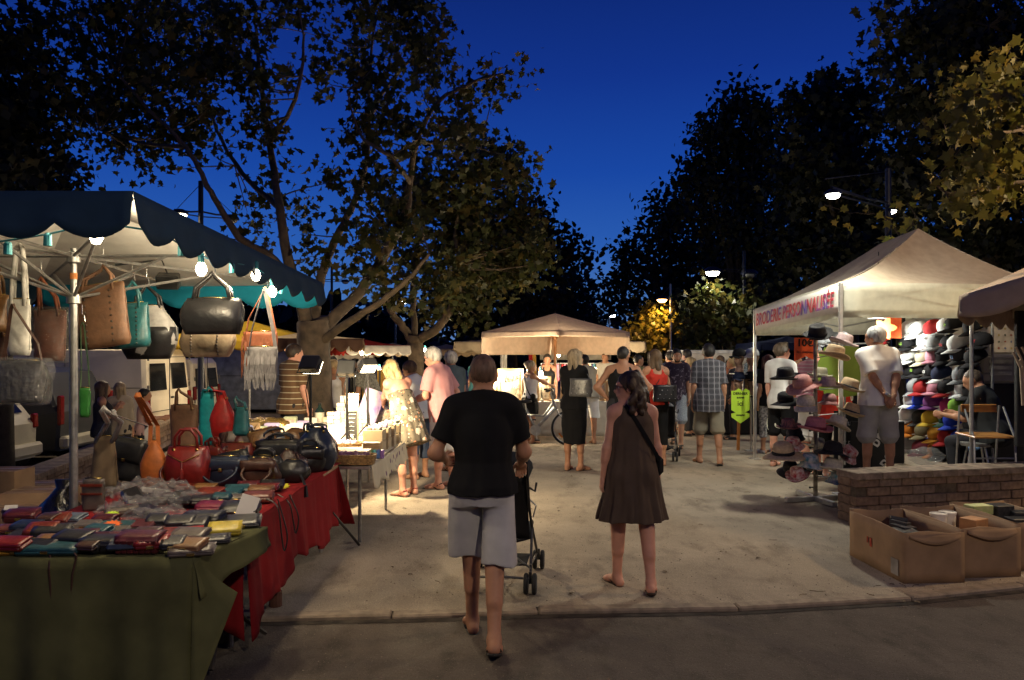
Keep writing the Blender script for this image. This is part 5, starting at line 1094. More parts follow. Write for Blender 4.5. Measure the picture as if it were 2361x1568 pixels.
# plastic wrapped heap
m = MB(); rd = random.Random(2)
for (u, v, r) in ((280, 1150, .12), (330, 1140, .14), (390, 1150, .15), (300, 1185, .13), (360, 1180, .14), (430, 1168, .12), (250, 1195, .1), (320, 1210, .11), (385, 1204, .10)):
    p = ontop(u, v); m.ball(p+Vector((0, .05, r*.22)), (r, r*.7, r*.46), 26, 14)
m.v = [(x+.016*math.sin(90*y+40*z), y+.016*math.sin(80*x+50*z), z+.020*math.sin(70*x)*math.sin(64*y)+.014*math.sin(190*x+130*y)*math.sin(170*y)) for x, y, z in m.v]
pl = tag(ob('plastic_wrap_heap', m, FILM, None, False), 'crumpled heap of clear plastic wrapped purses in the middle of the tables', 'wrapped goods')
for i, (u, v, mt) in enumerate(((300, 1160, 'charcoal'), (350, 1150, 'grey'), (400, 1160, 'charcoal'), (330, 1195, 'black'), (275, 1195, 'taupe'), (420, 1172, 'black'), (350, 1172, 'charcoal'))):
    p = ontop(u, v); m = MB(); m.box(p+Vector((0, .04, .03)), (.2, .12, .05), (rd.uniform(-.3, .3), rd.uniform(-.3, .3), rd.uniform(-1, 1)), .015); ob('wrapped_purse', m, BC[mt], pl)
TAGM = M('white_card', (.62, .60, .56), rough=.8, var=.02)
m = MB(); p = ontop(570, 1200); m.box(p+Vector((0, 0, .07)), (.105, .004, .145), (-.35, .35, .3)); single('price_tag', m, TAGM, 'white swing ticket propped on the black purse', 'tag')
def star(label, col, u, v, r=.05, z=TZ, n=12, h=.065):
    p = ontop(u, v, z)+Vector((0, 0, h)); m = MB(); m.prism([(r*(1 if k % 2 else .68)*1.5*math.cos(math.pi*k/n), r*(1 if k % 2 else .68)*math.sin(math.pi*k/n)) for k in range(2*n)], .002, Matrix.Translation(p) @ Matrix.Rotation(.5, 4, 'X')); single('price_star', m, M('fluo_'+'_'.join('%d' % (c*99) for c in col), col, rough=.7, var=.02), label, 'price card', 'star shaped price cards')
star('orange star price card by the crocodile clutch', (.8, .14, .02), 258, 1240, .036); star('yellow star price card on the red cloth', (.75, .68, .04), 648, 1127, .045, h=.012); star('lime star price card in the plastic heap', (.5, .7, .05), 258, 1208, .03, h=.05)
m = MB(); p = ontop(25, 1200); m.box(p+Vector((0, 0, .07)), (.07, .004, .03), (-.6, 0, .2)); single('price_tag', m, TAGM, 'small white tag on the plum pouch at far left', 'tag')
for k, (u, v0, v1, d) in enumerate(((628, 1150, 1270, 5.0), (655, 1140, 1230, 5.3))):
    m = MB(); m.tube(smooth_path([P(u-14, v0, d), P(u-2, v0+20, d-.02)+Vector((.04, 0, 0)), P(u+4, v1-30, d)+Vector((.05, 0, 0)), P(u+10, v1, d)+Vector((.05, 0, 0)), P(u+16, v1-40, d)+Vector((.05, 0, 0)), P(u+12, v0, d)], 5), .005, 5); single('bag_strap', m, BC['black'], ['dark strap dangling far down over the red cloth', 'shorter dark strap hanging over the red cloth edge'][k], 'strap')
# ================================================================== vehicles in the car park (ground there lies lower)
ZP = -.2
GLASSD = M('dark_car_glass', (.008, .009, .011), rough=.08, spec=.6, var=0); TAILR = M('tail_lamp_red', (.18, .008, .008), rough=.15, var=.1, scale=40); PLATE = M('number_plate_white', (.65, .65, .62), rough=.4, var=0)
def vehicle(name, label, cat, near, w, prof_, paint, win, lampz, lamph, plate=None, wheel_r=.30, wy=(.75, 3.2), doors=False, group=None, bump=None, tum=.16, zb=.95):
    """rear at y=0, forward +y in its own frame; near = (x, y) of the rear corner closest to the camera; rear faces +x of the world"""
    root = thing(name, label, cat, (near[0], near[1]+w/2, ZP), R_(90), group); m = MB(); n = len(prof_); secs = []
    def hw(z): return w/2*(1-tum*max(0, (z-zb)/.8))
    for s_, ins in ((-1, 0), (-1, .05), (1, .05), (1, 0)):
        sec = []
        cy = sum(p[0] for p in prof_)/n; cz = sum(p[1] for p in prof_)/n
        for y, z in prof_:
            k = 1 if ins else .972; sec.append((s_*(hw(z)-ins*(1 if ins else 0)), cy+(y-cy)*k, cz+(z-cz)*k))
        secs.append(sec)
    vs = [p for s_ in secs for p in s_]; fs = [tuple(range(n)), tuple(range(3*n, 4*n))[::-1]]
    for a in range(3): fs += [(a*n+i, a*n+(i+1) % n, (a+1)*n+(i+1) % n, (a+1)*n+i) for i in range(n)]
    m.add(vs, fs); ob('body', m, paint, root, world=False)
    for nm, quad in win:
        m = MB(); q = [Vector(p) for p in quad]; nn = (q[1]-q[0]).cross(q[2]-q[1]).normalized(); nn = nn if nn.y < .3 and nn.x*q[0].x >= -.01 else -nn
        m.add([p-nn*.01 for p in q]+[p+nn*.012 for p in q], [(0, 1, 2, 3), (4, 5, 6, 7)]+[(i, (i+1) % 4, 4+(i+1) % 4, 4+i) for i in range(4)]); ob(nm, m, GLASSD, root, world=False)
    for s_ in (-1, 1):
        m = MB(); m.box((s_*(w/2-.075), .0, lampz), (.13, .07, lamph), None, .02); ob('tail_light', m, TAILR, root, world=False)
        for y in wy:
            t = MB(); r = wheel_r; t.lathe([(r*.55, -.09), (r*.94, -.085), (r, -.05), (r, .05), (r*.94, .085), (r*.55, .09)], (s_*(w/2-.10), y, r), 18, Matrix.Rotation(1.5708, 3, 'Y')); wh = ob('wheel', t, RUBBER, root, world=False, auto=40)
            t = MB(); t.lathe([(0, -.06), (r*.5, -.075), (r*.58, -.088), (r*.58, .088), (r*.5, .075), (0, .06)], (s_*(w/2-.10), y, r), 12, Matrix.Rotation(1.5708, 3, 'Y')); ob('rim', t, ALU, wh, world=False)
    m = MB(); m.box((0, -.05, .46), (w*.98, .14, .20), None, .04); ob('bumper', m, bump or paint, root, world=False)
    if plate:
        m = MB(); m.box((0, -.128, .50), (.50, .012, .11), None, .004); pl_ = ob('number_plate', m, PLATE, root, world=False)
        text('plate_text', plate, .085, M('black_ink', (.01, .01, .01)), wmat(root) @ Vector((0, -.136, .50)), (R_(90), 0, R_(90)), root, extrude=.0008)
    if doors:
        m = MB(); m.box((0, -.004, 1.2), (.015, .012, 1.5)); m.box((0, -.004, .78), (w*.9, .012, .012)); m.box((0, -.004, 1.82), (w*.86, .012, .012)); ob('door_gap', m, M('seam_black', (.02, .02, .02)), root, world=False)
        m = MB(); m.box((.08, -.03, 1.02), (.10, .03, .04), None, .008); ob('door_handle', m, BLACKP, root, world=False)
        for s_ in (-1, 1):
            for z in (.7, 1.25, 1.8): ob('hinge', MB().box((s_*w*.465, -.012, z), (.03, .03, .09), None, .005), M('hinge_grey', (.2, .19, .17)), root, world=False)
        m = MB(); m.box((-w/2-.004, 2.2, 1.25), (.01, 4.2, .012)); m.box((-w/2-.004, 1.5, 1.2), (.01, .012, 1.5)); ob('side_seam', m, M('seam_black', (.02, .02, .02)), root, world=False)
    return root
PAINTW = M('white_van_paint', (.76, .68, .53), rough=.35, var=.04, scale=3); PAINT_SHADE = M('dark_blue_car_paint', (.022, .024, .03), rough=.45, var=.03); PAINTC = M('cream_car_paint', (.45, .42, .33), rough=.28, var=.04)
vanp = [(0, .30), (0, 1.0), (.06, 1.86), (.16, 1.97), (3.5, 1.97), (4.0, 1.8), (4.5, 1.25), (5.1, 1.05), (5.2, .32)]
vw = [('rear_window', [(sx_*.14, -.002, 1.18), (sx_*.82, -.002, 1.18), (sx_*.76, .038, 1.70), (sx_*.14, .038, 1.70)]) for sx_ in (-1, 1)]
v1 = vehicle('van', 'white panel van with two rear windows parked behind the low wall', 'van', (-6.80, 14.5), 2.0, vanp, PAINTW, vw, .95, .34, 'BZ 823 BL', .34, (.9, 4.1), True, 'vans parked behind the stalls', tum=.06)
vp2 = [(0, .30), (0, .9), (.06, 1.62), (.16, 1.74), (2.9, 1.74), (3.3, 1.5), (3.7, 1.05), (4.2, .95), (4.25, .32)]
vw2 = [('rear_window', [(sx_*.12, -.002, 1.0), (sx_*.70, -.002, 1.0), (sx_*.64, .038, 1.5), (sx_*.12, .038, 1.5)]) for sx_ in (-1, 1)]
vehicle('van', 'smaller white van parked right of the big panel van', 'van', (-7.75, 19.0), 1.7, vp2, PAINTW, vw2, .9, .34, None, .30, (.8, 3.3), True, 'vans parked behind the stalls', tum=.06)
vehicle('van', 'shade-toned white panel van side between the fringed bags and the plane tree', 'van', (-4.5, 21.5), 2.0, vanp, M('blue_grey_van_paint', (.16, .18, .24), rough=.35), vw, .95, .34, None, .34, (.9, 4.1), True, 'vans parked behind the stalls', tum=.06)  # white van with its blue grey shade put into the paint
hp_r = [(0, .32), (-.02, .85), (.10, .98), (.42, 1.44), (.8, 1.52), (1.9, 1.48), (2.7, 1.0), (3.7, .82), (3.8, .34)]
cw = lambda w: [('rear_window', [(-w*.38, .115, 1.01), (w*.38, .115, 1.01), (w*.33, .385, 1.40), (-w*.33, .385, 1.40)]), ('side_window', [(-w*.47, .55, 1.0), (-w*.47, 1.5, 1.0), (-w*.42, 1.5, 1.40), (-w*.42, .75, 1.40)]), ('side_window', [(-w*.47, 1.58, 1.0), (-w*.47, 2.5, 1.0), (-w*.42, 1.95, 1.40), (-w*.42, 1.58, 1.40)])]
c1 = vehicle('hatchback', 'cream white hatchback seen from behind at the far left', 'car', (-7.3, 10.35), 1.65, hp_r, PAINTC, cw(1.65), .88, .22, None, .29, (.7, 3.1), group='cars parked behind the wall')
m = MB(); m.prism([(0, -.06), (.045, 0), (0, .06), (-.045, 0)], .012, Matrix.Translation((0, -.035, .90)) @ Matrix.Rotation(1.5708, 4, 'X')); m2 = MB(); ob('emblem', m, CHROME, c1, world=False)
mv = [(0, .32), (-.02, .95), (.06, 1.05), (.30, 1.58), (.7, 1.66), (2.3, 1.62), (3.2, 1.1), (4.0, .9), (4.15, .34)]
vehicle('estate_car', 'shade-dark people carrier with large red tail lamp behind the parasol pole', 'car', (-7.3, 12.55), 1.72, mv, PAINT_SHADE, cw(1.72), .98, .48, None, .30, (.8, 3.3), group='cars parked behind the wall', bump=PAINTC)  # pale car: shaded side painted dark, lit rear kept to the cream bumper

# ================================================================== lavender and soap stall
T2 = .72
PLYW = M('pale_wood', (.44, .29, .15), rough=.65, var=.15, scale=7, stretch=(1, 9, 9)); WICK = M('wicker', (.33, .20, .08), rough=.75, var=.25, scale=60, bump=.8, bscale=70)
table('steel trestle table at the near end of the soap stall', -2.95, -1.27, 6.98, 8.75, T2-.006, False, ALU); table('second table of the soap stall under the flood lamps', -3.5, -1.78, 8.85, 10.5, T2-.006, False, ALU)
def sprig_mat():
    m = M('sprig_print_cloth', (.55, .47, .33), rough=.9, var=.04); n, l = m.node_tree.nodes, m.node_tree.links; tc = n.new('ShaderNodeTexCoord'); mp = n.new('ShaderNodeMapping'); mp.inputs['Scale'].default_value = (16, 11, 8.5); l.new(tc.outputs['Object'], mp.inputs[0])
    v = n.new('ShaderNodeTexVoronoi'); v.inputs['Scale'].default_value = 1.; v.inputs['Randomness'].default_value = .55; l.new(mp.outputs[0], v.inputs['Vector']); r = n.new('ShaderNodeMapRange'); r.inputs[1].default_value = .20; r.inputs[2].default_value = .27; l.new(v.outputs['Distance'], r.inputs[0])
    x = n.new('ShaderNodeMix'); x.data_type = 'RGBA'; x.inputs['A'].default_value = (.14, .06, .13, 1); l.new(r.outputs[0], x.inputs['Factor']); l.new(n[m['col']].outputs['Result'], x.inputs['B']); l.new(x.outputs['Result'], n[m['bsdf']].inputs['Base Color']); return m
SPRIG = sprig_mat()
m = MB(); m.grid(lambda s_, t: Vector((-2.6+1.34*s_, 7.02+1.75*t, T2+.004)), 6, 8); m.grid(drape((-1.26, 7.0, 0), (-1.20, 8.78, 0), T2+.003, lambda s_: .21+.02*math.sin(s_*23), 4, .012, .03), 40, 6); single('sprig_tablecloth', m, SPRIG, 'cream cloth with dark lavender sprigs on the soap stall table', 'tablecloth', smooth=True, solid=.003)
m = MB(); m.grid(lambda s_, t: Vector((-3.5+1.74*s_, 8.87+1.62*t, T2+.004)), 6, 8); m.grid(drape((-1.76, 8.87, 0), (-1.76, 10.5, 0), T2+.003, lambda s_: .25, 5, .012, .03), 40, 6); single('pale_tablecloth', m, cloth('pale_cloth', (.60, .52, .40)), 'pale cloth on the second soap stall table', 'tablecloth', smooth=True, solid=.003)
fln = ['nearest the striped shirt vendor', 'in the middle beside the chalkboard', 'farthest, left of the blonde woman']
for i, (x, y, vh, aim) in enumerate(((X(716, 7.5), 7.5, 840, (-1.5, 9.2, .4)), (X(800, 8.3), 8.3, 849, (-1.6, 10.6, .4)), (X(848, 9.3), 9.3, 842, (-1.02, 8.3, 0)))):
    z = Z(vh, y); root = thing('flood_lamp', 'black flood lamp on a stand over the soap table, '+fln[i], 'lamp', (x, y, T2), group='flood lamps of the soap stall'); hd = Vector((x, y, z)); m = MB(); m.tube([(x, y, T2), (x, y, z-.10)], .014, 8); ob('stand', m, BLACKP, root)
    for k in range(3): ob('leg', MB().tube([(x, y, T2+.16), (x+.13*math.cos(k*2.1+1), y+.13*math.sin(k*2.1+1), T2+.008)], .008, 6), BLACKP, root)
    d = (Vector(aim)-hd).normalized(); qm = d.to_track_quat('-Y', 'Z').to_matrix()
    m = MB(); m.box(hd, (.19, .10, .155), qm, .012); hs = ob('housing', m, BLACKP, root)
    m = MB(); m.box(hd+d*.057, (.175, .012, .14), qm, .003); ob('front_glass', m, M('lit_flood_glass', (1, .88, .62), emit=9, var=0), hs)
    m = MB(); m.tube([hd+qm @ Vector((-.10, 0, 0)), hd+qm @ Vector((-.10, .02, -.11)), hd+qm @ Vector((.10, .02, -.11)), hd+qm @ Vector((.10, 0, 0))], .007, 6); ob('bracket', m, BLACKP, root)
    m = MB(); m.tube([hd+Vector((0, 0, -.06)), hd+Vector((-.04, -.02, -.25)), (x+.02, y, T2+.25), (x+.03, y, T2+.02)], .005, 5); ob('cable', m, RUBBER, root)
    lamp('flood_light', hd+d*.085, (230, 300, 330)[i], (1, .80, .50), .06, 'SPOT', aim, (130, 135, 112)[i], .5, root)
SOAP = [M('soap_%d' % i, c, rough=.5, var=.05) for i, c in enumerate(((.70, .58, .36), (.62, .5, .62), (.66, .62, .5), (.45, .38, .6), (.70, .50, .42), (.5, .55, .35), (.72, .66, .55)))]
def goods(nm, label, mb, mat, cat, group=None, **k): return single(nm, mb, mat, label, cat, group, **k)
def gp(u, v, z=T2): d = (CH-z)*F/(v-HV); return Vector((X(u, d), d, z+.006))
# soap towers
for i, (u, v, hh, wd) in enumerate(((795, 1000, .36, .20), (836, 1004, .22, .16), (770, 1004, .24, .16))):
    b = gp(u, v); root = thing('soap_tower', ['tallest tower of wrapped soap cakes with a white box on top', 'low tower of cream soaps right of the tallest tower', 'low tower of cream soaps left of the tallest tower'][i], 'soap stack', b, group='stacked soaps'); k = 0; z = 0; rd = random.Random(i)
    while z < hh:
        for xx in (-.5, .5):
            m = MB(); m.box((xx*wd*.5, rd.uniform(-.005, .005), z+.024), (wd*.48, .07, .045), (0, 0, rd.uniform(-.1, .1)), .006); ob('soap', m, SOAP[(k+i) % 3*3 % 7], root, world=False); k += 1
        z += .047
    if i == 0: ob('white_box', MB().box((0, 0, z+.045), (.11, .08, .085), (0, 0, .2), .004), M('white_carton', (.68, .64, .54)), root, world=False)
rd = random.Random(12); n_ = 0
names = ['white', 'lilac', 'cream', 'violet', 'peach', 'sage', 'ivory']
# rows of soap boxes and wooden trays at the right edge of the near table
for r in range(2):
    for c in range(4):
        b = Vector((-1.40+.02*c, 7.95+.24*c, T2+.004)); m = MB(); m.box((b.x, b.y, b.z+.055+.112*r), (.20, .21, .108), (0, 0, .03*(c-1)+.02*r), .004); goods('soap_carton', 'pale open soap carton, %s row, %s from the near end of the table edge' % (('lower', 'upper')[r], ('first', 'second', 'third', 'fourth')[c]), m, M('pale_card', (.52, .40, .24), var=.06), 'box', 'soap cartons along the table edge')
        if r == 1:
            for q in range(3): m = MB(); m.box((b.x-.05+.05*q, b.y+rd.uniform(-.02, .02), b.z+.235), (.045, .12, .03), (0, 0, rd.uniform(-.2, .2)), .006); goods('soap_bar', '%s soap bar, %s across in the %s upper carton' % (names[(q+c) % 7], ('leftmost', 'middle', 'rightmost')[q], ('first', 'second', 'third', 'fourth')[c]), m, SOAP[(q+c) % 7], 'soap', 'loose soap bars')
# rainbow soaps in a row
cols = [('crimson', (.5, .05, .05)), ('pink', (.6, .25, .3)), ('orange', (.6, .3, .08)), ('yellow', (.62, .5, .1)), ('lime', (.4, .5, .1)), ('green', (.12, .35, .12)), ('aqua', (.1, .4, .42)), ('blue', (.1, .2, .5)), ('violet', (.3, .15, .45))]
for i, (nm, c) in enumerate(cols):
    m = MB(); m.box((-1.52+.036*i, 7.42, T2+.045), (.032, .07, .08), (0, 0, .05), .005); goods('soap_bar', nm+' soap slice standing in the rainbow row at the table edge', m, M('soap_'+nm, c, rough=.5), 'soap', 'row of rainbow soaps')
for i, (x, y, w, d, h) in enumerate(((-1.45, 7.22, .26, .20, .09), (-1.36, 7.60, .16, .16, .12), (-1.62, 7.75, .30, .2, .04))):
    root = thing('wooden_box', ['orange wood box with a flat lid near the table corner', 'small pale wood pot box right of the rainbow soaps', 'shallow wood tray behind the rainbow soaps'][i], 'box', (x, y, T2+.004), group='wooden boxes'); ob('box', MB().box((0, 0, h/2), (w, d, h), None, .004), PLYW, root, world=False); ob('lid', MB().box((0, 0, h+.008), (w+.01, d+.01, .014), None, .003), PLYW, root, world=False)
def basket(label, c, w, d, h, fill, fm, rz=0., seed=1, mat=WICK):
    root = thing('basket', label, 'basket', c, rz, 'baskets of the soap stall'); m = MB()
    for k in range(5): z = h*(k+.5)/5; f = 1+.12*k/5; m.tube([(w/2*f*math.copysign(abs(math.cos(q))**.5, math.cos(q)), d/2*f*math.copysign(abs(math.sin(q))**.5, math.sin(q)), z) for q in [6.2832*i/20 for i in range(21)]], h*.12, 6)
    ob('weave', m, mat, root, True, world=False); ob('bottom', MB().box((0, 0, .006), (w*.96, d*.96, .012)), mat, root, world=False)
    rd = random.Random(seed); m = MB()
    for k in range(fill):
        a = Vector((rd.uniform(-.4, .4)*w, rd.uniform(-.4, .4)*d, h*rd.uniform(.7, 1.05))); m.ball(a, (.035, .022, .018), 7, 5, Euler((rd.random(), rd.random(), rd.random()*6)).to_matrix())
    o = ob('sachets', m, fm, root, True, world=False); o['kind'] = 'stuff'; return root
basket('wicker basket of dark lavender bundles at the near table corner', (-1.42, 7.06, T2+.004), .34, .16, .09, 30, M('lavender_dry', (.20, .09, .17), var=.3))
basket('wicker basket of pale sachets beside the dark bundle basket', (-1.78, 7.08, T2+.004), .30, .18, .09, 30, M('sachet_pale', (.55, .52, .48), var=.1), seed=2)
basket('wicker basket with small sachets in front of the soap cartons', (-1.72, 8.05, T2+.004), .3, .22, .08, 34, M('sachet_lilac', (.45, .36, .55), var=.2), seed=3)
root = thing('display_tray', 'big tilted wooden tray heaped with blue lavender sachets', 'tray', (-3.05, 8.1, T2+.08), .2, rot=(.25, 0, .15)); ob('tray', MB().box((0, 0, .02), (.75, .5, .03)).box((0, -.25, .06), (.75, .02, .11)).box((0, .25, .06), (.75, .02, .11)).box((-.375, 0, .06), (.02, .5, .11)).box((.375, 0, .06), (.02, .5, .11)), PLYW, root, world=False)
m = MB()
for k in range(60): a = Vector((rd.uniform(-.33, .33), rd.uniform(-.2, .2), .07+rd.uniform(0, .06))); m.ball(a, (.05, .035, .02), 7, 5, Euler((rd.random()-.5, rd.random()-.5, rd.random()*6)).to_matrix())
o = ob('sachets', m, M('sachet_blue', (.20, .24, .46), var=.4, scale=16, col2=(.6, .58, .55)), root, True, world=False); o['kind'] = 'stuff'
root = thing('wooden_crate', 'brown crate filled with crinkled gold film beside the vendor', 'crate', (X(612, 9.6), 9.6, T2-.05)); ob('crate', MB().box((0, 0, .08), (.72, .4, .16), None, .006), M('dark_crate', (.13, .07, .035), var=.2, scale=8), root, world=False); m = MB(); m.ball((0, 0, .16), (.32, .18, .09), 24, 12); m.v = [(x+.012*math.sin(60*y+50*z), y+.012*math.sin(70*x), z+.02*math.sin(55*x)*math.sin(66*y)) for x, y, z in m.v]; ob('gold_film', m, M('gold_film', (.55, .36, .10), rough=.2, metal=.8, bump=1, bscale=25), root, True, world=False)
m = MB(); p = gp(572, 985, .62); m.box(p+Vector((.1, .2, -.2)), (.4, .34, .4), None, .01); single('wooden_crate', m, M('dark_crate', (.13, .07, .035)), 'dark wooden crate at the left end of the soap stall', 'crate')
# chalkboard price list
cb = thing('price_board', 'narrow wood framed chalkboard standing on the soap table', 'board', (X(812, 8.6), 8.6, T2+.006), .25); H_ = .55; ob('frame', MB().box((-.062, 0, H_/2), (.018, .02, H_), None, .002).box((.062, 0, H_/2), (.018, .02, H_), None, .002).box((0, 0, H_-.01), (.106, .02, .02)).box((0, 0, .01), (.106, .02, .02)).box((0, 0, .36), (.106, .02, .016)), PLYW, cb, world=False); ob('slate', MB().box((0, .002, .18), (.106, .01, .34)), M('slate', (.035, .035, .035), var=.2), cb, world=False); ob('header_panel', MB().box((0, .002, .445), (.106, .008, .15)), M('pale_header', (.5, .36, .2)), cb, world=False)
for k in range(7): m = MB(); m.tube([(-.038+.004*math.sin(k), -.006, .32-.045*k), (-.01, -.006, .325-.045*k), (.02, -.006, .318-.045*k), (.02+.018*math.cos(k), -.006, .322-.045*k)], .0022, 4); ob('chalk_line', m, M('chalk', (.6, .6, .58)), cb, world=False)
# bottles
BOT = M('dark_green_glass', (.015, .03, .02), rough=.1, spec=.7); LBL = M('cream_label', (.62, .58, .44), rough=.6)
def bottle(label, c, r, h, bm, lm=None, group='bottles and flasks on the soap table'):
    root = thing('bottle', label, 'bottle', c, group=group); ob('flask', MB().lathe([(r*.96, 0), (r, .01), (r, h*.66), (r*.5, h*.78), (r*.34, h*.84), (r*.34, h*.95), (0, h*.95)], n=14), bm, root, True, world=False); ob('cap', MB().lathe([(r*.4, h*.93), (r*.4, h), (0, h)], n=10), BLACKP, root, world=False)
    if lm: ob('label', MB().lathe([(r*1.01, h*.14), (r*1.015, h*.14), (r*1.015, h*.58), (r*1.01, h*.58)], n=14), lm, root, world=False)
bottle('big dark bottle with cream label beside the flood lamp stand', gp(737, 985)+Vector((0, 0, .02)), .062, .30, BOT, LBL)
for i, (u, v) in enumerate(((764, 1006), (778, 1002), (750, 1010), (852, 990), (864, 985))): bottle('small %s bottle standing %s' % (('blue', 'white', 'lilac', 'amber', 'clear')[i], ('left of the soap towers', 'in front of the tallest soap tower', 'by the big dark bottle', 'right of the chalkboard', 'behind the soap cartons')[i]), gp(u, v), .026, .15, M('bottle_%d' % i, ((.2, .28, .5), (.6, .58, .52), (.42, .32, .55), (.3, .12, .02), (.5, .5, .48))[i], rough=.2))
row = ('front row', 'second row', 'third row', 'fourth row', 'fifth row', 'rear row'); col_ = ('first', 'second', 'third', 'fourth', 'fifth', 'sixth', 'seventh', 'eighth')
for r in range(6):
    for c in range(8):
        if rd.random() < .12: continue
        y = 7.15+.27*r+rd.uniform(-.04, .04); x = -2.75+.125*c+.02*r+rd.uniform(-.02, .02); k = rd.randrange(7); m = MB(); t = rd.random(); cen = (x, y, T2+.004)
        if t < .45: m.box((x, y, T2+.05), (.085, .05, .095), (rd.uniform(-.25, .1), 0, rd.uniform(-.4, .4)), .006); nm = 'soap_packet'
        elif t < .75: m.lathe([(.03, 0), (.034, .01), (.034, .07), (.028, .078), (0, .078)], cen, 12); nm = 'cosmetic_jar'
        else: m.box((x, y, T2+.03), (.10, .07, .05), (0, 0, rd.uniform(-.6, .6)), .012); nm = 'soap_cake'
        goods(nm, '%s %s, %s from left in the %s of small soap wares' % (names[k], nm.replace('_', ' '), col_[c], row[r]), m, SOAP[k], 'soap', 'small wares laid out on the soap table')
for r in range(5):
    for c in range(5):
        y = 9.05+.30*r+rd.uniform(-.06, .06); x = -3.2+.28*c+rd.uniform(-.04, .04); k = rd.randrange(7); m = MB(); m.box((x, y, T2+.07), (.17, .10, .13+.05*rd.random()), (rd.uniform(-.2, .1), 0, rd.uniform(-.3, .3)), .012)
        goods('gift_packet', '%s wrapped packet, %s from left in the %s of the far table' % (names[k], col_[c], row[r]), m, SOAP[k], 'packet', 'wrapped packets on the far soap table')
root = thing('display_card', 'leaning lilac and white patterned panel behind the chalkboard', 'panel', (X(852, 9.9), 9.9, T2+.01), rot=(-.25, 0, .2)); ob('panel', MB().box((0, 0, .28), (.26, .02, .52), (0, .35, 0), .004), M('lilac_print', (.62, .58, .62), col2=(.36, .22, .55), scale=9, var=0), root, world=False)
m = MB(); m.ball((X(880, 10.3), 10.3, T2+.16), (.16, .12, .15), 16, 10); single('white_pouf', m, M('white_carton', (.68, .64, .54)), 'round white cushion shaped good at the rear of the soap table', 'cushion', smooth=True)

# ================================================================== stalls further back
CREAM = cloth('cream_canvas', (.50, .40, .27), trans=.2); TANC = cloth('tan_canvas', (.62, .47, .35), trans=.2); YEL = cloth('yellow_canvas', (.55, .36, .035), trans=.25); WHITEC = cloth('white_canvas', (.62, .58, .50), trans=.2); RCAN = cloth('red_canvas', (.40, .035, .025), trans=.2); BRNC = cloth('brown_canvas', (.10, .055, .035)); NAVYC = cloth('navy_canvas', (.02, .03, .07)); BEIGE = cloth('beige_canvas', (.42, .31, .19), trans=.15)
def stall(label, u, d, hx, hy, ze, zp, mo, yaw=0., vh=.2, lobes=.35, amp=.05, bulbs=(), mv=None, mi=None, sag=.08, polem=STEEL, corners=False, vh2=None, flare=.02):
    c = Vector((X(u, d), d, 0)); R3 = rz3(yaw); cor = [c+R3 @ Vector((a*hx, b*hy, ze)) for a, b in ((1, -1), (1, 1), (-1, 1), (-1, -1))]
    root = thing('market_parasol', label, 'parasol', c, group='parasols and canopies of the market'); canopy(root, cor, c+Vector((0, 0, zp)), vh, lobes, amp, mo, mi or mo, mv, sag, flare, lining=mi is not None, vh2=vh2)
    if corners:
        for q in cor: ob('pole', MB().tube([(q.x, q.y, 0), (q.x, q.y, ze)], .018, 8), polem, root)
    else: frame(root, c, cor, zp, zp-.15, ze-.12, .022, polem, mids=False)
    for i, (bu, bv, bd, lab, pw) in enumerate(bulbs): bulb(lab, P(bu, bv, bd), pw, .042, off=(0, -.09, -.04))
    return root
stall('yellow canopy stall seen below the hanging beige bag', 575, 17.5, 1.75, 1.6, 1.98, 2.42, YEL, .1, bulbs=((616, 795, 16.3, 'lit bulb at left under the yellow canopy', 30), (643, 789, 16.2, 'lit bulb upper of the pair under the yellow canopy', 30), (652, 796, 16.4, 'lit bulb lower of the pair under the yellow canopy', 0), (672, 801, 16.4, 'lit bulb beside the striped vendor head', 30), (638, 802, 16.6, 'small lit bulb between the others under the yellow canopy', 0)))
stall('beige and brown scalloped canopy right behind the big tree trunk', 705, 15.8, 1.0, 1.0, 1.98, 2.15, CREAM, .35, .22, .3, .07, mv=[CREAM, BRNC, CREAM, BRNC], bulbs=((834, 812, 16, 'lit bulb under the red canopy edge', 35),))
stall('red canopy with pale side behind the second flood lamp', 838, 18.5, .75, 1.1, 1.86, 2.02, RCAN, .5, .2, .3, .05, mv=[WHITEC, RCAN, RCAN, WHITEC], bulbs=((853, 849, 17.5, 'lit bulb beside the third flood lamp', 25), (875, 851, 17.5, 'lit bulb behind the blonde hair', 25)))
stall('low beige canopy left of the orange lit tree trunk', 905, 22.5, .85, 1.2, 1.82, 1.97, BEIGE, .4, .22, .3, .05)
stall('tan canopy half hidden behind the bald man', 1030, 25, .9, 1.3, 1.80, 1.95, BEIGE, .2, .22, .3, .05, bulbs=((980, 806, 21, 'bright bulb left of the bald man in the black shirt', 40),))
stall('pale pink canopy under the beige scalloped one', 775, 20.5, .9, 1.0, 1.72, 1.86, WHITEC, .1, .18, .3, .04)
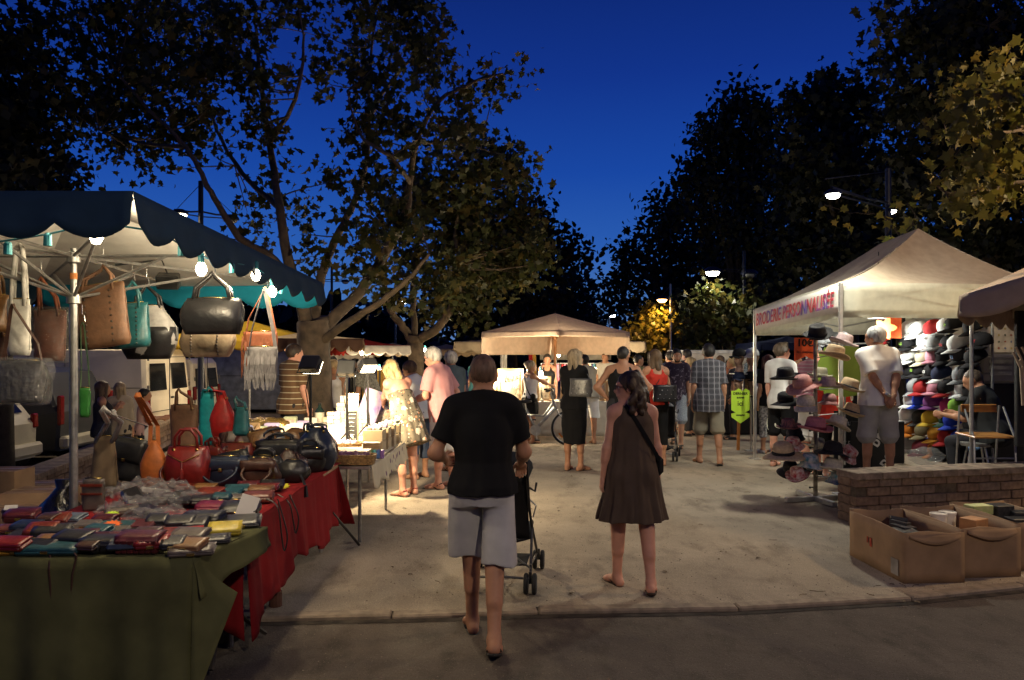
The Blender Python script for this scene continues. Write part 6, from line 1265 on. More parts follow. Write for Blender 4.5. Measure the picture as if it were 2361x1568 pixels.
# dark clothes rail under those canopies
gcol = [('black', (.01, .01, .01)), ('charcoal', (.05, .05, .05)), ('red', (.3, .02, .02)), ('beige', (.4, .33, .22)), ('navy', (.015, .02, .06)), ('ochre', (.35, .2, .04)), ('pink', (.5, .15, .2)), ('white', (.6, .58, .52))]
ORD = [a+b for a, b in zip(['']*19+['twenty-']*9+['thirty-']*9, 'first second third fourth fifth sixth seventh eighth ninth tenth eleventh twelfth thirteenth fourteenth fifteenth sixteenth seventeenth eighteenth nineteenth'.split()+'zeroth first second third fourth fifth sixth seventh eighth'.split()+'zeroth first second third fourth fifth sixth seventh eighth'.split())]
ORD[19] = 'twentieth'; ORD[28] = 'thirtieth'
def rail(label, u0, u1, vt, d, n, pick, hgt=.55, seed=1, where='rail'):
    rd = random.Random(seed); root = thing('clothes_rail', label, 'clothes rail', (X((u0+u1)/2, d), d, 0)); zt = Z(vt, d); ob('rail_bar', MB().tube([(X(u0, d), d, zt), (X(u1, d), d, zt)], .012, 8), STEEL, root)
    for u in (u0, u1): ob('upright', MB().tube([(X(u, d), d, 0), (X(u, d), d, zt)], .014, 8), STEEL, root)
    for i in range(n):
        u = u0+(u1-u0)*(i+.5)/n; nm, c = gcol[rd.choice(pick)]; h = hgt*rd.uniform(.8, 1.15); x = X(u, d); y = d-.02; m = MB(); m.box((x, y, zt-.02-h/2), (.045, .26, h), (0, 0, rd.uniform(-.2, .2)), .02); m.v = [(a+.01*math.sin(20*c_+i), b, c_) for a, b, c_ in m.v]
        single('garment', m, cloth('garment_'+nm, c), '%s garment, %s along the %s' % (nm, ORD[i], where), 'clothes', 'clothes on the '+where)
rail('dark clothes rail behind the soap stall', 775, 885, 850, 16.8, 26, [0, 0, 1, 1, 4, 5], .95, 3, 'dark rail behind the soap stall')
rail('clothes rail behind the jewellery stall', 1248, 1425, 838, 20.5, 34, [2, 0, 6, 7, 2, 4, 3, 1], .42, 5, 'rail behind the jewellery stall')
m = MB(); m.grid(lambda s_, t: Vector((X(769, 15.6)+.16*s_+.02*math.sin(t*9), 15.6+.05*math.sin(s_*9), 1.45-1.1*t)), 8, 10); single('red_drape', m, REDC, 'strip of red cloth hanging right of the big tree trunk', 'cloth', smooth=True, solid=.004)
# ------------------------------------------------------------------ round tan parasol and jewellery stall
CPX, CPD = X(1280, 17.0), 17.0; cc = Vector((CPX, CPD, 0)); rr_ = 1.60
cor = [cc+Vector((0, -rr_, 2.15)), cc+Vector((rr_+.02, 0, 2.15)), cc+Vector((0, rr_, 2.15)), cc+Vector((-rr_, 0, 2.15))]
jp = thing('market_parasol', 'large square tan parasol on a wooden pole over the jewellery stall', 'parasol', cc, group='parasols and canopies of the market')
canopy(jp, cor, cc+Vector((0, 0, 2.56)), .13, 0, 0, TANC, TANC, None, .03, .01, False, vh2=[.12, .50, .50, .12]); WOODP = M('varnished_pole', (.28, .12, .04), rough=.45, var=.15); frame(jp, cc, cor, 2.5, 2.45, 2.02, .026, WOODP, mids=False)
tj = thing('trestle_table', 'long jewellery table with white cloth front under the tan parasol', 'table', (.75, 15.3, 0), group='stall tables'); ob('table_top', MB().box((.72, 15.4, .74), (2.7, .7, .03)), PLYW, tj)
for x in (-.5, 1.95):
    for y in (15.15, 15.65): ob('leg', MB().tube([(x, y, 0), (x, y, .73)], .016, 8), STEEL, tj)
m = MB(); m.grid(lambda s_, t: Vector((-.65+2.74*s_, 15.03+.75*t, .762)), 8, 4); m.grid(drape((-.65, 15.03, 0), (2.09, 15.03, 0), .762, lambda s_: .66, 6, .006, .01), 40, 6); single('white_tablecloth', m, WHITEC, 'white cloth with straight front on the jewellery table', 'tablecloth', smooth=True, solid=.003)
for i, (u, v, d, ll) in enumerate(((1141, 866, 15.2, 'lit bulb at the left end of the jewellery table'), (1220, 852, 15.2, 'lit bulb by the head of the cyclist'), (1247, 860, 15.2, 'lit bulb right of the cyclist shoulder'), (1371, 852, 15.4, 'lit bulb at the right end of the jewellery table'))): bulb(ll, P(u, v, d), 95, .044, off=(0, .09, -.05))
for i, (u, v, d, ll) in enumerate(((1299, 807, 19.6, 'topmost bulb of the little cluster behind the wooden pole'), (1292, 812, 19.8, 'middle bulb of the little cluster behind the wooden pole'), (1288, 818, 20, 'lowest bulb of the little cluster behind the wooden pole'), (1350, 808, 19.6, 'lit bulb above the white back sheet in the middle'), (1392, 813, 19.6, 'brightest bulb at the right of the back sheet'), (1335, 818, 20, 'lit bulb just right of the dark clothed woman'))): bulb(ll, P(u, v, d), (95, 0, 0, 95, 100, 50)[i], .040, off=(0, -.1, -.04))
stall('wide cream scalloped canopy behind the tan parasol', 1262, 22.3, 2.55, 1.5, 1.98, 2.28, CREAM, 0, .26, .42, .06)
m = MB(); m.grid(lambda s_, t: Vector((X(1245, 23)+2.1*s_, 23+.05*math.sin(s_*20), 2.02-.55*t)), 20, 4); single('back_sheet', m, WHITEC, 'white lit sheet closing the back of the canopy behind the parasol', 'sheet', smooth=True, solid=.004)
def jewel_board(label, u0, u1, v0, v1, d, fr=PLYW, n=16, seed=1):
    w, h = (u1-u0)/F*d, (v1-v0)/F*d; c = P((u0+u1)/2, v1, d); root = thing('display_board', label, 'display board', (c.x, d, .765), rot=(-.12, 0, 0), group='jewellery display boards'); h = Z(v0, d)-.765
    ob('frame', MB().box((-w/2, 0, h/2), (.05, .03, h), None, .004).box((w/2, 0, h/2), (.05, .03, h), None, .004).box((0, 0, h-.02), (w-.05, .03, .05)).box((0, 0, .02), (w-.05, .03, .05)), fr, root, world=False); ob('sheet', MB().box((0, .01, h/2), (w-.05, .01, h-.08)), M('cream_board', (.6, .52, .38)), root, world=False)
    rd = random.Random(seed)
    for i in range(n):
        x, z = rd.uniform(-.38, .38)*w, h*rd.uniform(.2, .85); m = MB(); l_ = rd.uniform(.03, .10)
        m.tube([(x-.012, -.004, z), (x, -.006, z-l_), (x+.012, -.004, z)], .003, 4); m.ball((x, -.008, z-l_), .009, 6, 4); ob('pendant', m, (BLACKP, M('red_bead', (.35, .03, .03)), M('blue_bead', (.04, .1, .3)), BLACKP)[rd.randrange(4)], root, world=False)
jewel_board('large wood framed board of necklaces left of the cyclist', 1150, 1204, 850, 932, 15.3); jewel_board('narrow board with red pendants behind the cyclist', 1206, 1240, 872, 932, 15.2, seed=2, n=8); jewel_board('low board of pendants right of the cyclist', 1240, 1268, 868, 932, 15.25, seed=3, n=8); jewel_board('small board of earrings behind the bald man', 1112, 1142, 872, 932, 15.3, seed=4, n=8); jewel_board('board of jewellery right of the wooden pole', 1296, 1330, 880, 932, 15.3, seed=5, n=8); jewel_board('board at the right end of the jewellery table', 1362, 1400, 878, 932, 15.3, seed=6, n=10)
for i in range(14):
    x = -.5+.18*i; m = MB(); m.box((x, 15.12+.05*(i % 3), .785), (.07+.02*(i % 2), .05, .035), (0, 0, .3*(i % 4)), .005); single('jewel_box', m, (M('white_carton', (.68, .64, .54)), PLYW, BLACKP)[i % 3], '%s little box, %s from the left along the jewellery table front' % (('white', 'wooden', 'black')[i % 3], ORD[i]), 'box', 'little boxes on the jewellery table')
m = MB(); m.box((X(1165, 15.6), 15.6, .22), (.4, .3, .40), (0, 0, .2), .006); single('storage_box', m, CARD, 'brown storage box under the left part of the jewellery table', 'box')
m = MB(); m.ball((X(1205, 15.6), 15.5, .2), (.22, .18, .2), 14, 8); single('refuse_bag', m, MATS['black_plastic_bag'], 'dark round bag under the jewellery table behind the bicycle', 'bag', smooth=True)
# coloured scarves behind the jewellery
for i, (u, c) in enumerate(((1218, 'red'), (1226, 'ochre'), (1160, 'white'), (1154, 'white'))):
    m = MB(); m.grid(lambda s_, t: Vector((X(u, 18.8)+.09*s_+.03*t*(1 if i < 2 else 0), 18.8+.03*math.sin(s_*8+t*3), 1.86-.75*t)), 5, 8); single('scarf', m, cloth('garment_'+c, dict(gcol)[c]), ['red patterned scarf hanging behind the cyclist', 'yellow scarf edge beside the red scarf', 'white rolled curtain right of the necklace board', 'white rolled curtain nearest the necklace board'][i], 'scarf', smooth=True, solid=.006)
# ------------------------------------------------------------------ far right stall with lace valance
ls = thing('snack_stand', 'white stall with scalloped lace valance behind the plaid shirt man', 'stall', (X(1650, 18.5), 18.5, 0)); WHP = M('white_panel', (.58, .57, .54), rough=.5)
x0, x1 = X(1585, 18.5), X(1712, 18.5); ob('roof', MB().box(((x0+x1)/2, 19.4, Z(812, 18.5)), (x1-x0+.2, 2, .10), None, .02), WHP, ls); ob('back_wall', MB().box(((x0+x1)/2, 20.3, .9), (x1-x0, .05, 1.6)), WHP, ls)
m = MB(); m.grid(valance(Vector((x0-.1, 18.4, Z(814, 18.5))), Vector((x1+.1, 18.4, Z(814, 18.5))), .22, 6, .08, .02), 60, 4); ob('valance', m, WHITEC, ls, True, solid=.005)
for i in range(3):
    m = MB(); a = X(1618+36*i, 18.45); m.grid(lambda s_, t: Vector((a+.34*s_, 18.45+.02*math.sin(s_*22), Z(836, 18.45)-.42*t*(1-.25*math.sin(3.14*s_)))), 14, 5); ob('lace_curtain', m, M('lace', (.35, .42, .46), trans=.3, var=.3, scale=40), ls, True, solid=.003)
for x in (x0, x1): ob('post', MB().tube([(x, 18.45, 0), (x, 18.45, Z(816, 18.5))], .02, 8), STEEL, ls)
dk = thing('trestle_table', 'table with black cloth to the ground below the lace stall', 'table', (X(1690, 16.2), 16.2, 0), group='stall tables'); ob('cloth', MB().box((X(1690, 16.2), 16.5, .42), (1.75, .8, .80), None, .02), cloth('black_cloth', (.012, .010, .010)), dk)
bl = thing('blue_lamp', 'glowing blue white lamp behind the purple shirted man', 'lamp', P(1573, 868, 17.2)); b = P(1573, 846, 17.2); ob('shade', MB().lathe([(.19, .0), (.19, .02), (.12, .06), (0, .07)], b, 16), M('blue_glow', (.30, .45, 1.), emit=5, var=0), bl, True); ob('stem', MB().tube([b, b-Vector((0, 0, .30))], .03, 8), M('blue_glow', (.30, .45, 1.), emit=5), bl); lamp('blue_light', b-Vector((0, .1, .12)), 14, (.35, .5, 1), .08, parent=bl)
for i, (u, v) in enumerate(((1648, 886), (1660, 880), (1672, 888), (1736, 884), (1745, 890))):
    m = MB(); p = P(u, v, 16.4); p.z = .83; m.lathe([(.05, 0), (.07, .04), (.05, .12), (.03, .16), (0, .16)], p, 10); single('lit_ornament', m, M('glow_ornament', (1, .55, .25), emit=3, var=0) if i in (1, 3) else WHP, '%s ornament, %s from the left on the black clothed table' % (('white', 'glowing', 'white', 'glowing', 'white')[i], ORD[i]), 'ornament', 'ornaments on the black table', smooth=True)
lamp('ornament_light', P(1660, 874, 16.25), 10, (1, .6, .3), .05, parent=None)
stall('dark blue canopy in the shade behind the hat tent banner', 1815, 22, 1.1, 1.2, 1.95, 2.15, NAVYC, 0, .2, 0, 0)
# sound lamp and long table pieces at the far left background under trees
m = MB(); m.box((X(1985, 24), 24, .6), (1.2, .5, 1.2), None, .02); single('dark_cabinet', m, BLACKP, 'dark cabinet standing in the shade behind the hat tent', 'cabinet')
# ================================================================== raised terrace behind the low wall, hat tent
TR = .28
m = MB(); m.prism([(3.90, 8.20), (6.9, 8.88), (14, 10.6), (14, 15), (5.5, 15), (5.05, 10.6), (4.5, 9.4), (3.90, 9.15)], TR); struct('raised_terrace', m, SAND)
A_, B_, C_, D_ = Vector((4.0, 9.5, 2.58)), Vector((3.92, 12.6, 2.42)), Vector((6.9, 9.9, 2.58)), Vector((6.85, 13.0, 2.45)); p1, p2 = Vector((5.83, 11.2, 3.50)), Vector((5.70, 12.1, 3.40))
tent = thing('pop_up_tent', 'cream pop up tent with peaked roof and printed banner over the hat stall', 'tent', (5.4, 11.2, 0)); TENTC = cloth('tent_canvas', (.46, .37, .275), trans=.28); TENTV = cloth('tent_valance', (.66, .64, .54), trans=.55)
def quadp(a, b, c, d, sag, n=10):
    def f(s_, t):
        lo, hi = a.lerp(b, s_), d.lerp(c, s_); q = 4*t*(1-t); return lo.lerp(hi, t)+Vector((0, 0, -sag*q*(.5+.5*math.sin(3.14*s_))-.012*math.sin(s_*20+t*6)*q))
    return f
m = MB(); m.grid(quadp(A_, C_, p1, p1, .20), 14, 10); m.grid(quadp(B_, A_, p1, p2, .16), 14, 10); m.grid(quadp(D_, B_, p2, p2, .18), 12, 8); m.grid(quadp(C_, D_, p2, p1, .16), 12, 8); ob('roof', m, TENTC, tent, True)
for a, b in ((A_, C_), (B_, A_), (C_, D_), (D_, B_)):
    m = MB(); m.grid(valance(a, b, .43, 0, 0, .0, ripple=0.), 10, 4); ob('valance', m, TENTV, tent, True, solid=.004)
    m = MB(); i_ = (Vector((5.4, 11.2, 2.5))-(a+b)/2); i_.z = 0; i_ = i_.normalized()*.05; z_ = Vector((0, 0, 1))
    for k in range(2):
        q0, q1 = a.lerp(b, k/2)+i_, a.lerp(b, (k+1)/2)+i_; h_ = .30
        m2 = MB(); m2.tube([q0-z_*.04, q1-z_*h_], .014, 6); ob('truss_bar', m2, ALU, tent); m2 = MB(); m2.tube([q0-z_*h_, q1-z_*.04], .014, 6); ob('truss_bar', m2, ALU, tent)
for q, zb in ((A_, 0), (B_, 0), (C_, TR), (D_, TR)):
    ob('post', MB().box((q.x, q.y, (q.z+zb)/2), (.045, .045, q.z-zb-.02), None, .005), ALU, tent); ob('foot_plate', MB().box((q.x, q.y, zb+.006), (.16, .16, .012), None, .003), ALU, tent)
# banner lettering on the left valance
dirv = (A_-B_).normalized(); BAN = M('banner_white', (.66, .62, .56), var=.03); nrm = dirv.cross(Vector((0, 0, 1))).normalized(); L_ = (A_-B_).length
ban = thing('banner', 'white banner with red italic lettering along the left side of the tent', 'banner', B_.lerp(A_, .5)+nrm*.006)
m = MB(); m.grid(lambda s_, t: B_.lerp(A_, .01+.98*s_)+nrm*(.010+.004*math.sin(s_*30))+Vector((0, 0, -.03-.33*t)), 40, 4); ob('cloth', m, BAN, ban, True, solid=.003)
bm = M('banner_red', (.50, .03, .04), rough=.6); n_, l2 = bm.node_tree.nodes, bm.node_tree.links; tcb = n_.new('ShaderNodeTexCoord'); nzb = n_.new('ShaderNodeTexNoise'); nzb.inputs['Scale'].default_value = 2.6; l2.new(tcb.outputs['Object'], nzb.inputs[0]); rpb = n_.new('ShaderNodeValToRGB'); rpb.color_ramp.elements[0].position = .5; rpb.color_ramp.elements[0].color = (.50, .03, .05, 1); rpb.color_ramp.elements[1].position = .62; rpb.color_ramp.elements[1].color = (.10, .07, .36, 1); l2.new(nzb.outputs['Fac'], rpb.inputs[0]); l2.new(rpb.outputs[0], n_[bm['bsdf']].inputs['Base Color'])
rotb = Matrix((dirv, Vector((0, 0, 1)).cross(nrm).cross(nrm)*-1 if False else nrm.cross(dirv), nrm)).transposed().to_euler()
t = text('lettering', 'BRODERIE PERSONNALISÉE', .27, bm, B_.lerp(A_, .49)+nrm*.020+Vector((0, 0, -.20)), rotb, ban, extrude=.0015, bold=.004, shear=.22, sx_=1.0)
t.scale.x *= 2.86/max(.1, t.dimensions.x)
lamp('tent_light', (5.1, 10.9, 2.0), 85, (.96, .97, .86), .12, parent=None)
tl = thing('tent_lamp', 'small white work lamp hung under the tent roof', 'lamp', (5.1, 10.9, 2.25)); ob('shade', MB().lathe([(.0, .10), (.05, .09), (.13, .0), (.12, -.005), (0, .02)], (5.1, 10.9, 2.2), 14), ALU, tl, True); ob('cord', MB().tube([(5.1, 10.9, 2.3), (5.2, 11.1, 2.75), (5.4, 11.5, 3.2)], .006, 5), RUBBER, tl)
# ------------------------------------------------------------------ caps
CC = {'white': (.62, .64, .64), 'black': (.012, .012, .014), 'red': (.30, .02, .022), 'grey': (.25, .26, .27), 'pink': (.45, .20, .26), 'beige': (.42, .38, .28), 'navy': (.015, .022, .05), 'blue': (.02, .05, .40), 'purple': (.12, .04, .15), 'magenta': (.30, .03, .11), 'lime': (.18, .36, .05), 'yellow': (.42, .29, .03), 'green': (.02, .06, .04), 'orange': (.45, .15, .02), 'olive': (.16, .14, .08), 'light blue': (.16, .32, .62), 'burgundy': (.12, .02, .03), 'dark grey': (.035, .035, .035), 'amber': (.40, .19, .02)}
def cap_mats(c): return cloth('cap_'+c.replace(' ', '_'), CC[c], rough=.8)
CAPM_ = {}
def cap(c, label, p, rz, tilt=0., brim=None, group='caps on the rack in the hat tent', sc=1., txt=None, tc=None):
    root = thing('baseball_cap', label, 'cap', p, group=group, rot=(tilt, 0, rz)); root.scale = (sc,)*3
    key = 'crown'
    if key not in CAPM_:
        m = MB(); m.lathe([(.092, 0), (.094, .02), (.090, .055), (.074, .090), (.045, .110), (.012, .117), (.010, .122), (0, .123)], n=18, sy=1.12, wob=lambda q, z: .012*abs(math.sin(3*q))*(z/.12)); CAPM_['crown'] = m
        m = MB(); m.grid(lambda s_, t: Vector(((s_-.5)*2*.088*(1-.30*t*t*abs(s_-.5)*2), -.090*math.sqrt(max(0, 1-(2*s_-1)**2*.92))-.098*t*math.cos((s_-.5)*2.0), .008-.030*(2*s_-1)**2-.012*t)), 12, 5); CAPM_['brim'] = m
    for k, cc_ in (('crown', c), ('brim', brim or c)):
        mk = (k, cc_)
        if mk not in CAPM_: CAPM_[mk] = CAPM_[k].mesh(k, (cap_mats(cc_),), True)
        o = link(k, CAPM_[mk], root)
        if k == 'brim': md = o.modifiers.new('s', 'SOLIDIFY'); md.thickness = .005
    if txt:
        t = text('lettering', txt, .042, M('cap_print_'+tc.replace(' ', '_'), CC[tc]), (0, 0, 0), (0, 0, 0), None, extrude=.001, bold=.001); t.parent = root; t.location = (0, -.103, .052); t.rotation_euler = (R_(70), 0, 0)
    return root
rows = [['white', 'white', 'red', 'white', 'black', 'black'], ['black', 'white', 'grey', 'black', 'white', 'black'], ['white', 'beige', 'pink', 'black', 'dark grey', 'black'], ['black', 'black', 'black', 'navy', 'grey', 'black'], ['grey', 'red', 'pink', 'black', 'white', 'black'],
        ['white', 'blue', 'purple', 'magenta', 'lime', 'navy'], ['white', 'dark grey', 'yellow', 'green', 'blue', 'black'], ['orange', 'olive', 'amber', 'red', 'blue', 'light blue'], ['grey', 'burgundy', 'orange', 'black', 'navy', 'black']]
brims = {(0, 2): 'white', (2, 2): 'pink', (3, 3): 'white', (4, 3): 'red', (0, 3): 'grey', (8, 4): 'white', (8, 0): 'white'}
txts = {(3, 2): ('CIS', 'white'), (1, 3): ('VN', 'red'), (1, 5): ('NY', 'red'), (2, 4): ('12', 'light blue'), (3, 1): ('FRE', 'lime'), (3, 0): ('15', 'blue'), (0, 4): ('Vr', 'lime'), (1, 0): ('LO', 'lime')}
rown = ['top', 'second', 'third', 'fourth', 'middle', 'sixth', 'seventh', 'eighth', 'bottom']; rv = [756, 792, 823, 862, 898, 934, 970, 1006, 1042]
rk_ = thing('cap_rack', 'tall grid rack full of caps at the right side of the hat tent', 'rack', (5.7, 10.4, TR)); e0, e1 = Vector((5.72, 11.3, 0)), Vector((5.86, 9.72, 0))
for q in (0, .5, 1.): b = e0.lerp(e1, q)+Vector((.12, 0, 0)); ob('upright', MB().tube([(b.x, b.y, TR), (b.x, b.y, 2.25)], .016, 8), STEEL, rk_)
for r in range(9):
    z = Z(rv[r], 10.4); a, b = e0+Vector((.11, 0, z+.02)), e1+Vector((.11, 0, z+.02)); ob('shelf_bar', MB().tube([a, b], .010, 6), STEEL, rk_); ob('shelf_strip', MB().box((a+b)/2+Vector((.03, 0, .0)), (.012, (b-a).length*.98, .035), (0, 0, -.088)), M('brass_strip', (.40, .30, .10), metal=.6, rough=.4), rk_)
    for c in range(6):
        q = (c+.35+.3*((r*5) % 3)/2)/6; p = e0.lerp(e1, q); p.z = z-.02; p += Vector((.035*math.sin(r*5+c*3), .05*math.sin(r*7.3+c*1.9), .018*math.sin(r*3.1+c*5))); cl = rows[r][c]; tx = txts.get((r, c)); rj = random.Random(r*10+c)
        cap(cl, '%s cap, %s from the left in the %s row of the cap rack' % (cl, ('first', 'second', 'third', 'fourth', 'fifth', 'last')[c], rown[r]), p, R_(-86)+rj.uniform(-.2, .2), rj.uniform(.22, .50), brims.get((r, c)), sc=1.32, txt=tx[0] if tx else None, tc=tx[1] if tx else None)
for i, (u, v, c, d) in enumerate(((1888, 792, 'grey', 11.6), (1905, 789, 'grey', 11.6), (1922, 787, 'dark grey', 11.6), (1940, 785, 'grey', 11.6), (2030, 786, 'red', 11.5), (2032, 812, 'beige', 11.5), (1868, 800, 'beige', 11.6), (1950, 806, 'dark grey', 11.6))):
    cap(c, '%s cap %s' % (c, ('at left end of the rear row under the tent', 'second in the rear row under the tent', 'third in the rear row under the tent', 'at right end of the rear row under the tent', 'right of the grey haired man head', 'below the red one right of the grey haired head', 'half hidden left of the rear row of caps', 'below the right end of the rear row')[i]), P(u, v, d), R_(-40), .1, sc=1.2, group='caps at the rear of the tent')
rb = thing('cap_rail', 'rear rail carrying grey caps under the tent', 'rail', (5.0, 11.75, TR)); ob('bar', MB().tube([P(1855, 796, 11.75), P(2050, 790, 11.75)], .012, 6), STEEL, rb)
for u in (1860, 2045): q = P(u, 795, 11.75); ob('upright', MB().tube([(q.x, q.y, TR if u > 1900 else 0), (q.x, q.y, q.z)], .014, 6), STEEL, rb)
# ------------------------------------------------------------------ hat rack
HP = (X(1880, 9.08), 9.08); hr = thing('hat_rack', 'silver hat tree with crossed flat feet in front of the tent', 'hat rack', (*HP, 0)); RKM = M('rack_pole', (.30, .27, .22), rough=.4, metal=.7, var=.3, scale=14)
ob('pole', MB().lathe([(.026, 0), (.026, 1.1), (.022, 1.12), (.022, Z(782, 9.08)), (0, Z(782, 9.08))], (*HP, 0), 12), RKM, hr, auto=40)
for a in (.25, 1.75): m = MB(); c_, s_ = math.cos(a), math.sin(a); m.box((HP[0], HP[1], .03+.001*a), (.78, .06, .055), (0, 0, a), .006); ob('foot_bar', m, ALU, hr)
for z in (.16, .42, .62, .82, 1.02, 1.2, 1.4): ob('knob', MB().tube([(HP[0]-.07, HP[1]-.02, z), (HP[0], HP[1], z)], .006, 5).ball((HP[0]-.07, HP[1]-.02, z), .014, 7, 5), BLACKP, hr)
HATC = {'black': (.014, .013, .014), 'straw': (.52, .38, .22), 'pink': (.42, .20, .19), 'rose': (.45, .15, .17), 'grey': (.34, .31, .30), 'mauve': (.38, .29, .29), 'sage': (.36, .34, .25), 'cream': (.60, .53, .40), 'navy': (.02, .022, .035), 'ivory': (.68, .66, .54), 'crimson': (.18, .02, .03)}
def hatmat(k):
    if k in HATC: return M('hat_'+k, HATC[k], rough=.85, var=.10, scale=40, bump=.3, bscale=260)
    base, pat = {'red floral': ((.62, .52, .46), (.36, .02, .03)), 'blue floral': ((.55, .52, .50), (.05, .17, .24)), 'plaid': ((.04, .03, .04), (.28, .10, .10))}[k]
    return M('hat_'+k.replace(' ', '_'), base, rough=.9, scale=(22 if k != 'plaid' else 34), col2=pat, stretch=(1, 1, 1) if k != 'plaid' else (3, 3, .3))
def hat(label, kind, col, u, v, wpx, d, rot=(0, 0, 0), band=None, arm=True, zoff=0., group='hats on the hat tree'):
    w = wpx/F*d*.86; s_ = w/.30; p = P(u, v, d); root = thing('hat', label, 'hat', p, group=group, rot=rot); root.scale = (s_,)*3; cr, br, bt = (.085, .15, .115)
    if kind == 'fedora':
        crown = [(.090, 0), (.088, .03), (.082, .075), (.074, .105), (.060, .112), (.04, .098), (.0, .088)]; brim = [(.088, .0), (.115, -.004), (.140, .004), (.150, .018), (.150, .023), (.138, .010), (.114, .003), (.088, .006)]
    elif kind == 'wide':
        crown = [(.088, 0), (.086, .05), (.076, .088), (.05, .105), (.0, .108)]; brim = [(.086, 0), (.125, -.012), (.165, -.022), (.166, -.017), (.125, -.006), (.086, .006)]
    elif kind == 'bucket':
        crown = [(.092, 0), (.085, .06), (.076, .086), (.0, .090)]; brim = [(.091, .004), (.115, -.03), (.135, -.052), (.136, -.047), (.118, -.026), (.094, .008)]
    else:
        crown = [(.09, 0), (.094, .04), (.08, .085), (.045, .108), (0, .112)]; brim = [(.09, .004), (.10, -.025), (.118, -.05), (.12, -.046), (.104, -.02), (.092, .008)]
    m = MB(); m.lathe(crown, n=22, sy=1.16, wob=(lambda q, z: -.10*max(0, math.cos(2*q))*max(0, (z-.05)/.06)*.5) if kind == 'fedora' else None); ob('crown', m, hatmat(col), root, True, world=False)
    m = MB(); m.lathe(brim, n=26, sy=1.14, wob=lambda q, z: .04*math.sin(2*q+u)); m.v = [(x, y, z+.012*math.cos(2*math.atan2(y, x)+u*.1)*(math.hypot(x, y)/.15)**2) for x, y, z in m.v]; ob('brim', m, hatmat(col), root, True, world=False)
    if band: m = MB(); m.lathe([(.0895, .004), (.0925, .004), (.0905, .032), (.0875, .032)], n=22, sy=1.16); ob('band', m, hatmat(band), root, True, world=False)
    if arm: ob('arm', MB().tube([(HP[0], HP[1], p.z-.02), Vector((HP[0], HP[1], p.z-.02)).lerp(p+Vector((0, 0, .02)), .8), p+Vector((0, 0, .05))], .006, 5), STEEL, hr)
    return root
HL = [('black felt fedora at the very top of the hat tree', 'fedora', 'black', 1886, 772, 74, 9.0, (.25, -.35, .3), 'black'), ('pinkish grey fedora right of the top black one', 'fedora', 'mauve', 1944, 792, 72, 9.4, (.1, .3, .2), 'mauve'),
      ('large straw panama with black band near the top right', 'fedora', 'straw', 1922, 822, 82, 8.75, (.1, .28, .3), 'black'), ('shiny black fedora at the left below the price sign', 'fedora', 'black', 1812, 872, 78, 8.9, (.05, -.15, .2), 'black'),
      ('pink wide hat below the shiny black fedora', 'wide', 'pink', 1852, 890, 84, 8.8, (.1, -.35, .1), None), ('sage green grey hat left of the pole near the top', 'fedora', 'sage', 1890, 868, 66, 9.3, (0, .1, 0), 'sage'), ('mauve grey hat right of the pole below the sage one', 'fedora', 'mauve', 1908, 890, 68, 8.8, (.1, .1, 0), None),
      ('straw hat with black band halfway up on the right', 'fedora', 'straw', 1956, 897, 78, 8.85, (.1, .32, .2), 'black'), ('grey cloche hat with a tan cord halfway up', 'cloche', 'grey', 1858, 935, 76, 8.7, (.15, -.1, 0), 'straw'), ('salmon pink cloche half behind the tent post', 'cloche', 'pink', 1912, 925, 58, 9.2, (0, .1, 0), None),
      ('black wide hat left of the grey cloche', 'wide', 'black', 1812, 925, 72, 9.2, (.1, -.2, 0), None), ('dark plaid trilby at the left, middle height', 'fedora', 'plaid', 1818, 985, 62, 8.9, (.05, -.1, 0), 'plaid'), ('rose pink trilby with crimson band in the middle', 'fedora', 'rose', 1880, 990, 88, 8.65, (.05, .05, .2), 'crimson'),
      ('cream trilby with flowery band right of the rose one', 'fedora', 'cream', 1928, 982, 76, 8.75, (.1, .42, .2), 'red floral'), ('straw trilby with dark band above the cream one', 'fedora', 'straw', 1962, 955, 78, 9.0, (.05, .36, .1), 'navy'), ('dark navy hat below the dark plaid trilby', 'cloche', 'navy', 1832, 1005, 66, 9.1, (.05, -.1, 0), None),
      ('red patterned hat hanging below the navy one', 'bucket', 'red floral', 1830, 1024, 60, 8.95, (.2, -.2, 0), None), ('black sheer wide brimmed hat at right, lower half', 'wide', 'black', 1920, 1042, 82, 8.7, (.05, .1, 0), 'black'), ('wide straw hat jutting out at lower left', 'wide', 'straw', 1806, 1047, 92, 8.8, (.1, -.15, .2), 'black'),
      ('red and white hibiscus patterned hat at lower right', 'bucket', 'red floral', 1956, 1046, 66, 8.8, (.5, .5, .2), None), ('blue floral bucket hat just left of the pole near the bottom', 'bucket', 'blue floral', 1868, 1065, 72, 8.75, (.1, .0, 0), None), ('cream straw hat right of the pole near the bottom', 'fedora', 'cream', 1918, 1082, 80, 8.7, (.05, .22, .2), 'cream'),
      ('black floppy hat low on the left', 'wide', 'black', 1824, 1083, 66, 9.0, (.3, -.3, 0), None), ('red floral trilby, lowest on the left side', 'fedora', 'red floral', 1840, 1098, 66, 8.75, (.2, -.28, 0), 'red floral'), ('blue floral hat, lowest on the right side', 'bucket', 'blue floral', 1932, 1105, 68, 8.75, (.1, .1, 0), None), ('beige hat behind the pole in the lower half', 'fedora', 'sage', 1886, 1030, 62, 9.4, (0, 0, 0), None)]
for q in HL: hat(*q)
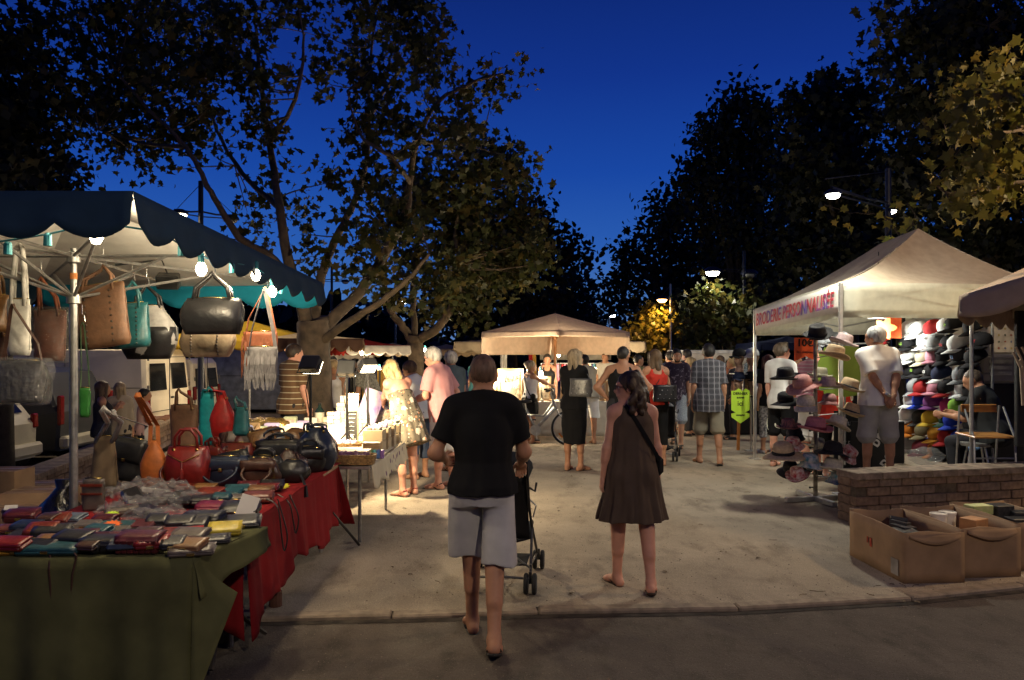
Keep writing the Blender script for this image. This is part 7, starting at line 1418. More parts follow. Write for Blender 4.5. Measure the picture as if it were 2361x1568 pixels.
# signs
def board(nm, label, poly, th, mat, c, rot, cat='sign', scale=1.): root = thing(nm, label, cat, c, rot=rot); ob('board', MB().prism(poly, th, Matrix.Rotation(R_(90), 4, 'X')), mat, root, world=False); return root
ORS = M('fluo_orange_card', (.75, .10, .02), rough=.7, var=.04); INK = M('black_ink', (.01, .01, .01)); LIM = M('fluo_lime_card', (.55, .85, .05), rough=.7, var=.03); GRN = M('olive_green_board', (.12, .19, .02), rough=.6, var=.05)
px = lambda n, d: n/F*d
w = px(54, 9.2); b = board('price_sign', 'orange swallow tailed price sign reading 10 beside the hat tree', [(-w/2, -.16), (0, -.10), (w/2, -.16), (w/2, .12), (-w/2, .12)], .004, ORS, P(1858, 802, 9.2), (0, 0, 0)); text('price_text', '10€', .12, INK, wmat(b) @ Vector((-.01, -.0065, .055)), (R_(90), 0, 0), b, extrude=.001, bold=.003)
text('small_text', 'les chapeaux', .042, INK, wmat(b) @ Vector((0, -.0065, -.05)), (R_(90), 0, .0), b, extrude=.001)
w, h = px(128, 10.0)/2, px(112, 10.0)/2; po = []
for k in range(48):
    q = 2*math.pi*k/48; c_, s_ = math.cos(q), math.sin(q); e = 1+.055*math.cos(8*q*1.5); po.append((w*math.copysign(abs(c_)**.45, c_)*e, h*math.copysign(abs(s_)**.45, s_)*e))
b = board('scalloped_sign', 'olive green sign board with wavy scalloped edge behind the hats', po, .012, GRN, P(1950, 856, 10.0), (0, 0, 0))
ob('post', MB().tube([(0, .03, -h), (0, .03, -P(1950, 856, 10.0).z+TR)], .014, 6), STEEL, b, world=False)
b = thing('mannequin_stand', 'thin silver stand with two shelves carrying mannequin heads', 'stand', (X(1732, 13.6), 13.6, 0)); q = Vector((X(1720, 13.6), 13.6, 0)); ob('pole', MB().tube([(X(1731, 13.6), 13.6, 0), (X(1733, 13.6), 13.6, Z(860, 13.6))], .018, 8), ALU, b); ob('base', MB().lathe([(.10, 0), (.10, .012), (.03, .02), (0, .02)], (X(1731, 13.6), 13.6, 0), 14), ALU, b)
for v in (862, 914): ob('shelf', MB().box((q.x, q.y, Z(v, 13.6)), (.52, .22, .02), None, .004), ALU if v < 900 else BLACKP, b)
ob('wood_leg', MB().box((X(1703, 13.7), 13.7, .45), (.045, .045, .9), (0, .02, 0)), M('orange_wood', (.45, .16, .03)), b)
WIG = M('wig_brown', (.16, .09, .04), var=.3, scale=40); DUM = M('mannequin_skin', (.36, .22, .15), rough=.6)
for i, (u, v, cl, lb) in enumerate(((1704, 858, 'black', 'mannequin head in a black cap on the upper shelf'), (1734, 857, 'white', 'mannequin head in a bright white cap on the upper shelf'), (1703, 910, 'navy', 'mannequin head in a dark cap on the lower shelf, left'), (1732, 910, 'black', 'mannequin head with brown wig and dark cap, lower right'))):
    p = P(u, v, 13.55); root = thing('mannequin', lb, 'mannequin', p, R_((-60, -70, -40, 20)[i]+180), 'mannequin heads')
    hv = field([rcone((0, 0, 0), (0, 0, .12), .06, .05), rcone((0, 0, -.0), (0, 0, .03), .085, .06), ell((0, .0, .24), (.075, .095, .105)), ell((0, .03, .17), (.055, .06, .06)), rcone((0, .09, .22), (0, .112, .19), .01, .014)], .012, k=.03, clip=[((0, 0, 0), (0, 0, -1))]); link('head', npmesh('head', [hv], [DUM]), root)
    if i in (1, 3): link('wig', npmesh('wig', [field([ell((0, -.03, .25), (.09, .10, .10)), rcone((.06, -.03, .24), (.08, -.02, .10), .04, .03), rcone((-.06, -.03, .24), (-.08, -.02, .10), .04, .03)], .012, k=.02, disp=strands(.003, (0, 0, 0)))], [WIG]), root)
    cap(cl, ('black cap on the upper left mannequin head', 'bright white cap on the upper right mannequin head', 'navy cap on the lower left mannequin head', 'black cap with white letters on the lower right mannequin head')[i], p+Vector((0, 0, .275)), R_((-60, -80, -40, 20)[i]), 0, sc=1.18, group='caps on mannequin heads', txt='CIS' if i == 3 else None, tc='white' if i == 3 else None)
w = px(42, 13.4)/2
b = board('arrow_sign', 'fluorescent lime arrow sign hanging below the mannequin heads', [(-w, .2), (-w, -.13), (-w*.5, -.17), (-w, -.19), (-w, -.25), (0, -.36), (w, -.25), (w, -.19), (w*.5, -.17), (w, -.13), (w, .2), (w*.6, .24), (w*.2, .20), (-w*.2, .24), (-w*.6, .20)], .004, LIM, P(1707, 928, 13.35), (0, 0, 0))
for t_, sz, zz in (('DERNIER', .062, .15), ('autres', .05, .085), ('ici', .12, -.02), ('complet', .045, -.215)): text('sign_text', t_, sz, INK, wmat(b) @ Vector((0, -.0065, zz)), (R_(90), 0, 0), b, extrude=.001, bold=.0015)
b = board('flower_sign', 'fluorescent orange cut out flower sign at the tent corner', [((.11+.035*math.cos(5*q_))*math.cos(q_), (.13+.04*math.cos(5*q_))*math.sin(q_)) for q_ in [6.2832*k/40 for k in range(40)]], .004, M('fluo_orange_bright', (.85, .14, .03), rough=.7), P(2042, 756, 11), (0, 0, -.3))
b = board('orange_card', 'plain fluorescent orange card right of the flower sign', [(-.07, -.16), (.07, -.16), (.07, .16), (-.07, .16)], .004, MATS['fluo_orange_bright'], P(2066, 754, 11.1), (0, 0, -.2))
BLB = M('black_banner', (.012, .012, .013), rough=.7); WTX = M('white_letters', (.6, .6, .58))
b = board('black_banner', 'black banner with slanted white lettering behind the legs of the man in white', [(-.34, -.40), (.36, -.40), (.36, .36), (-.34, .36)], .02, BLB, P(2020, 1035, 10.2)+Vector((0, 0, .0)), (0, 0, 0))
text('lettering', 'bro', .20, WTX, wmat(b) @ Vector((.03, -.024, .17)), (R_(90), R_(-58), 0), b, extrude=.001, bold=.004); text('lettering', 'per', .20, WTX, wmat(b) @ Vector((.13, -.024, -.10)), (R_(90), R_(-58), 0), b, extrude=.001, bold=.004)
b = board('black_banner', 'narrow black banner with white letters left of the man in white shorts', [(-.16, -.42), (.16, -.42), (.16, .36), (-.16, .36)], .02, BLB, P(1950, 1010, 10.3), (0, 0, 0)); text('lettering', 'nique', .10, WTX, wmat(b) @ Vector((.0, -.024, .20)), (R_(90), 0, 0), b, extrude=.001, bold=.002); text('lettering', 'ur pl', .085, WTX, wmat(b) @ Vector((.0, -.024, -.05)), (R_(90), 0, 0), b, extrude=.001, bold=.002); ob('orange_patch', MB().box((.1, -.024, -.2), (.08, .004, .16)), ORS, b, world=False)
m = MB(); m.ball(P(2135, 1052, 9.6), (.22, .14, .11), 16, 10); m.v = [(x+.012*math.sin(60*z), y, z+.015*math.sin(50*x)) for x, y, z in m.v]; single('plastic_sack', m, FILM, 'clear plastic sack under the bottom row of caps', 'sack', smooth=True)
m = MB(); m.box((6.25, 10.3, TR+.2), (.7, .5, .4), None, .01); single('dark_crate', m, BLACKP, 'dark storage crate right of the cap rack', 'crate')
# ------------------------------------------------------------------ far right: parasol edge, post, printed wall, chair
ps = thing('market_parasol', 'tan parasol cut by the right edge with wavy hanging valance', 'parasol', (6.6, 7.6, TR), group='parasols and canopies of the market'); k0, k1, k2, k3 = P(2212, 682, 7.6), P(2620, 560, 6.6), P(2800, 640, 9.6), P(2350, 716, 10.2)
DTAN = cloth('dull_tan_canvas', (.40, .30, .22)); canopy(ps, [k0, k1, k2, k3], (k0+k1+k2+k3)/4+Vector((0, 0, .5)), .25, .8, .05, DTAN, DTAN, None, .05, .01, False); pc = (k0+k1+k2+k3)/4; ob('pole', MB().tube([(pc.x, pc.y, TR), (pc.x, pc.y, pc.z+.35)], .025, 8), STEEL, ps)
m = MB(); q = P(2240, 740, 8.7); m.tube([(q.x, q.y, TR), (q.x, q.y, 2.15)], .021, 10); single('silver_post', m, ALU, 'bare silver post in front of the cap rack right end', 'post')
GW = M('grey_van_side', (.36, .36, .34), rough=.5, var=.05); gv = thing('trade_van', 'pale grey van side with printed sheets behind the seated man', 'van', (7.6, 12.2, TR)); ob('body', MB().box((7.9, 12.2, 1.35), (2.6, 1.6, 1.9), None, .05), GW, gv); 
for i, z in enumerate((1.48, 1.56, 1.66, 2.0)): ob('trim_rail', MB().box((7.7, 11.385, z), (2.1, .03, .022)), ALU, gv)
sh = thing('print_sheet', 'white sheet of small coloured motif samples on the pale van side', 'poster', P(2290, 765, 11.36)); w, h = .42, .30; ob('paper', MB().box(P(2290, 765, 11.365), (w*2, .006, h*2)), M('paper_white', (.45, .45, .43)), sh); rd = random.Random(4)
for i in range(9):
    for j in range(6): m = MB(); p = P(2290, 765, 11.36)+Vector((-w+.05+.09*i, -.004, -h+.06+.095*j)); m.prism([(.022*math.cos(k*1.05)*rd.uniform(.5, 1), .022*math.sin(k*1.05)*rd.uniform(.5, 1)) for k in range(6)], .002, Matrix.Translation(p) @ Matrix.Rotation(R_(90), 4, 'X')); ob('motif', m, M('motif_%d' % ((i*3+j) % 4), ((.1, .12, .1), (.35, .3, .12), (.12, .15, .28), (.28, .12, .1))[(i*3+j) % 4]), sh)
sm = thing('embroidery_machine', 'pale embroidery machine with vent grille beside the seated man', 'machine', P(2290, 850, 10.8)); p = P(2288, 850, 10.8); ob('body', MB().box(p, (.55, .4, .40), None, .04), GW, sm); ob('grille', MB().box(p+Vector((-.02, -.21, .1)), (.3, .02, .05)).box(p+Vector((-.02, -.21, .02)), (.3, .02, .05)).box(p+Vector((-.02, -.21, -.06)), (.3, .02, .05)), M('pale_grille', (.55, .58, .52)), sm); ob('stand', MB().box((p.x, p.y, (p.z-.2+TR)/2), (.5, .36, p.z-.2-TR)), BLACKP, sm)
m = MB(); q = P(2352, 780, 8.35); m.box((q.x+.1, q.y, 1.45), (.30, .06, 1.45), None, .01); single('black_screen', m, BLB, 'tall black screen at the right edge of the frame', 'screen')
for i, (u0, v0, u1, v1) in enumerate(((2342, 800, 2362, 890), (2350, 830, 2368, 900), (2336, 812, 2358, 905), (2356, 800, 2372, 880))): m = MB(); m.tube([P(u0, v0, 8.15), P((u0+u1)/2+6, (v0+v1)/2-10, 8.15), P(u1, v1+30, 8.15)], .012, 6); single('curved_rod', m, M('pale_rod', (.42, .32, .22)), 'pale curved wooden rod at the right edge, %s' % ('leftmost upper one', 'inner one', 'lowest one', 'outermost one')[i], 'rod', 'curved rods at the right edge')
ch = thing('chair', 'steel tube chair with orange wooden seat and backrest behind the wall', 'chair', (X(2285, 8.65), 8.65, TR)); zs, zb = .80, 1.12; x0, x1 = X(2238, 8.65), X(2332, 8.65); WO = M('orange_varnished_wood', (.42, .19, .05), rough=.35, var=.15, scale=5, stretch=(1, 8, 8))
ob('seat', MB().box(((x0+x1)/2, 8.75, zs), (x1-x0+.02, .40, .02), (.03, 0, 0), .008), WO, ch); ob('backrest', MB().box(((x0+x1)/2+.03, 8.93, zb-.03), (x1-x0-.04, .02, .09), (-.1, 0, 0), .008), WO, ch)
for x in (x0, x1):
    ob('leg', MB().tube([(x+.02, 8.98, TR), (x+.03, 8.95, zs), (x+.05, 8.95, zb)], .012, 8), STEEL, ch); ob('leg', MB().tube([(x, 8.56, TR), (x+.02, 8.62, zs-.02), (x+.10, 8.95, zb-.02)], .012, 8), STEEL, ch)
ob('stretcher', MB().tube([(x0+.02, 8.6, .56), (x1+.02, 8.6, .56)], .010, 6), STEEL, ch)
m = MB(); m.lathe([(.16, .62), (.17, .64), (.17, .66), (0, .67)], (5.50, 9.25, 0), 16); [m.tube([(5.5+.10*math.cos(a), 9.25+.10*math.sin(a), .63), (5.5+.17*math.cos(a), 9.25+.17*math.sin(a), TR)], .012, 6) for a in (.5, 2.1, 3.6, 5.2)]; single('stool', m, STEEL, 'round metal stool under the seated man in dark shirt', 'stool')
# ------------------------------------------------------------------ the three open cartons in front of the wall
cb1 = carton('leftmost open carton with black film boxes in front of the brick wall', (3.15, 6.28, 0), (.47, .82, .385), .06, True, group='open cartons in front of the wall'); cb2 = carton('middle open carton with white tubs in front of the brick wall', (3.66, 6.42, 0), (.49, .80, .385), .08, True, group='open cartons in front of the wall'); cb3 = carton('right open carton with dark boxes at the frame edge', (4.22, 6.62, 0), (.52, .80, .385), .10, True, group='open cartons in front of the wall')
for b, x in ((cb1, -.238), (cb3, -.262)): ob('paper_label', MB().box((x-.008, -.30, .10), (.002, .10, .12)), M('grey_label', (.34, .31, .27)), b, world=False)
ob('red_mark', MB().box((-.2475, .05, .20), (.002, .03, .07)).box((-.2475, .10, .21), (.002, .02, .05)), M('red_mark', (.30, .04, .02)), cb1, world=False)
for b, s_ in ((cb1, -1), (cb2, -1), (cb2, 1)): m = MB(); m.grid(lambda a, t: Vector(((a-.5)*.40, s_*(.40+.03*t+.02*math.sin(a*3)), .375-.05*t*math.sin(3.1*a)-.03*t)), 8, 3); ob('folded_flap', m, CARD, b, True, world=False, solid=.006)
FB = M('black_film_box', (.02, .02, .022), rough=.3, col2=(.05, .05, .05), scale=40)
for i in range(5): m = MB(); m.box((3.12+.03*i, 6.15+.10*i, .29+.012*i), (.19, .13, .03), (.12, .05*i, .3*i), .004); single('film_case', m, FB, 'black case, %s from the front in the leftmost carton' % ('first', 'second', 'third', 'fourth', 'fifth')[i], 'case', 'black cases in the cartons')
for i, (x, y) in enumerate(((3.55, 6.50), (3.66, 6.56))): root = thing('paint_tub', ('left', 'right')[i]+' white tub with lid in the middle carton', 'tub', (x, y, .235), group='white tubs'); ob('tub', MB().lathe([(.058, 0), (.064, .15), (0, .15)], n=18), M('white_carton', (.68, .64, .54)), root, auto=40, world=False); ob('lid', MB().lathe([(.068, .145), (.068, .16), (.056, .165), (.054, .157), (0, .157)], n=18), M('cream_lid', (.62, .58, .5)), root, auto=40, world=False)
m = MB(); m.box((3.76, 6.36, .33), (.17, .14, .11), (0, 0, .5), .004); single('small_carton', m, M('orange_card_box', (.40, .20, .08)), 'small orange brown box beside the white tubs', 'box')
m = MB(); m.box((4.05, 6.78, .37), (.20, .12, .08), (0, 0, .2), .004); single('tea_box', m, M('yellow_print_box', (.5, .5, .25), col2=(.35, .42, .15), scale=20), 'pale yellow printed box in the right carton', 'box')
for i, (x, y, z) in enumerate(((4.25, 6.80, .34), (4.27, 6.58, .27), (4.38, 6.70, .30))): m = MB(); m.box((x, y, z), (.17, .14, .14), (0, 0, .2-.2*i), .005); single('film_case', m, FB, 'black box, %s in the right carton' % ('rearmost one', 'front one', 'right one')[i], 'case', 'black cases in the cartons')
# ================================================================== clothes patterns
def pat(name, base, fn, **k):
    m = M(name, base, **{**dict(rough=.9, var=.05, spec=.12), **k}); n, l = m.node_tree.nodes, m.node_tree.links; tc = n.new('ShaderNodeTexCoord'); src = n[m['col']].outputs['Result']; l.new(fn(n, l, tc.outputs['Object'], src), n[m['bsdf']].inputs['Base Color']); return m
def mixn(n, l, f, a, b):
    x = n.new('ShaderNodeMix'); x.data_type = 'RGBA'; l.new(f, x.inputs['Factor'])
    for s_, q in (('A', a), ('B', b)):
        if isinstance(q, tuple): x.inputs[s_].default_value = (*q, 1)
        else: l.new(q, x.inputs[s_])
    return x.outputs['Result']
def lines(n, l, vec, axis, period, width, ph=0.):
    s_ = n.new('ShaderNodeSeparateXYZ'); l.new(vec, s_.inputs[0]); a = n.new('ShaderNodeMath'); a.operation = 'MULTIPLY_ADD'; a.inputs[1].default_value = 1/period; a.inputs[2].default_value = ph; l.new(s_.outputs[axis], a.inputs[0])
    f = n.new('ShaderNodeMath'); f.operation = 'FRACT'; l.new(a.outputs[0], f.inputs[0]); g = n.new('ShaderNodeMath'); g.operation = 'LESS_THAN'; g.inputs[1].default_value = width; l.new(f.outputs[0], g.inputs[0]); return g.outputs[0]
STRIPE = pat('striped_polo', (.13, .075, .04), lambda n, l, v, s_: mixn(n, l, lines(n, l, v, 2, .082, .13), s_, (.45, .40, .28)))
def plaid_f(n, l, v, s_):
    a = mixn(n, l, lines(n, l, v, 0, .085, .45), s_, (.075, .075, .085)); a = mixn(n, l, lines(n, l, v, 2, .085, .45), a, (.065, .065, .075)); a = mixn(n, l, lines(n, l, v, 0, .085, .08, .3), a, (.34, .34, .36)); return mixn(n, l, lines(n, l, v, 2, .085, .05, .3), a, (.25, .25, .28))
PLAID = pat('plaid_shirt', (.105, .10, .115), plaid_f)
def floral_f(n, l, v, s_):
    out = s_
    for sc, lo, hi, c, off in ((8.5, .30, .34, (.46, .41, .34), 0), (8.5, .10, .13, (.45, .10, .10), 0), (15, .20, .24, (.50, .22, .12), 3.3), (21, .20, .23, (.03, .03, .025), 7.1), (17, .16, .2, (.55, .48, .4), 5.2)):
        mp = n.new('ShaderNodeMapping'); mp.inputs['Location'].default_value = (off, off, off); l.new(v, mp.inputs[0]); t = n.new('ShaderNodeTexVoronoi'); t.inputs['Scale'].default_value = sc; l.new(mp.outputs[0], t.inputs['Vector'])
        nz = n.new('ShaderNodeTexNoise'); nz.inputs['Scale'].default_value = 45; l.new(v, nz.inputs['Vector']); ad = n.new('ShaderNodeMath'); ad.operation = 'MULTIPLY_ADD'; ad.inputs[1].default_value = .35; ad.inputs[2].default_value = -.17; l.new(nz.outputs['Fac'], ad.inputs[0]); a2 = n.new('ShaderNodeMath'); l.new(ad.outputs[0], a2.inputs[0]); l.new(t.outputs['Distance'], a2.inputs[1])
        r = n.new('ShaderNodeMapRange'); r.inputs[1].default_value = hi; r.inputs[2].default_value = lo; l.new(a2.outputs[0], r.inputs[0]); out = mixn(n, l, r.outputs[0], out, c)
    return out
FLORAL = pat('floral_dress', (.125, .105, .078), floral_f)
PINKSTR = pat('pink_stripe_polo', (.55, .24, .30), lambda n, l, v, s_: mixn(n, l, lines(n, l, v, 2, .05, .22), s_, (.6, .5, .48)))
PATP = M('patterned_trousers', (.40, .38, .36), col2=(.04, .04, .05), scale=28, rough=.9); SPLAT = M('white_tee_print', (.62, .61, .58), rough=.9, var=.03)
def printed(n, l, v, s_):
    nz = n.new('ShaderNodeTexNoise'); nz.inputs['Scale'].default_value = 26; nz.inputs['Detail'].default_value = 6; l.new(v, nz.inputs['Vector']); sp = n.new('ShaderNodeSeparateXYZ'); l.new(v, sp.inputs[0]); r = n.new('ShaderNodeMapRange'); r.inputs[1].default_value = .58; r.inputs[2].default_value = .62; l.new(nz.outputs['Fac'], r.inputs[0]); q = n.new('ShaderNodeMapRange'); q.inputs[1].default_value = .02; q.inputs[2].default_value = .10; l.new(sp.outputs['Y'], q.inputs[0]); mu = n.new('ShaderNodeMath'); mu.operation = 'MULTIPLY'; l.new(r.outputs[0], mu.inputs[0]); l.new(q.outputs[0], mu.inputs[1]); return mu.outputs[0]
TEEW = pat('white_tee_splatter', (.62, .61, .58), lambda n, l, v, s_: mixn(n, l, printed(n, l, v, s_), s_, (.08, .08, .08))); TEEP = pat('purple_tee', (.045, .032, .05), lambda n, l, v, s_: mixn(n, l, printed(n, l, v, s_), s_, (.22, .19, .22)))
K = lambda n, c, **k: cloth('wear_'+n, c, **k)
BLK, WHT, GREYS = K('black', (.010, .010, .011)), K('white', (.76, .75, .72)), K('grey_white', (.46, .455, .45)); BRD = K('brown_dress', (.085, .060, .045)); PNK = K('pink', (.56, .27, .27)); KHA = K('khaki', (.23, .21, .16)); RDT = K('red', (.55, .045, .03)); BEI = K('beige', (.42, .38, .29)); DNM = K('denim', (.06, .08, .13)); LDN = K('light_denim', (.30, .33, .37), scale=60, var=.15); DRK = K('dark', (.03, .03, .035)); TEA = K('grey_teal', (.10, .13, .14)); LGR = K('light_grey', (.36, .355, .33))
SOLE = M('sandal_sole', (.05, .03, .02), rough=.8); SOLB = M('black_sole', (.015, .014, .013), rough=.7); RSTR = M('red_strap', (.30, .06, .04)); WSH = M('white_shoe', (.5, .5, .5), rough=.7, col2=(.2, .2, .2), scale=30)
HB, HBL, HGR, HDK, HBR = (.035, .022, .014), (.46, .33, .16), (.42, .40, .37), (.014, .011, .009), (.10, .06, .03)
def at(u, d, z=0.): return (X(u, d), d, z)
# ------------------------------------------------------------------ man with pushchair
RZ_ = -.028
J1 = person('shaven headed man in black t-shirt and white shorts pushing a pushchair', at(1114, 4.78, RZ_), 1.765, 2, skin_='tan', fat=.97, hd=(-3, 3), hair=('crop', (.13, .075, .048)), legs=((15, -2, 7, 8, 0), (-12, -2.5, 14, 2, 20)), h=.0085,
    wear=[('tee', BLK, dict(hem=-.03, sleeve=.72, w=1.10, wr=.005, sw=1.12)), ('shorts', GREYS, dict(len=1.0, flare=1.14, wr=.013, fz=4, w=1.0))], shoes=('flip', SOLB), arms=(('d', (.42, -.06, -1), (-.15, .85, -.25), {'curl': .9}), ('ik', (.245, .30, 1.05), (.30, -.8, -.5), {'curl': 1.25, 'dir': (.05, .8, -.55), 'palm': (0, -.3, -1)})))
HW = JW(J1, J1['hand', 1])
# pushchair
FR = M('pushchair_frame', (.05, .05, .055), rough=.35, metal=.6); FAB = K('pushchair_fabric', (.016, .016, .018))
def pushchair(label, ox, oy, rz, oz=0., hx=None):
    root = thing('pushchair', label, 'pushchair', (ox, oy, oz), rz, group='folding pushchairs'); W2 = .21
    for s_ in (-1, 1):
        hz, hy = 1.03, -.34; ob('side_tube', MB().tube(smooth_path([(s_*W2*.95, hy-.10, hz-.015), (s_*W2*.95, hy-.03, hz+.035), (s_*W2, hy+.05, hz-.04), (s_*W2, -.05, .62), (s_*W2*1.02, .30, .34), (s_*W2*1.05, .62, .10)], 4), .0105, 8), FR, root, True, world=False)
        ob('rear_leg', MB().tube([(s_*W2, .16, .48), (s_*W2, .02, .10)], .010, 8), FR, root, world=False); ob('grip', MB().tube([(s_*W2*.95, hy-.13, hz-.04), (s_*W2*.95, hy-.10, hz-.012), (s_*W2*.95, hy-.03, hz+.036), (s_*W2*.97, hy+.02, hz+.0)], .0165, 8), RUBBER, root, True, world=False)
        ob('lower_rail', MB().tube([(s_*W2, .02, .20), (s_*W2*1.03, .60, .15)], .009, 6), FR, root, world=False)
        for (wy, wx) in ((0, s_*W2), (.66, s_*W2*1.05)):
            for q in (-1, 1):
                t = MB(); t.lathe([(.03, -.013), (.066, -.015), (.075, -.008), (.075, .008), (.066, .015), (.03, .013)], (wx+q*.030, wy, .075), 18, Matrix.Rotation(1.5708, 3, 'Y')); wh = ob('wheel', t, RUBBER, root, world=False, auto=40); ob('hub', MB().lathe([(0, -.014), (.032, -.014), (.032, .014), (0, .014)], (wx+q*.030, wy, .075), 10, Matrix.Rotation(1.5708, 3, 'Y')), M('wheel_hub', (.12, .12, .12)), wh, world=False)
            ob('fork', MB().tube([(wx, wy, .16), (wx, wy, .075)], .012, 6), FR, root, world=False)
    ob('axle_bar', MB().tube([(-W2, .0, .11), (0, -.05, .135), (W2, .0, .11)], .009, 6), FR, root, world=False); ob('cross_bar', MB().tube([(-W2, .02, .18), (W2, .3, .40)], .008, 6), FR, root, world=False); ob('cross_bar', MB().tube([(W2, .02, .18), (-W2, .3, .40)], .008, 6), FR, root, world=False)
    m = MB(); m.grid(lambda s_, t: Vector(((s_-.5)*2*W2*.94, -.20+.30*t+.05*math.sin(3.14*s_)*math.sin(3.14*t), .88-.50*t)), 8, 10); ob('back_panel', m, FAB, root, True, world=False, solid=.012)
    m = MB(); m.grid(lambda s_, t: Vector(((s_-.5)*2*W2*.94, .10+.34*t, .38+.05*t-.04*math.sin(3.14*s_))), 8, 6); ob('seat', m, FAB, root, True, world=False, solid=.02)
    m = MB(); m.grid(lambda s_, t: Vector((-W2*1.02*math.cos(3.14*s_), -.26+.42*t, .86+.02*t+(.16)*math.sin(3.14*s_)**.7*(.35+.65*math.sin(.5+2.1*t)))), 12, 8); ob('hood', m, FAB, root, True, world=False, solid=.008)
    m = MB(); m.grid(lambda s_, t: Vector(((s_-.5)*1.7*W2, .02+.32*t, .20-.06*math.sin(3.14*t)*math.sin(3.14*s_))), 6, 6); ob('basket', m, FAB, root, True, world=False, solid=.008)
    ob('hook', MB().tube([(W2*1.05, -.20, .80), (W2*1.25, -.22, .78), (W2*1.3, -.22, .84)], .008, 6), RUBBER, root, world=False); ob('clip', MB().tube([(W2*1.02, -.10, .70), (W2*1.25, -.12, .66), (W2*1.15, -.12, .58)], .006, 5), ALU, root, world=False)
    return root
pz = -.11; off = rz3(pz) @ Vector((.21*.95, -.44, 0)); pushchair('black folding pushchair in front of the man in the black t-shirt', HW.x-off.x+.012, HW.y-off.y+.02, pz, 0)
# ------------------------------------------------------------------ woman in brown dress
J2 = person('curly haired woman in a sleeveless brown dress and glasses walking away', at(1458, 5.76), 1.585, 3, True, 'pink', hd=(74, 2), fat=1.13, hair=('curly', (.04, .022, .012)), face=True, glasses=True, h=.0085, legs=((9, 2, 6, 20, 0), (-8, 2, 10, 14, 14)),
    wear=[('dress', BRD, dict(rings=[(-.385, .285, .23), (-.20, .245, .20), (-.02, .212, .178), (.15, .182, .158), (.30, .172, .140, .012), (.40, .155, .118, .008), (.455, .110, .092)], folds=(13, .045, .012, 1), wr=.004, straps=[((.06, -.085, .42), (.080, -.035, .525), .05, .030), ((-.06, -.085, .42), (-.080, -.035, .525), .05, .030), ((.08, .08, .42), (.082, .0, .525), .035, .028), ((-.08, .08, .42), (-.082, .0, .525), .035, .028)]))],
    shoes=('flip', SOLE), arms=(('d', (.20, -.04, -1), (.13, .06, -1), {'curl': .75}), ('d', (.16, -.04, -1), (.05, .08, -1), {'curl': .5})))
def crossbody(J, mat, a=(-.075, -.005, .55), b=(.19, -.05, .02), label='dark strap', w=.03):
    tp = J['tp']; pts = []
    for i in range(9):
        t = i/8; y = -.10-.045*math.sin(3.14*t); pts.append(JW(J, tp(a[0]+(b[0]-a[0])*t, y if 0 < i < 8 else (-.03 if i == 0 else -.09), a[2]+(b[2]-a[2])*t)))
    m = MB(); m.strap(pts, w, .006, J['w'].to_3x3() @ Vector((.75, 0, .65))); return m
def carry(nm, label, J, mb, mat, cat='bag', **k): return single(nm, mb, mat, label, cat, **k)
m = crossbody(J2, BLK, (-.080, -.02, .555), (.20, -.02, .10)); ms = m; tp = J2['tp']; c = JW(J2, tp(.21, .02, .05)); 
carry('shoulder_bag', 'dark crossbody strap and small bag of the woman in the brown dress', J2, m.box(c, (.07, .18, .15), None, .03), BLK)
# ------------------------------------------------------------------ at the soap stall
J3 = person('blonde woman in a strappy floral dress reaching over the soap table', at(938, 9.47), 1.69, 42, True, 'pink', lean=20, side=-4, hd=(10, 28), fat=1.08, hair=('bob', HBL), h=.011, legs=((-3, 2, 4, 12), (4, 2, 8, 8)),
    wear=[('dress', FLORAL, dict(rings=[(-.34, .235, .21, .03), (-.15, .225, .195, .01), (.0, .212, .175), (.15, .19, .155), (.27, .178, .14), (.345, .168, .13)], folds=(10, .04, .008, 2), straps=[((.085, -.09, .33), (.05, -.03, .55), .010, .010), ((-.085, -.09, .33), (-.05, -.03, .55), .010, .010), ((.02, -.10, .34), (.03, -.05, .57), .014, .018)]))],
    shoes=('sandal', SOLE, RSTR), arms=(('ik', (.17, .86, .86), (.5, -.1, -.8), {'curl': .3}), ('d', (.1, .25, -1), (-.2, .7, -.4))))
J4 = person('grey haired man with glasses in a pink polo shirt looking down at the soaps', at(1022, 9.95), 1.80, 62, False, 'pink', lean=9, hd=(8, 16), fat=1.12, hair=('short', HGR), face=True, glasses=True, h=.011, legs=((2, 2, 4, 10), (-2, 3, 4, 20)), wear=[('tee', PNK, dict(hem=-.13, sleeve=.8, sw=1.15, wr=.006)), ('shorts', WHT, dict(len=1.05, flare=1.1))], shoes=('sandal', SOLB),
    arms=(('d', (.25, .1, -1), (.0, .9, -.3)), ('ik', (.16, .10, 1.02), (.9, -.6, -.2), {'curl': .3})))
person('short haired woman in a white t-shirt half hidden behind the floral dress', at(968, 10.7), 1.62, 55, True, 'tan', lean=14, hd=(10, 14), hair=('short', HBR), h=.013, wear=[('tee', WHT, dict(sleeve=.7)), ('pants', DNM, dict(len=1.5))], shoes=('flip', SOLB), arms=(('d', (.1, .2, -1), (-.2, .8, -.2)), ('d', (.1, .2, -1), (-.3, .8, -.2))))
person('grey haired person in dull teal top behind the man in the pink polo', at(1050, 11.4), 1.74, 40, False, 'tan', lean=10, hair=('short', HGR), h=.014, wear=[('tee', TEA), ('shorts', KHA)], shoes=('sandal', SOLB))
person('man in a brown striped polo shirt beside the big tree trunk', at(674, 11.15), 1.83, -38, False, 'pink', hd=(-22, 6), fat=1.10, hair=('short', HB), h=.012, wear=[('tee', STRIPE, dict(hem=-.14, sleeve=.8)), ('pants', DRK, dict(len=1.9))], shoes=('shoe', SOLB), arms=(('d', (.12, .05, -1), (.0, .3, -1)), ('d', (.16, .05, -1), (.05, .3, -1))))
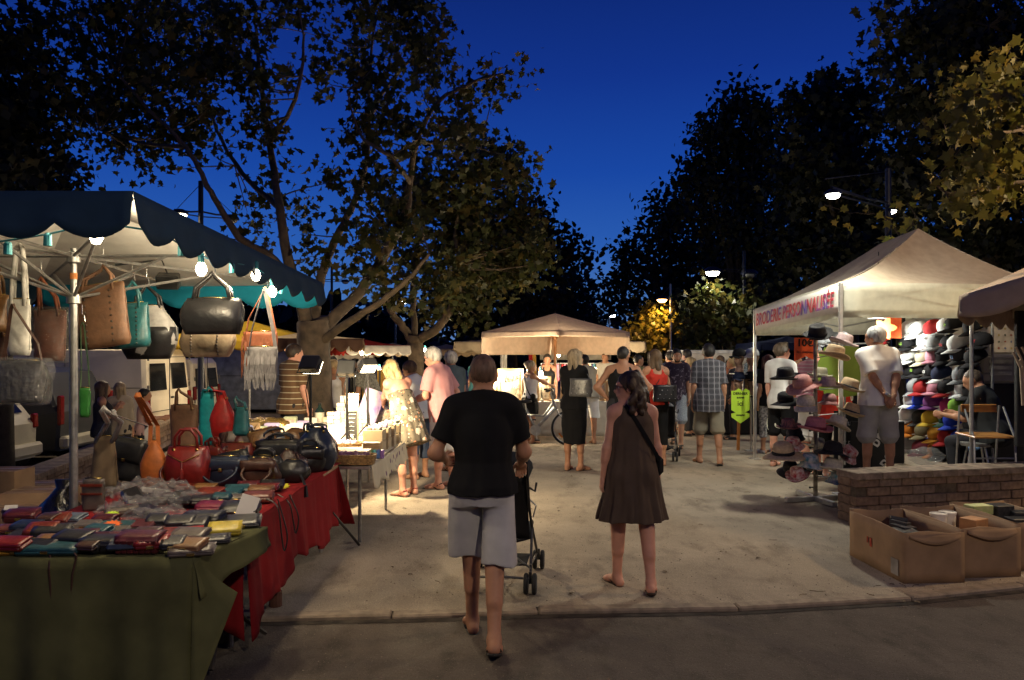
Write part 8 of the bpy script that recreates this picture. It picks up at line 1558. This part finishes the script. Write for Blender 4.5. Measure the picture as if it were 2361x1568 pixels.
person('woman in a pale tank top bending between the tree and the flood lamp', at(786, 13.6), 1.60, 150, True, 'tan', lean=14, hd=(-40, 12), hair=('short', HBL), h=.016, wear=[('tank', WHT), ('pants', DRK, dict(len=1.9))], shoes=('shoe', SOLB))
person('dark haired person behind the woman in the pale tank top', at(768, 14.9), 1.62, 160, True, 'tan', hair=('long', HDK), h=.018, wear=[('tee', DRK), ('pants', DRK, dict(len=1.9))], shoes=('shoe', SOLB))
person('stooping person in a grey patterned shirt left of the blonde hair', at(868, 13.2), 1.66, 60, False, 'tan', lean=30, hair=('short', HGR), h=.016, wear=[('tee', K('grey_print', (.26, .25, .20), var=.25, scale=30)), ('pants', DRK, dict(len=1.9))], shoes=('shoe', SOLB))
# ------------------------------------------------------------------ centre of the square
J9 = person('fair haired woman in black jacket and long black skirt with a shoulder bag', at(1324, 11.4), 1.755, -28, True, 'tan', hd=(-38, 0), fat=1.02, hair=('bob', (.30, .23, .14)), face=True, h=.011, legs=((0, 1, 2, 10), (2, 1, 3, 28)), wear=[('skirt', BLK, dict(rings=[(-.56, .165, .145), (-.3, .185, .16), (-.05, .185, .155), (.14, .15, .13)], folds=(8, .02, .0, 1))), ('jacket', BLK, dict(sleeve=1.75, hem=-.06, wr=.006))], shoes=('flip', SOLB), arms=(('d', (.10, .25, -1), (-.4, .8, .1)), ('d', (.12, .25, -1), (-.45, .8, .1))))
def shoulder_bag(label, J, mat, off, sz, sh, name='shoulder_bag', **k):
    tp = J['tp']; b = JW(J, tp(*off)); h = J['w'].to_euler().z; root = thing(name, label, 'bag', b, h); m = MB(); ring_loft(m, bag_rings('box', *sz), 18, 2.6, .03, 5); ob('body', m, mat, root, True, world=False)
    s0 = JW(J, tp(*sh)); inv = wmat(root).inverted(); a = inv @ s0
    m = MB(); m.strap([(-sz[0]*.42, 0, sz[1]*.9), a+Vector((-.06, -.04, -.12)), a+Vector((-.01, -.02, 0)), a+Vector((.04, .04, -.06)), (sz[0]*.42, .02, sz[1]*.9)], .022, .006, (0, 1, 0)); ob('strap', m, mat, root, world=False)
    for i in range(10): ob('stud', MB().ball((sz[0]*(-.35+.08*i), -sz[2]*.5-.004, sz[1]*(.2+.5*(i % 3)/2)), .007, 6, 4), ALU, root, world=False)
    return root
shoulder_bag('grey studded shoulder bag on the woman in black', J9, leather('bag_grey_stud', (.10, .10, .10)), (.17, -.16, .13), (.34, .26, .12), (.15, -.03, .53))
J8 = person('cyclist in a white tank top and black skirt beside the bicycle', at(1222, 14.75), 1.545, -62, True, 'tan', hd=(-20, 0), hair=('bun', (.40, .32, .2)), h=.013, wear=[('tank', WHT, dict(hem=.02)), ('skirt', BLK, dict(rings=[(-.34, .19, .17), (-.1, .2, .17), (.13, .145, .125)]))], shoes=('flip', SOLB), arms=(('d', (.1, .1, -1), (.1, .5, -.8)), ('ik', (.06, .56, 1.03), (.4, -.3, -.8), {'curl': 1.1})))
tp = J8['tp']; m = crossbody(J8, BLK, (-.08, -.02, .54), (.2, -.02, .06), w=.025); single('shoulder_bag', m.box(JW(J8, tp(.2, -.04, .02)), (.10, .16, .16), None, .03), BLK, 'black crossbody bag of the cyclist in the white tank top', 'bag')
# bicycle seen from its right side
BX = X(1311, 14.35); BY = 14.35; bk = thing('bicycle', 'silver bicycle standing before the jewellery table', 'bicycle', (BX-.5, BY, 0)); SIL = M('silver_frame', (.38, .38, .38), rough=.3, metal=.6); r = .325; FW, RW, BB, HT, ST = Vector((BX, BY, r)), Vector((BX-1.04, BY, r)), Vector((BX-.61, BY, .29)), Vector((BX-.27, BY, .80)), Vector((BX-.78, BY, .68))
for i, c in enumerate((FW, RW)):
    t = MB(); t.tube([c+Vector((math.cos(q), 0, math.sin(q)))*(r-.022) for q in [6.28319*k/36 for k in range(37)]], .022, 8, cap=False); wh = ob('wheel', t, RUBBER, bk, True); t = MB(); t.tube([c+Vector((math.cos(q), 0, math.sin(q)))*(r-.047) for q in [6.28319*k/36 for k in range(37)]], .010, 6, cap=False); ob('rim', t, ALU, wh, True)
    t = MB()
    for k in range(18): q = k*.349; t.tube([c+Vector((0, .025*(-1)**k, 0)), c+Vector((math.cos(q), 0, math.sin(q)))*(r-.05)], .0018, 3, cap=False)
    sp_ = ob('spokes', t, ALU, wh); sp_['kind'] = 'stuff'; ob('hub', MB().tube([c+Vector((0, -.05, 0)), c+Vector((0, .05, 0))], .02, 8), ALU, wh)
for k in (.6, 2.4): q = FW+Vector((math.cos(k+3.3), 0, math.sin(k+3.3)))*.2; ob('reflector', MB().box(q, (.10, .012, .03), (0, -(k+3.3)-1.57, 0)), M('orange_reflector', (.8, .25, .02), rough=.2), bk)
ob('frame', MB().tube([BB, HT+Vector((.02, 0, -.10))], .032, 8).tube([BB, ST], .018, 8).tube([ST+Vector((.02, 0, -.12)), (BB+HT)/2+Vector((-.02, 0, .0)), HT], .018, 8).tube([BB, RW], .012, 6).tube([ST+Vector((0, 0, -.06)), RW], .011, 6).tube([HT+Vector((-.02, 0, .04)), HT+Vector((.05, 0, -.13))], .024, 8), SIL, bk, True)
for s_ in (-1, 1): ob('fork_blade', MB().tube([HT+Vector((.05, 0, -.13)), HT+Vector((.08, s_*.045, -.20)), FW+Vector((0, s_*.05, 0))], .013, 6), SIL, bk, True)
ob('stem', MB().tube([HT+Vector((-.02, 0, .04)), HT+Vector((-.06, 0, .17)), HT+Vector((-.01, 0, .20))], .014, 8), ALU, bk, True); ob('handlebar', MB().tube([HT+Vector((-.12, -.30, .22)), HT+Vector((-.04, -.18, .24)), HT+Vector((-.01, 0, .20)), HT+Vector((-.04, .18, .24)), HT+Vector((-.12, .30, .22))], .012, 8), BLACKP, bk, True)
for s_ in (-1, 1): ob('grip', MB().tube([HT+Vector((-.16, s_*.33, .215)), HT+Vector((-.09, s_*.27, .225))], .018, 8), RUBBER, bk); ob('brake_lever', MB().tube([HT+Vector((-.05, s_*.2, .22)), HT+Vector((-.02, s_*.3, .17))], .006, 5), BLACKP, bk)
m = MB(); m.ball(ST+Vector((-.03, 0, .13)), (.14, .07, .035), 12, 6); ob('saddle', m, BLACKP, bk, True); ob('seat_post', MB().tube([ST+Vector((0, 0, -.02)), ST+Vector((-.02, 0, .11))], .013, 8), ALU, bk)
ob('chainring', MB().lathe([(.05, -.004), (.10, -.004), (.10, .004), (.05, .004)], BB+Vector((0, -.05, 0)), 24, Matrix.Rotation(1.5708, 3, 'X')), ALU, bk); [ob('crank', MB().tube([BB+Vector((0, -.06*q, 0)), BB+Vector((.03*q, -.07*q, -.17*q))], .010, 6), ALU, bk) for q in (1, -1)]
for s_, q in ((-1, BB+Vector((.03, -.12, -.175))), (1, BB+Vector((-.03, .12, .175)))): ob('pedal', MB().box(q, (.09, .08, .022), None, .005), BLACKP, bk)
ob('chain', MB().tube([BB+Vector((0, -.05, .095)), RW+Vector((0, -.05, .04))], .005, 4).tube([BB+Vector((0, -.05, -.095)), RW+Vector((0, -.05, -.04))], .005, 4), M('chain_steel', (.1, .09, .08), metal=.7), bk); ob('rear_mudguard', MB().strap([RW+Vector((math.cos(q), 0, math.sin(q)))*(r+.025) for q in [1.0+.2*k for k in range(11)]], .05, .004, (0, 1, 0)), BLACKP, bk)
person('man in a beige shirt and white shorts bending at the jewellery table', at(1357, 14.62), 1.68, 22, False, 'tan', lean=16, hair=('short', HDK), h=.015, fat=1.08, wear=[('tee', BEI, dict(sleeve=.85)), ('shorts', WHT, dict(len=1.0))], shoes=('flip', SOLB), arms=(('d', (.05, .3, -1), (-.1, .8, -.4)), ('d', (.05, .3, -1), (-.1, .8, -.4))))
person('stallholder in a black top standing behind the jewellery table', at(1262, 16.4), 1.66, 175, True, 'dark', hair=('bun', HDK), h=.016, wear=[('tank', BLK), ('pants', DRK, dict(len=1.9))], shoes=('shoe', SOLB))
J11 = person('broad man in a black tank top with hands on his hips', at(1436, 10.9), 1.80, -4, False, 'dark', hd=(-28, 0), fat=1.16, hair=('crop', HDK), h=.011, legs=((0, 5, 0, 12), (0, 5, 0, 12)), wear=[('tank', BLK, dict(hem=-.12, top=.44, strap=.10)), ('shorts', DRK, dict(len=1.1))], shoes=('flip', SOLB), arms=(('ik', (-.19, -.02, 1.05), (1, -.25, 0), {'curl': .6}), ('ik', (.19, -.02, 1.05), (1, -.25, 0), {'curl': .6})))
J12 = person('woman in a red tank top with a black handbag on her back', at(1512, 11.9), 1.75, 6, True, 'tan', hd=(18, 4), hair=('bob', HBR), h=.012, fat=1.05, wear=[('tank', RDT, dict(hem=-.02)), ('pants', BLK, dict(len=1.45))], shoes=('flip', SOLB), arms=(('d', (.35, .0, -1), (-.1, .8, -.2)), ('d', (.2, .0, -1), (-.1, .8, -.3))))
shoulder_bag('glossy black handbag slung behind the red tank top', J12, BC['black'], (.07, -.24, .03), (.36, .25, .14), (.13, -.03, .53))
pushchair('second pushchair, mostly hidden in front of the woman in red', X(1528, 12.25), 12.35, -.25, 0)
J13 = person('bearded man in a dark purple t-shirt walking towards the camera', at(1560, 14.2), 1.78, 158, False, 'tan', hd=(18, 0), hair=('short', HDK), face=True, h=.013, legs=((14, 2, 4, 6, 0), (-14, 2, 18, 6, 20)), wear=[('tee', TEEP, dict(sleeve=.8)), ('shorts', LDN, dict(len=1.05, flare=1.1))], shoes=('shoe', M('brown_shoe', (.06, .045, .03))))
Hd = J13['Hd']; m = MB(); 
hc = Vector(J13['head']); Hm = Matrix(Hd.tolist()); V, Q = field([rcone(hc+Hm @ Vector((sg*.052, .045, -.045)), hc+Hm @ Vector((sg*.03, .078, -.085)), .014, .016) for sg in (-1, 1)]+[rcone(hc+Hm @ Vector((-.03, .080, -.09)), hc+Hm @ Vector((.03, .080, -.09)), .017, .017)], .008, k=.01); link('beard', npmesh('beard', [(V, Q)], [M('hair_beard', (.03, .02, .014), rough=.8)]), J13['root'])
person('man in a grey plaid shirt and khaki shorts walking away', at(1634, 12.05), 1.85, -6, False, 'tan', hd=(-4, 0), fat=1.06, hair=('short', HDK), h=.0115, legs=((10, 3, 4, 16, 0), (-8, 4, 10, 12, 14)), wear=[('shirt', PLAID, dict(hem=-.18, sleeve=.85, w=1.06, sw=1.12, wr=.006, fa=.035)), ('shorts', KHA, dict(len=1.04, flare=1.12, wr=.006))], shoes=('flip', SOLB))
person('fair haired woman with bun between the red tank top and the plaid shirt', at(1592, 16), 1.60, 60, True, 'tan', hair=('bun', (.30, .22, .12)), h=.018, wear=[('tee', K('cream_wear', (.45, .4, .33))), ('pants', DRK, dict(len=1.9))], shoes=('shoe', SOLB))
person('dark haired man just behind the purple shirted man', at(1584, 17.2), 1.76, 40, False, 'tan', hair=('short', HDK), h=.018, wear=[('tee', DRK), ('pants', DRK, dict(len=1.9))], shoes=('shoe', SOLB))
person('child with fair hair left of the woman in red', at(1487, 17), 1.40, 120, True, 'tan', hair=('long', HBR), h=.016, wear=[('tee', K('cream_wear', (.45, .4, .33))), ('shorts', DRK)], shoes=('shoe', SOLB))
for u_, d_, H_, hd_, fm, hr, cl, lb in ((1546, 16.2, 1.72, 30, False, ('short', HDK), K('navy_wear', (.03, .04, .08)), 'man in a navy t-shirt in the crowd behind the woman in red'), (1660, 17.5, 1.62, -40, True, ('long', HBR), K('rust_wear', (.25, .09, .05)), 'long haired woman in a rust top right of the plaid shirt'),
    (1396, 17.6, 1.70, 160, False, ('short', HBR), K('pale_wear', (.45, .42, .36)), 'man in a pale t-shirt by the back sheet behind the black tank top'), (1100, 17.0, 1.64, -20, True, ('bob', HDK), K('teal_wear', (.05, .16, .17)), 'woman in a teal top under the cream canopy beside the bald man'), (1470, 15.2, 1.66, -70, False, ('crop', HDK), K('olive_wear', (.16, .16, .08)), 'man in an olive t-shirt between the black tank top and the red one'), (1690, 15.4, 1.60, 75, True, ('pony', HBL), DRK, 'woman with blonde ponytail left of the mannequin heads')):
    person(lb, at(u_, d_), H_, hd_, fm, 'tan', hair=hr, h=.017, wear=[('tee', cl), ('shorts' if H_ > 1.65 else 'pants', DRK, {} if H_ > 1.65 else dict(len=1.9))], shoes=('shoe', SOLB))
# ------------------------------------------------------------------ at the hat tent
J15 = person('tall boy with swept up hair in a white t-shirt holding a pale hat', at(1800, 11.75), 1.85, -48, False, 'pink', hd=(-30, 0), fat=.88, hair=('quiff', (.10, .07, .045)), face=True, h=.011, legs=((0, 2, 0, 10), (0, 3, 2, 10)), wear=[('tee', TEEW, dict(sleeve=.85, hem=-.12)), ('shorts', BLK, dict(len=1.05))], shoes=('sandal', SOLB), arms=(('d', (.05, .02, -1), (.02, .10, -1), {'curl': .9}), ('d', (.1, .2, -1), (-.3, .8, .1))))
hw = JW(J15, J15['hand', -1]); hat('pale ivory hat held upside down by the boy in white', 'fedora', 'ivory', 1789, 975, 56, hw.y-.06, (1.45, .5, .1), None, False, group=None)
single('bracelet', MB().lathe([(.030, -.012), (.036, -.012), (.036, .012), (.030, .012)], JW(J15, J15['arm', -1][2]), 14), M('bracelet_blue', (.08, .08, .12)), 'dark bracelet on the left wrist of the boy in white', 'bracelet')
person('woman with dark red hair and patterned trousers behind the boy', at(1772, 13.3), 1.66, 20, True, 'tan', hair=('long', (.07, .02, .012)), h=.014, wear=[('tee', BLK), ('pants', PATP, dict(len=1.5))], shoes=('shoe', WSH))
person('man in a pink striped polo shirt and white shorts behind the hat tree', at(1872, 11.1), 1.84, -72, False, 'pink', hd=(-8, 6), fat=1.18, hair=('short', HDK), h=.013, wear=[('tee', PINKSTR, dict(sleeve=.85)), ('shorts', WHT, dict(len=1.1, flare=1.1))], shoes=('shoe', SOLB), arms=(('d', (.1, .3, -1), (-.2, .8, .1)), ('d', (.1, .3, -1), (-.2, .8, .1))))
J17 = person('child in a red sports shirt half hidden behind the hats', at(1922, 10.75), 1.52, -30, False, 'pink', hair=('short', HBR), h=.013, fat=1.05, wear=[('tee', RDT, dict(sleeve=.9)), ('shorts', BLK)], shoes=('shoe', WSH))
text('shirt_number', '0', .11, WTX, JW(J17, (.235, -.03, 1.10)), (R_(90), 0, R_(30)), J17['root'], extrude=.001, bold=.003)
J18 = person('grey haired man in a white t-shirt with hands clasped behind his back', (X(2024, 8.92), 8.92, TR), 1.735, -3, False, 'tan', hd=(42, 4), fat=1.12, hair=('short', (.50, .50, .48)), h=.0095, legs=((0, 4, 0, 12), (0, 5, 0, 12)), wear=[('tee', WHT, dict(hem=-.10, sleeve=.85, sw=1.15, wr=.007, fa=.03)), ('shorts', LGR, dict(len=1.02, flare=1.18, wr=.007))], shoes=('shoe', SOLB), arms=(('ik', (.02, -.25, .90), (.9, -.25, .1), {'curl': .9, 'dir': (-.6, -.12, -.8), 'palm': (.2, -1, 0)}), ('ik', (.06, -.27, .89), (.9, -.25, .1), {'curl': .9, 'dir': (-.45, -.1, -.9), 'palm': (.2, 1, 0)})))
single('wrist_watch', MB().lathe([(.031, -.011), (.037, -.011), (.037, .011), (.031, .011)], JW(J18, J18['arm', -1][2]-np.array((-.02, .01, -.02))), 14, Euler((.4, .6, 0)).to_matrix()), ALU, 'silver watch on the wrist of the man in the white t-shirt', 'watch')
person('seated bald man in a dark t-shirt at the right, seen from behind', (X(2292, 9.25), 9.25, 0), 1.76, 38, False, 'tan', lean=16, hd=(10, 18), fat=1.16, hair=('crop', (.05, .035, .025)), h=.012, seat=.66, legs=((75, 12, 82, 10), (75, 12, 82, 10)), wear=[('tee', K('faded_black', (.03, .032, .034)), dict(sleeve=.9, wr=.008)), ('pants', DRK, dict(len=1.9))], shoes=('shoe', SOLB), arms=(('d', (.1, .4, -1), (-.1, 1, .1)), ('d', (.1, .4, -1), (-.1, 1, .1))))
person('shaggy haired person working behind the silver post', (X(2252, 10.55), 10.55, TR), 1.56, 70, True, 'tan', lean=10, hair=('curly', (.14, .10, .06)), h=.013, wear=[('tee', DRK), ('pants', DRK, dict(len=1.9))], shoes=('shoe', SOLB))
person('stallholder lit orange between the boy and the pink polo man', at(1843, 14.6), 1.66, 150, False, 'tan', hair=('short', HDK), h=.016, wear=[('tee', K('orange_wear', (.4, .15, .06))), ('pants', DRK, dict(len=1.9))], shoes=('shoe', SOLB))
# ------------------------------------------------------------------ by the cars at the left
person('long haired woman with phone by the cars behind the parasol pole', at(234, 11.1, ZP), 1.50, -60, True, 'tan', hair=('long', HBR), h=.016, wear=[('tank', DRK), ('pants', DRK, dict(len=1.9))], shoes=('shoe', SOLB), arms=(('d', (.1, .2, -1), (-.1, .8, .8)), ('d', (.1, .2, -1), (-.1, .8, .8))))
person('fair haired woman in a pale knitted top by the white van', at(276, 11.5, ZP), 1.47, 15, True, 'tan', hair=('long', (.28, .21, .12)), h=.016, wear=[('tee', K('pale_knit', (.35, .3, .22)), dict(sleeve=1.6)), ('pants', DRK, dict(len=1.9))], shoes=('shoe', SOLB))
person('person in a pale pink t-shirt left of the white van doors', at(332, 11.9, ZP), 1.36, -70, False, 'tan', hair=('short', HDK), h=.016, wear=[('tee', K('pale_pink', (.50, .32, .30))), ('pants', DRK, dict(len=1.9))], shoes=('shoe', SOLB), arms=(('d', (.1, .3, -1), (-.1, .9, .1)), ('d', (.1, .3, -1), (-.1, .9, .1))))
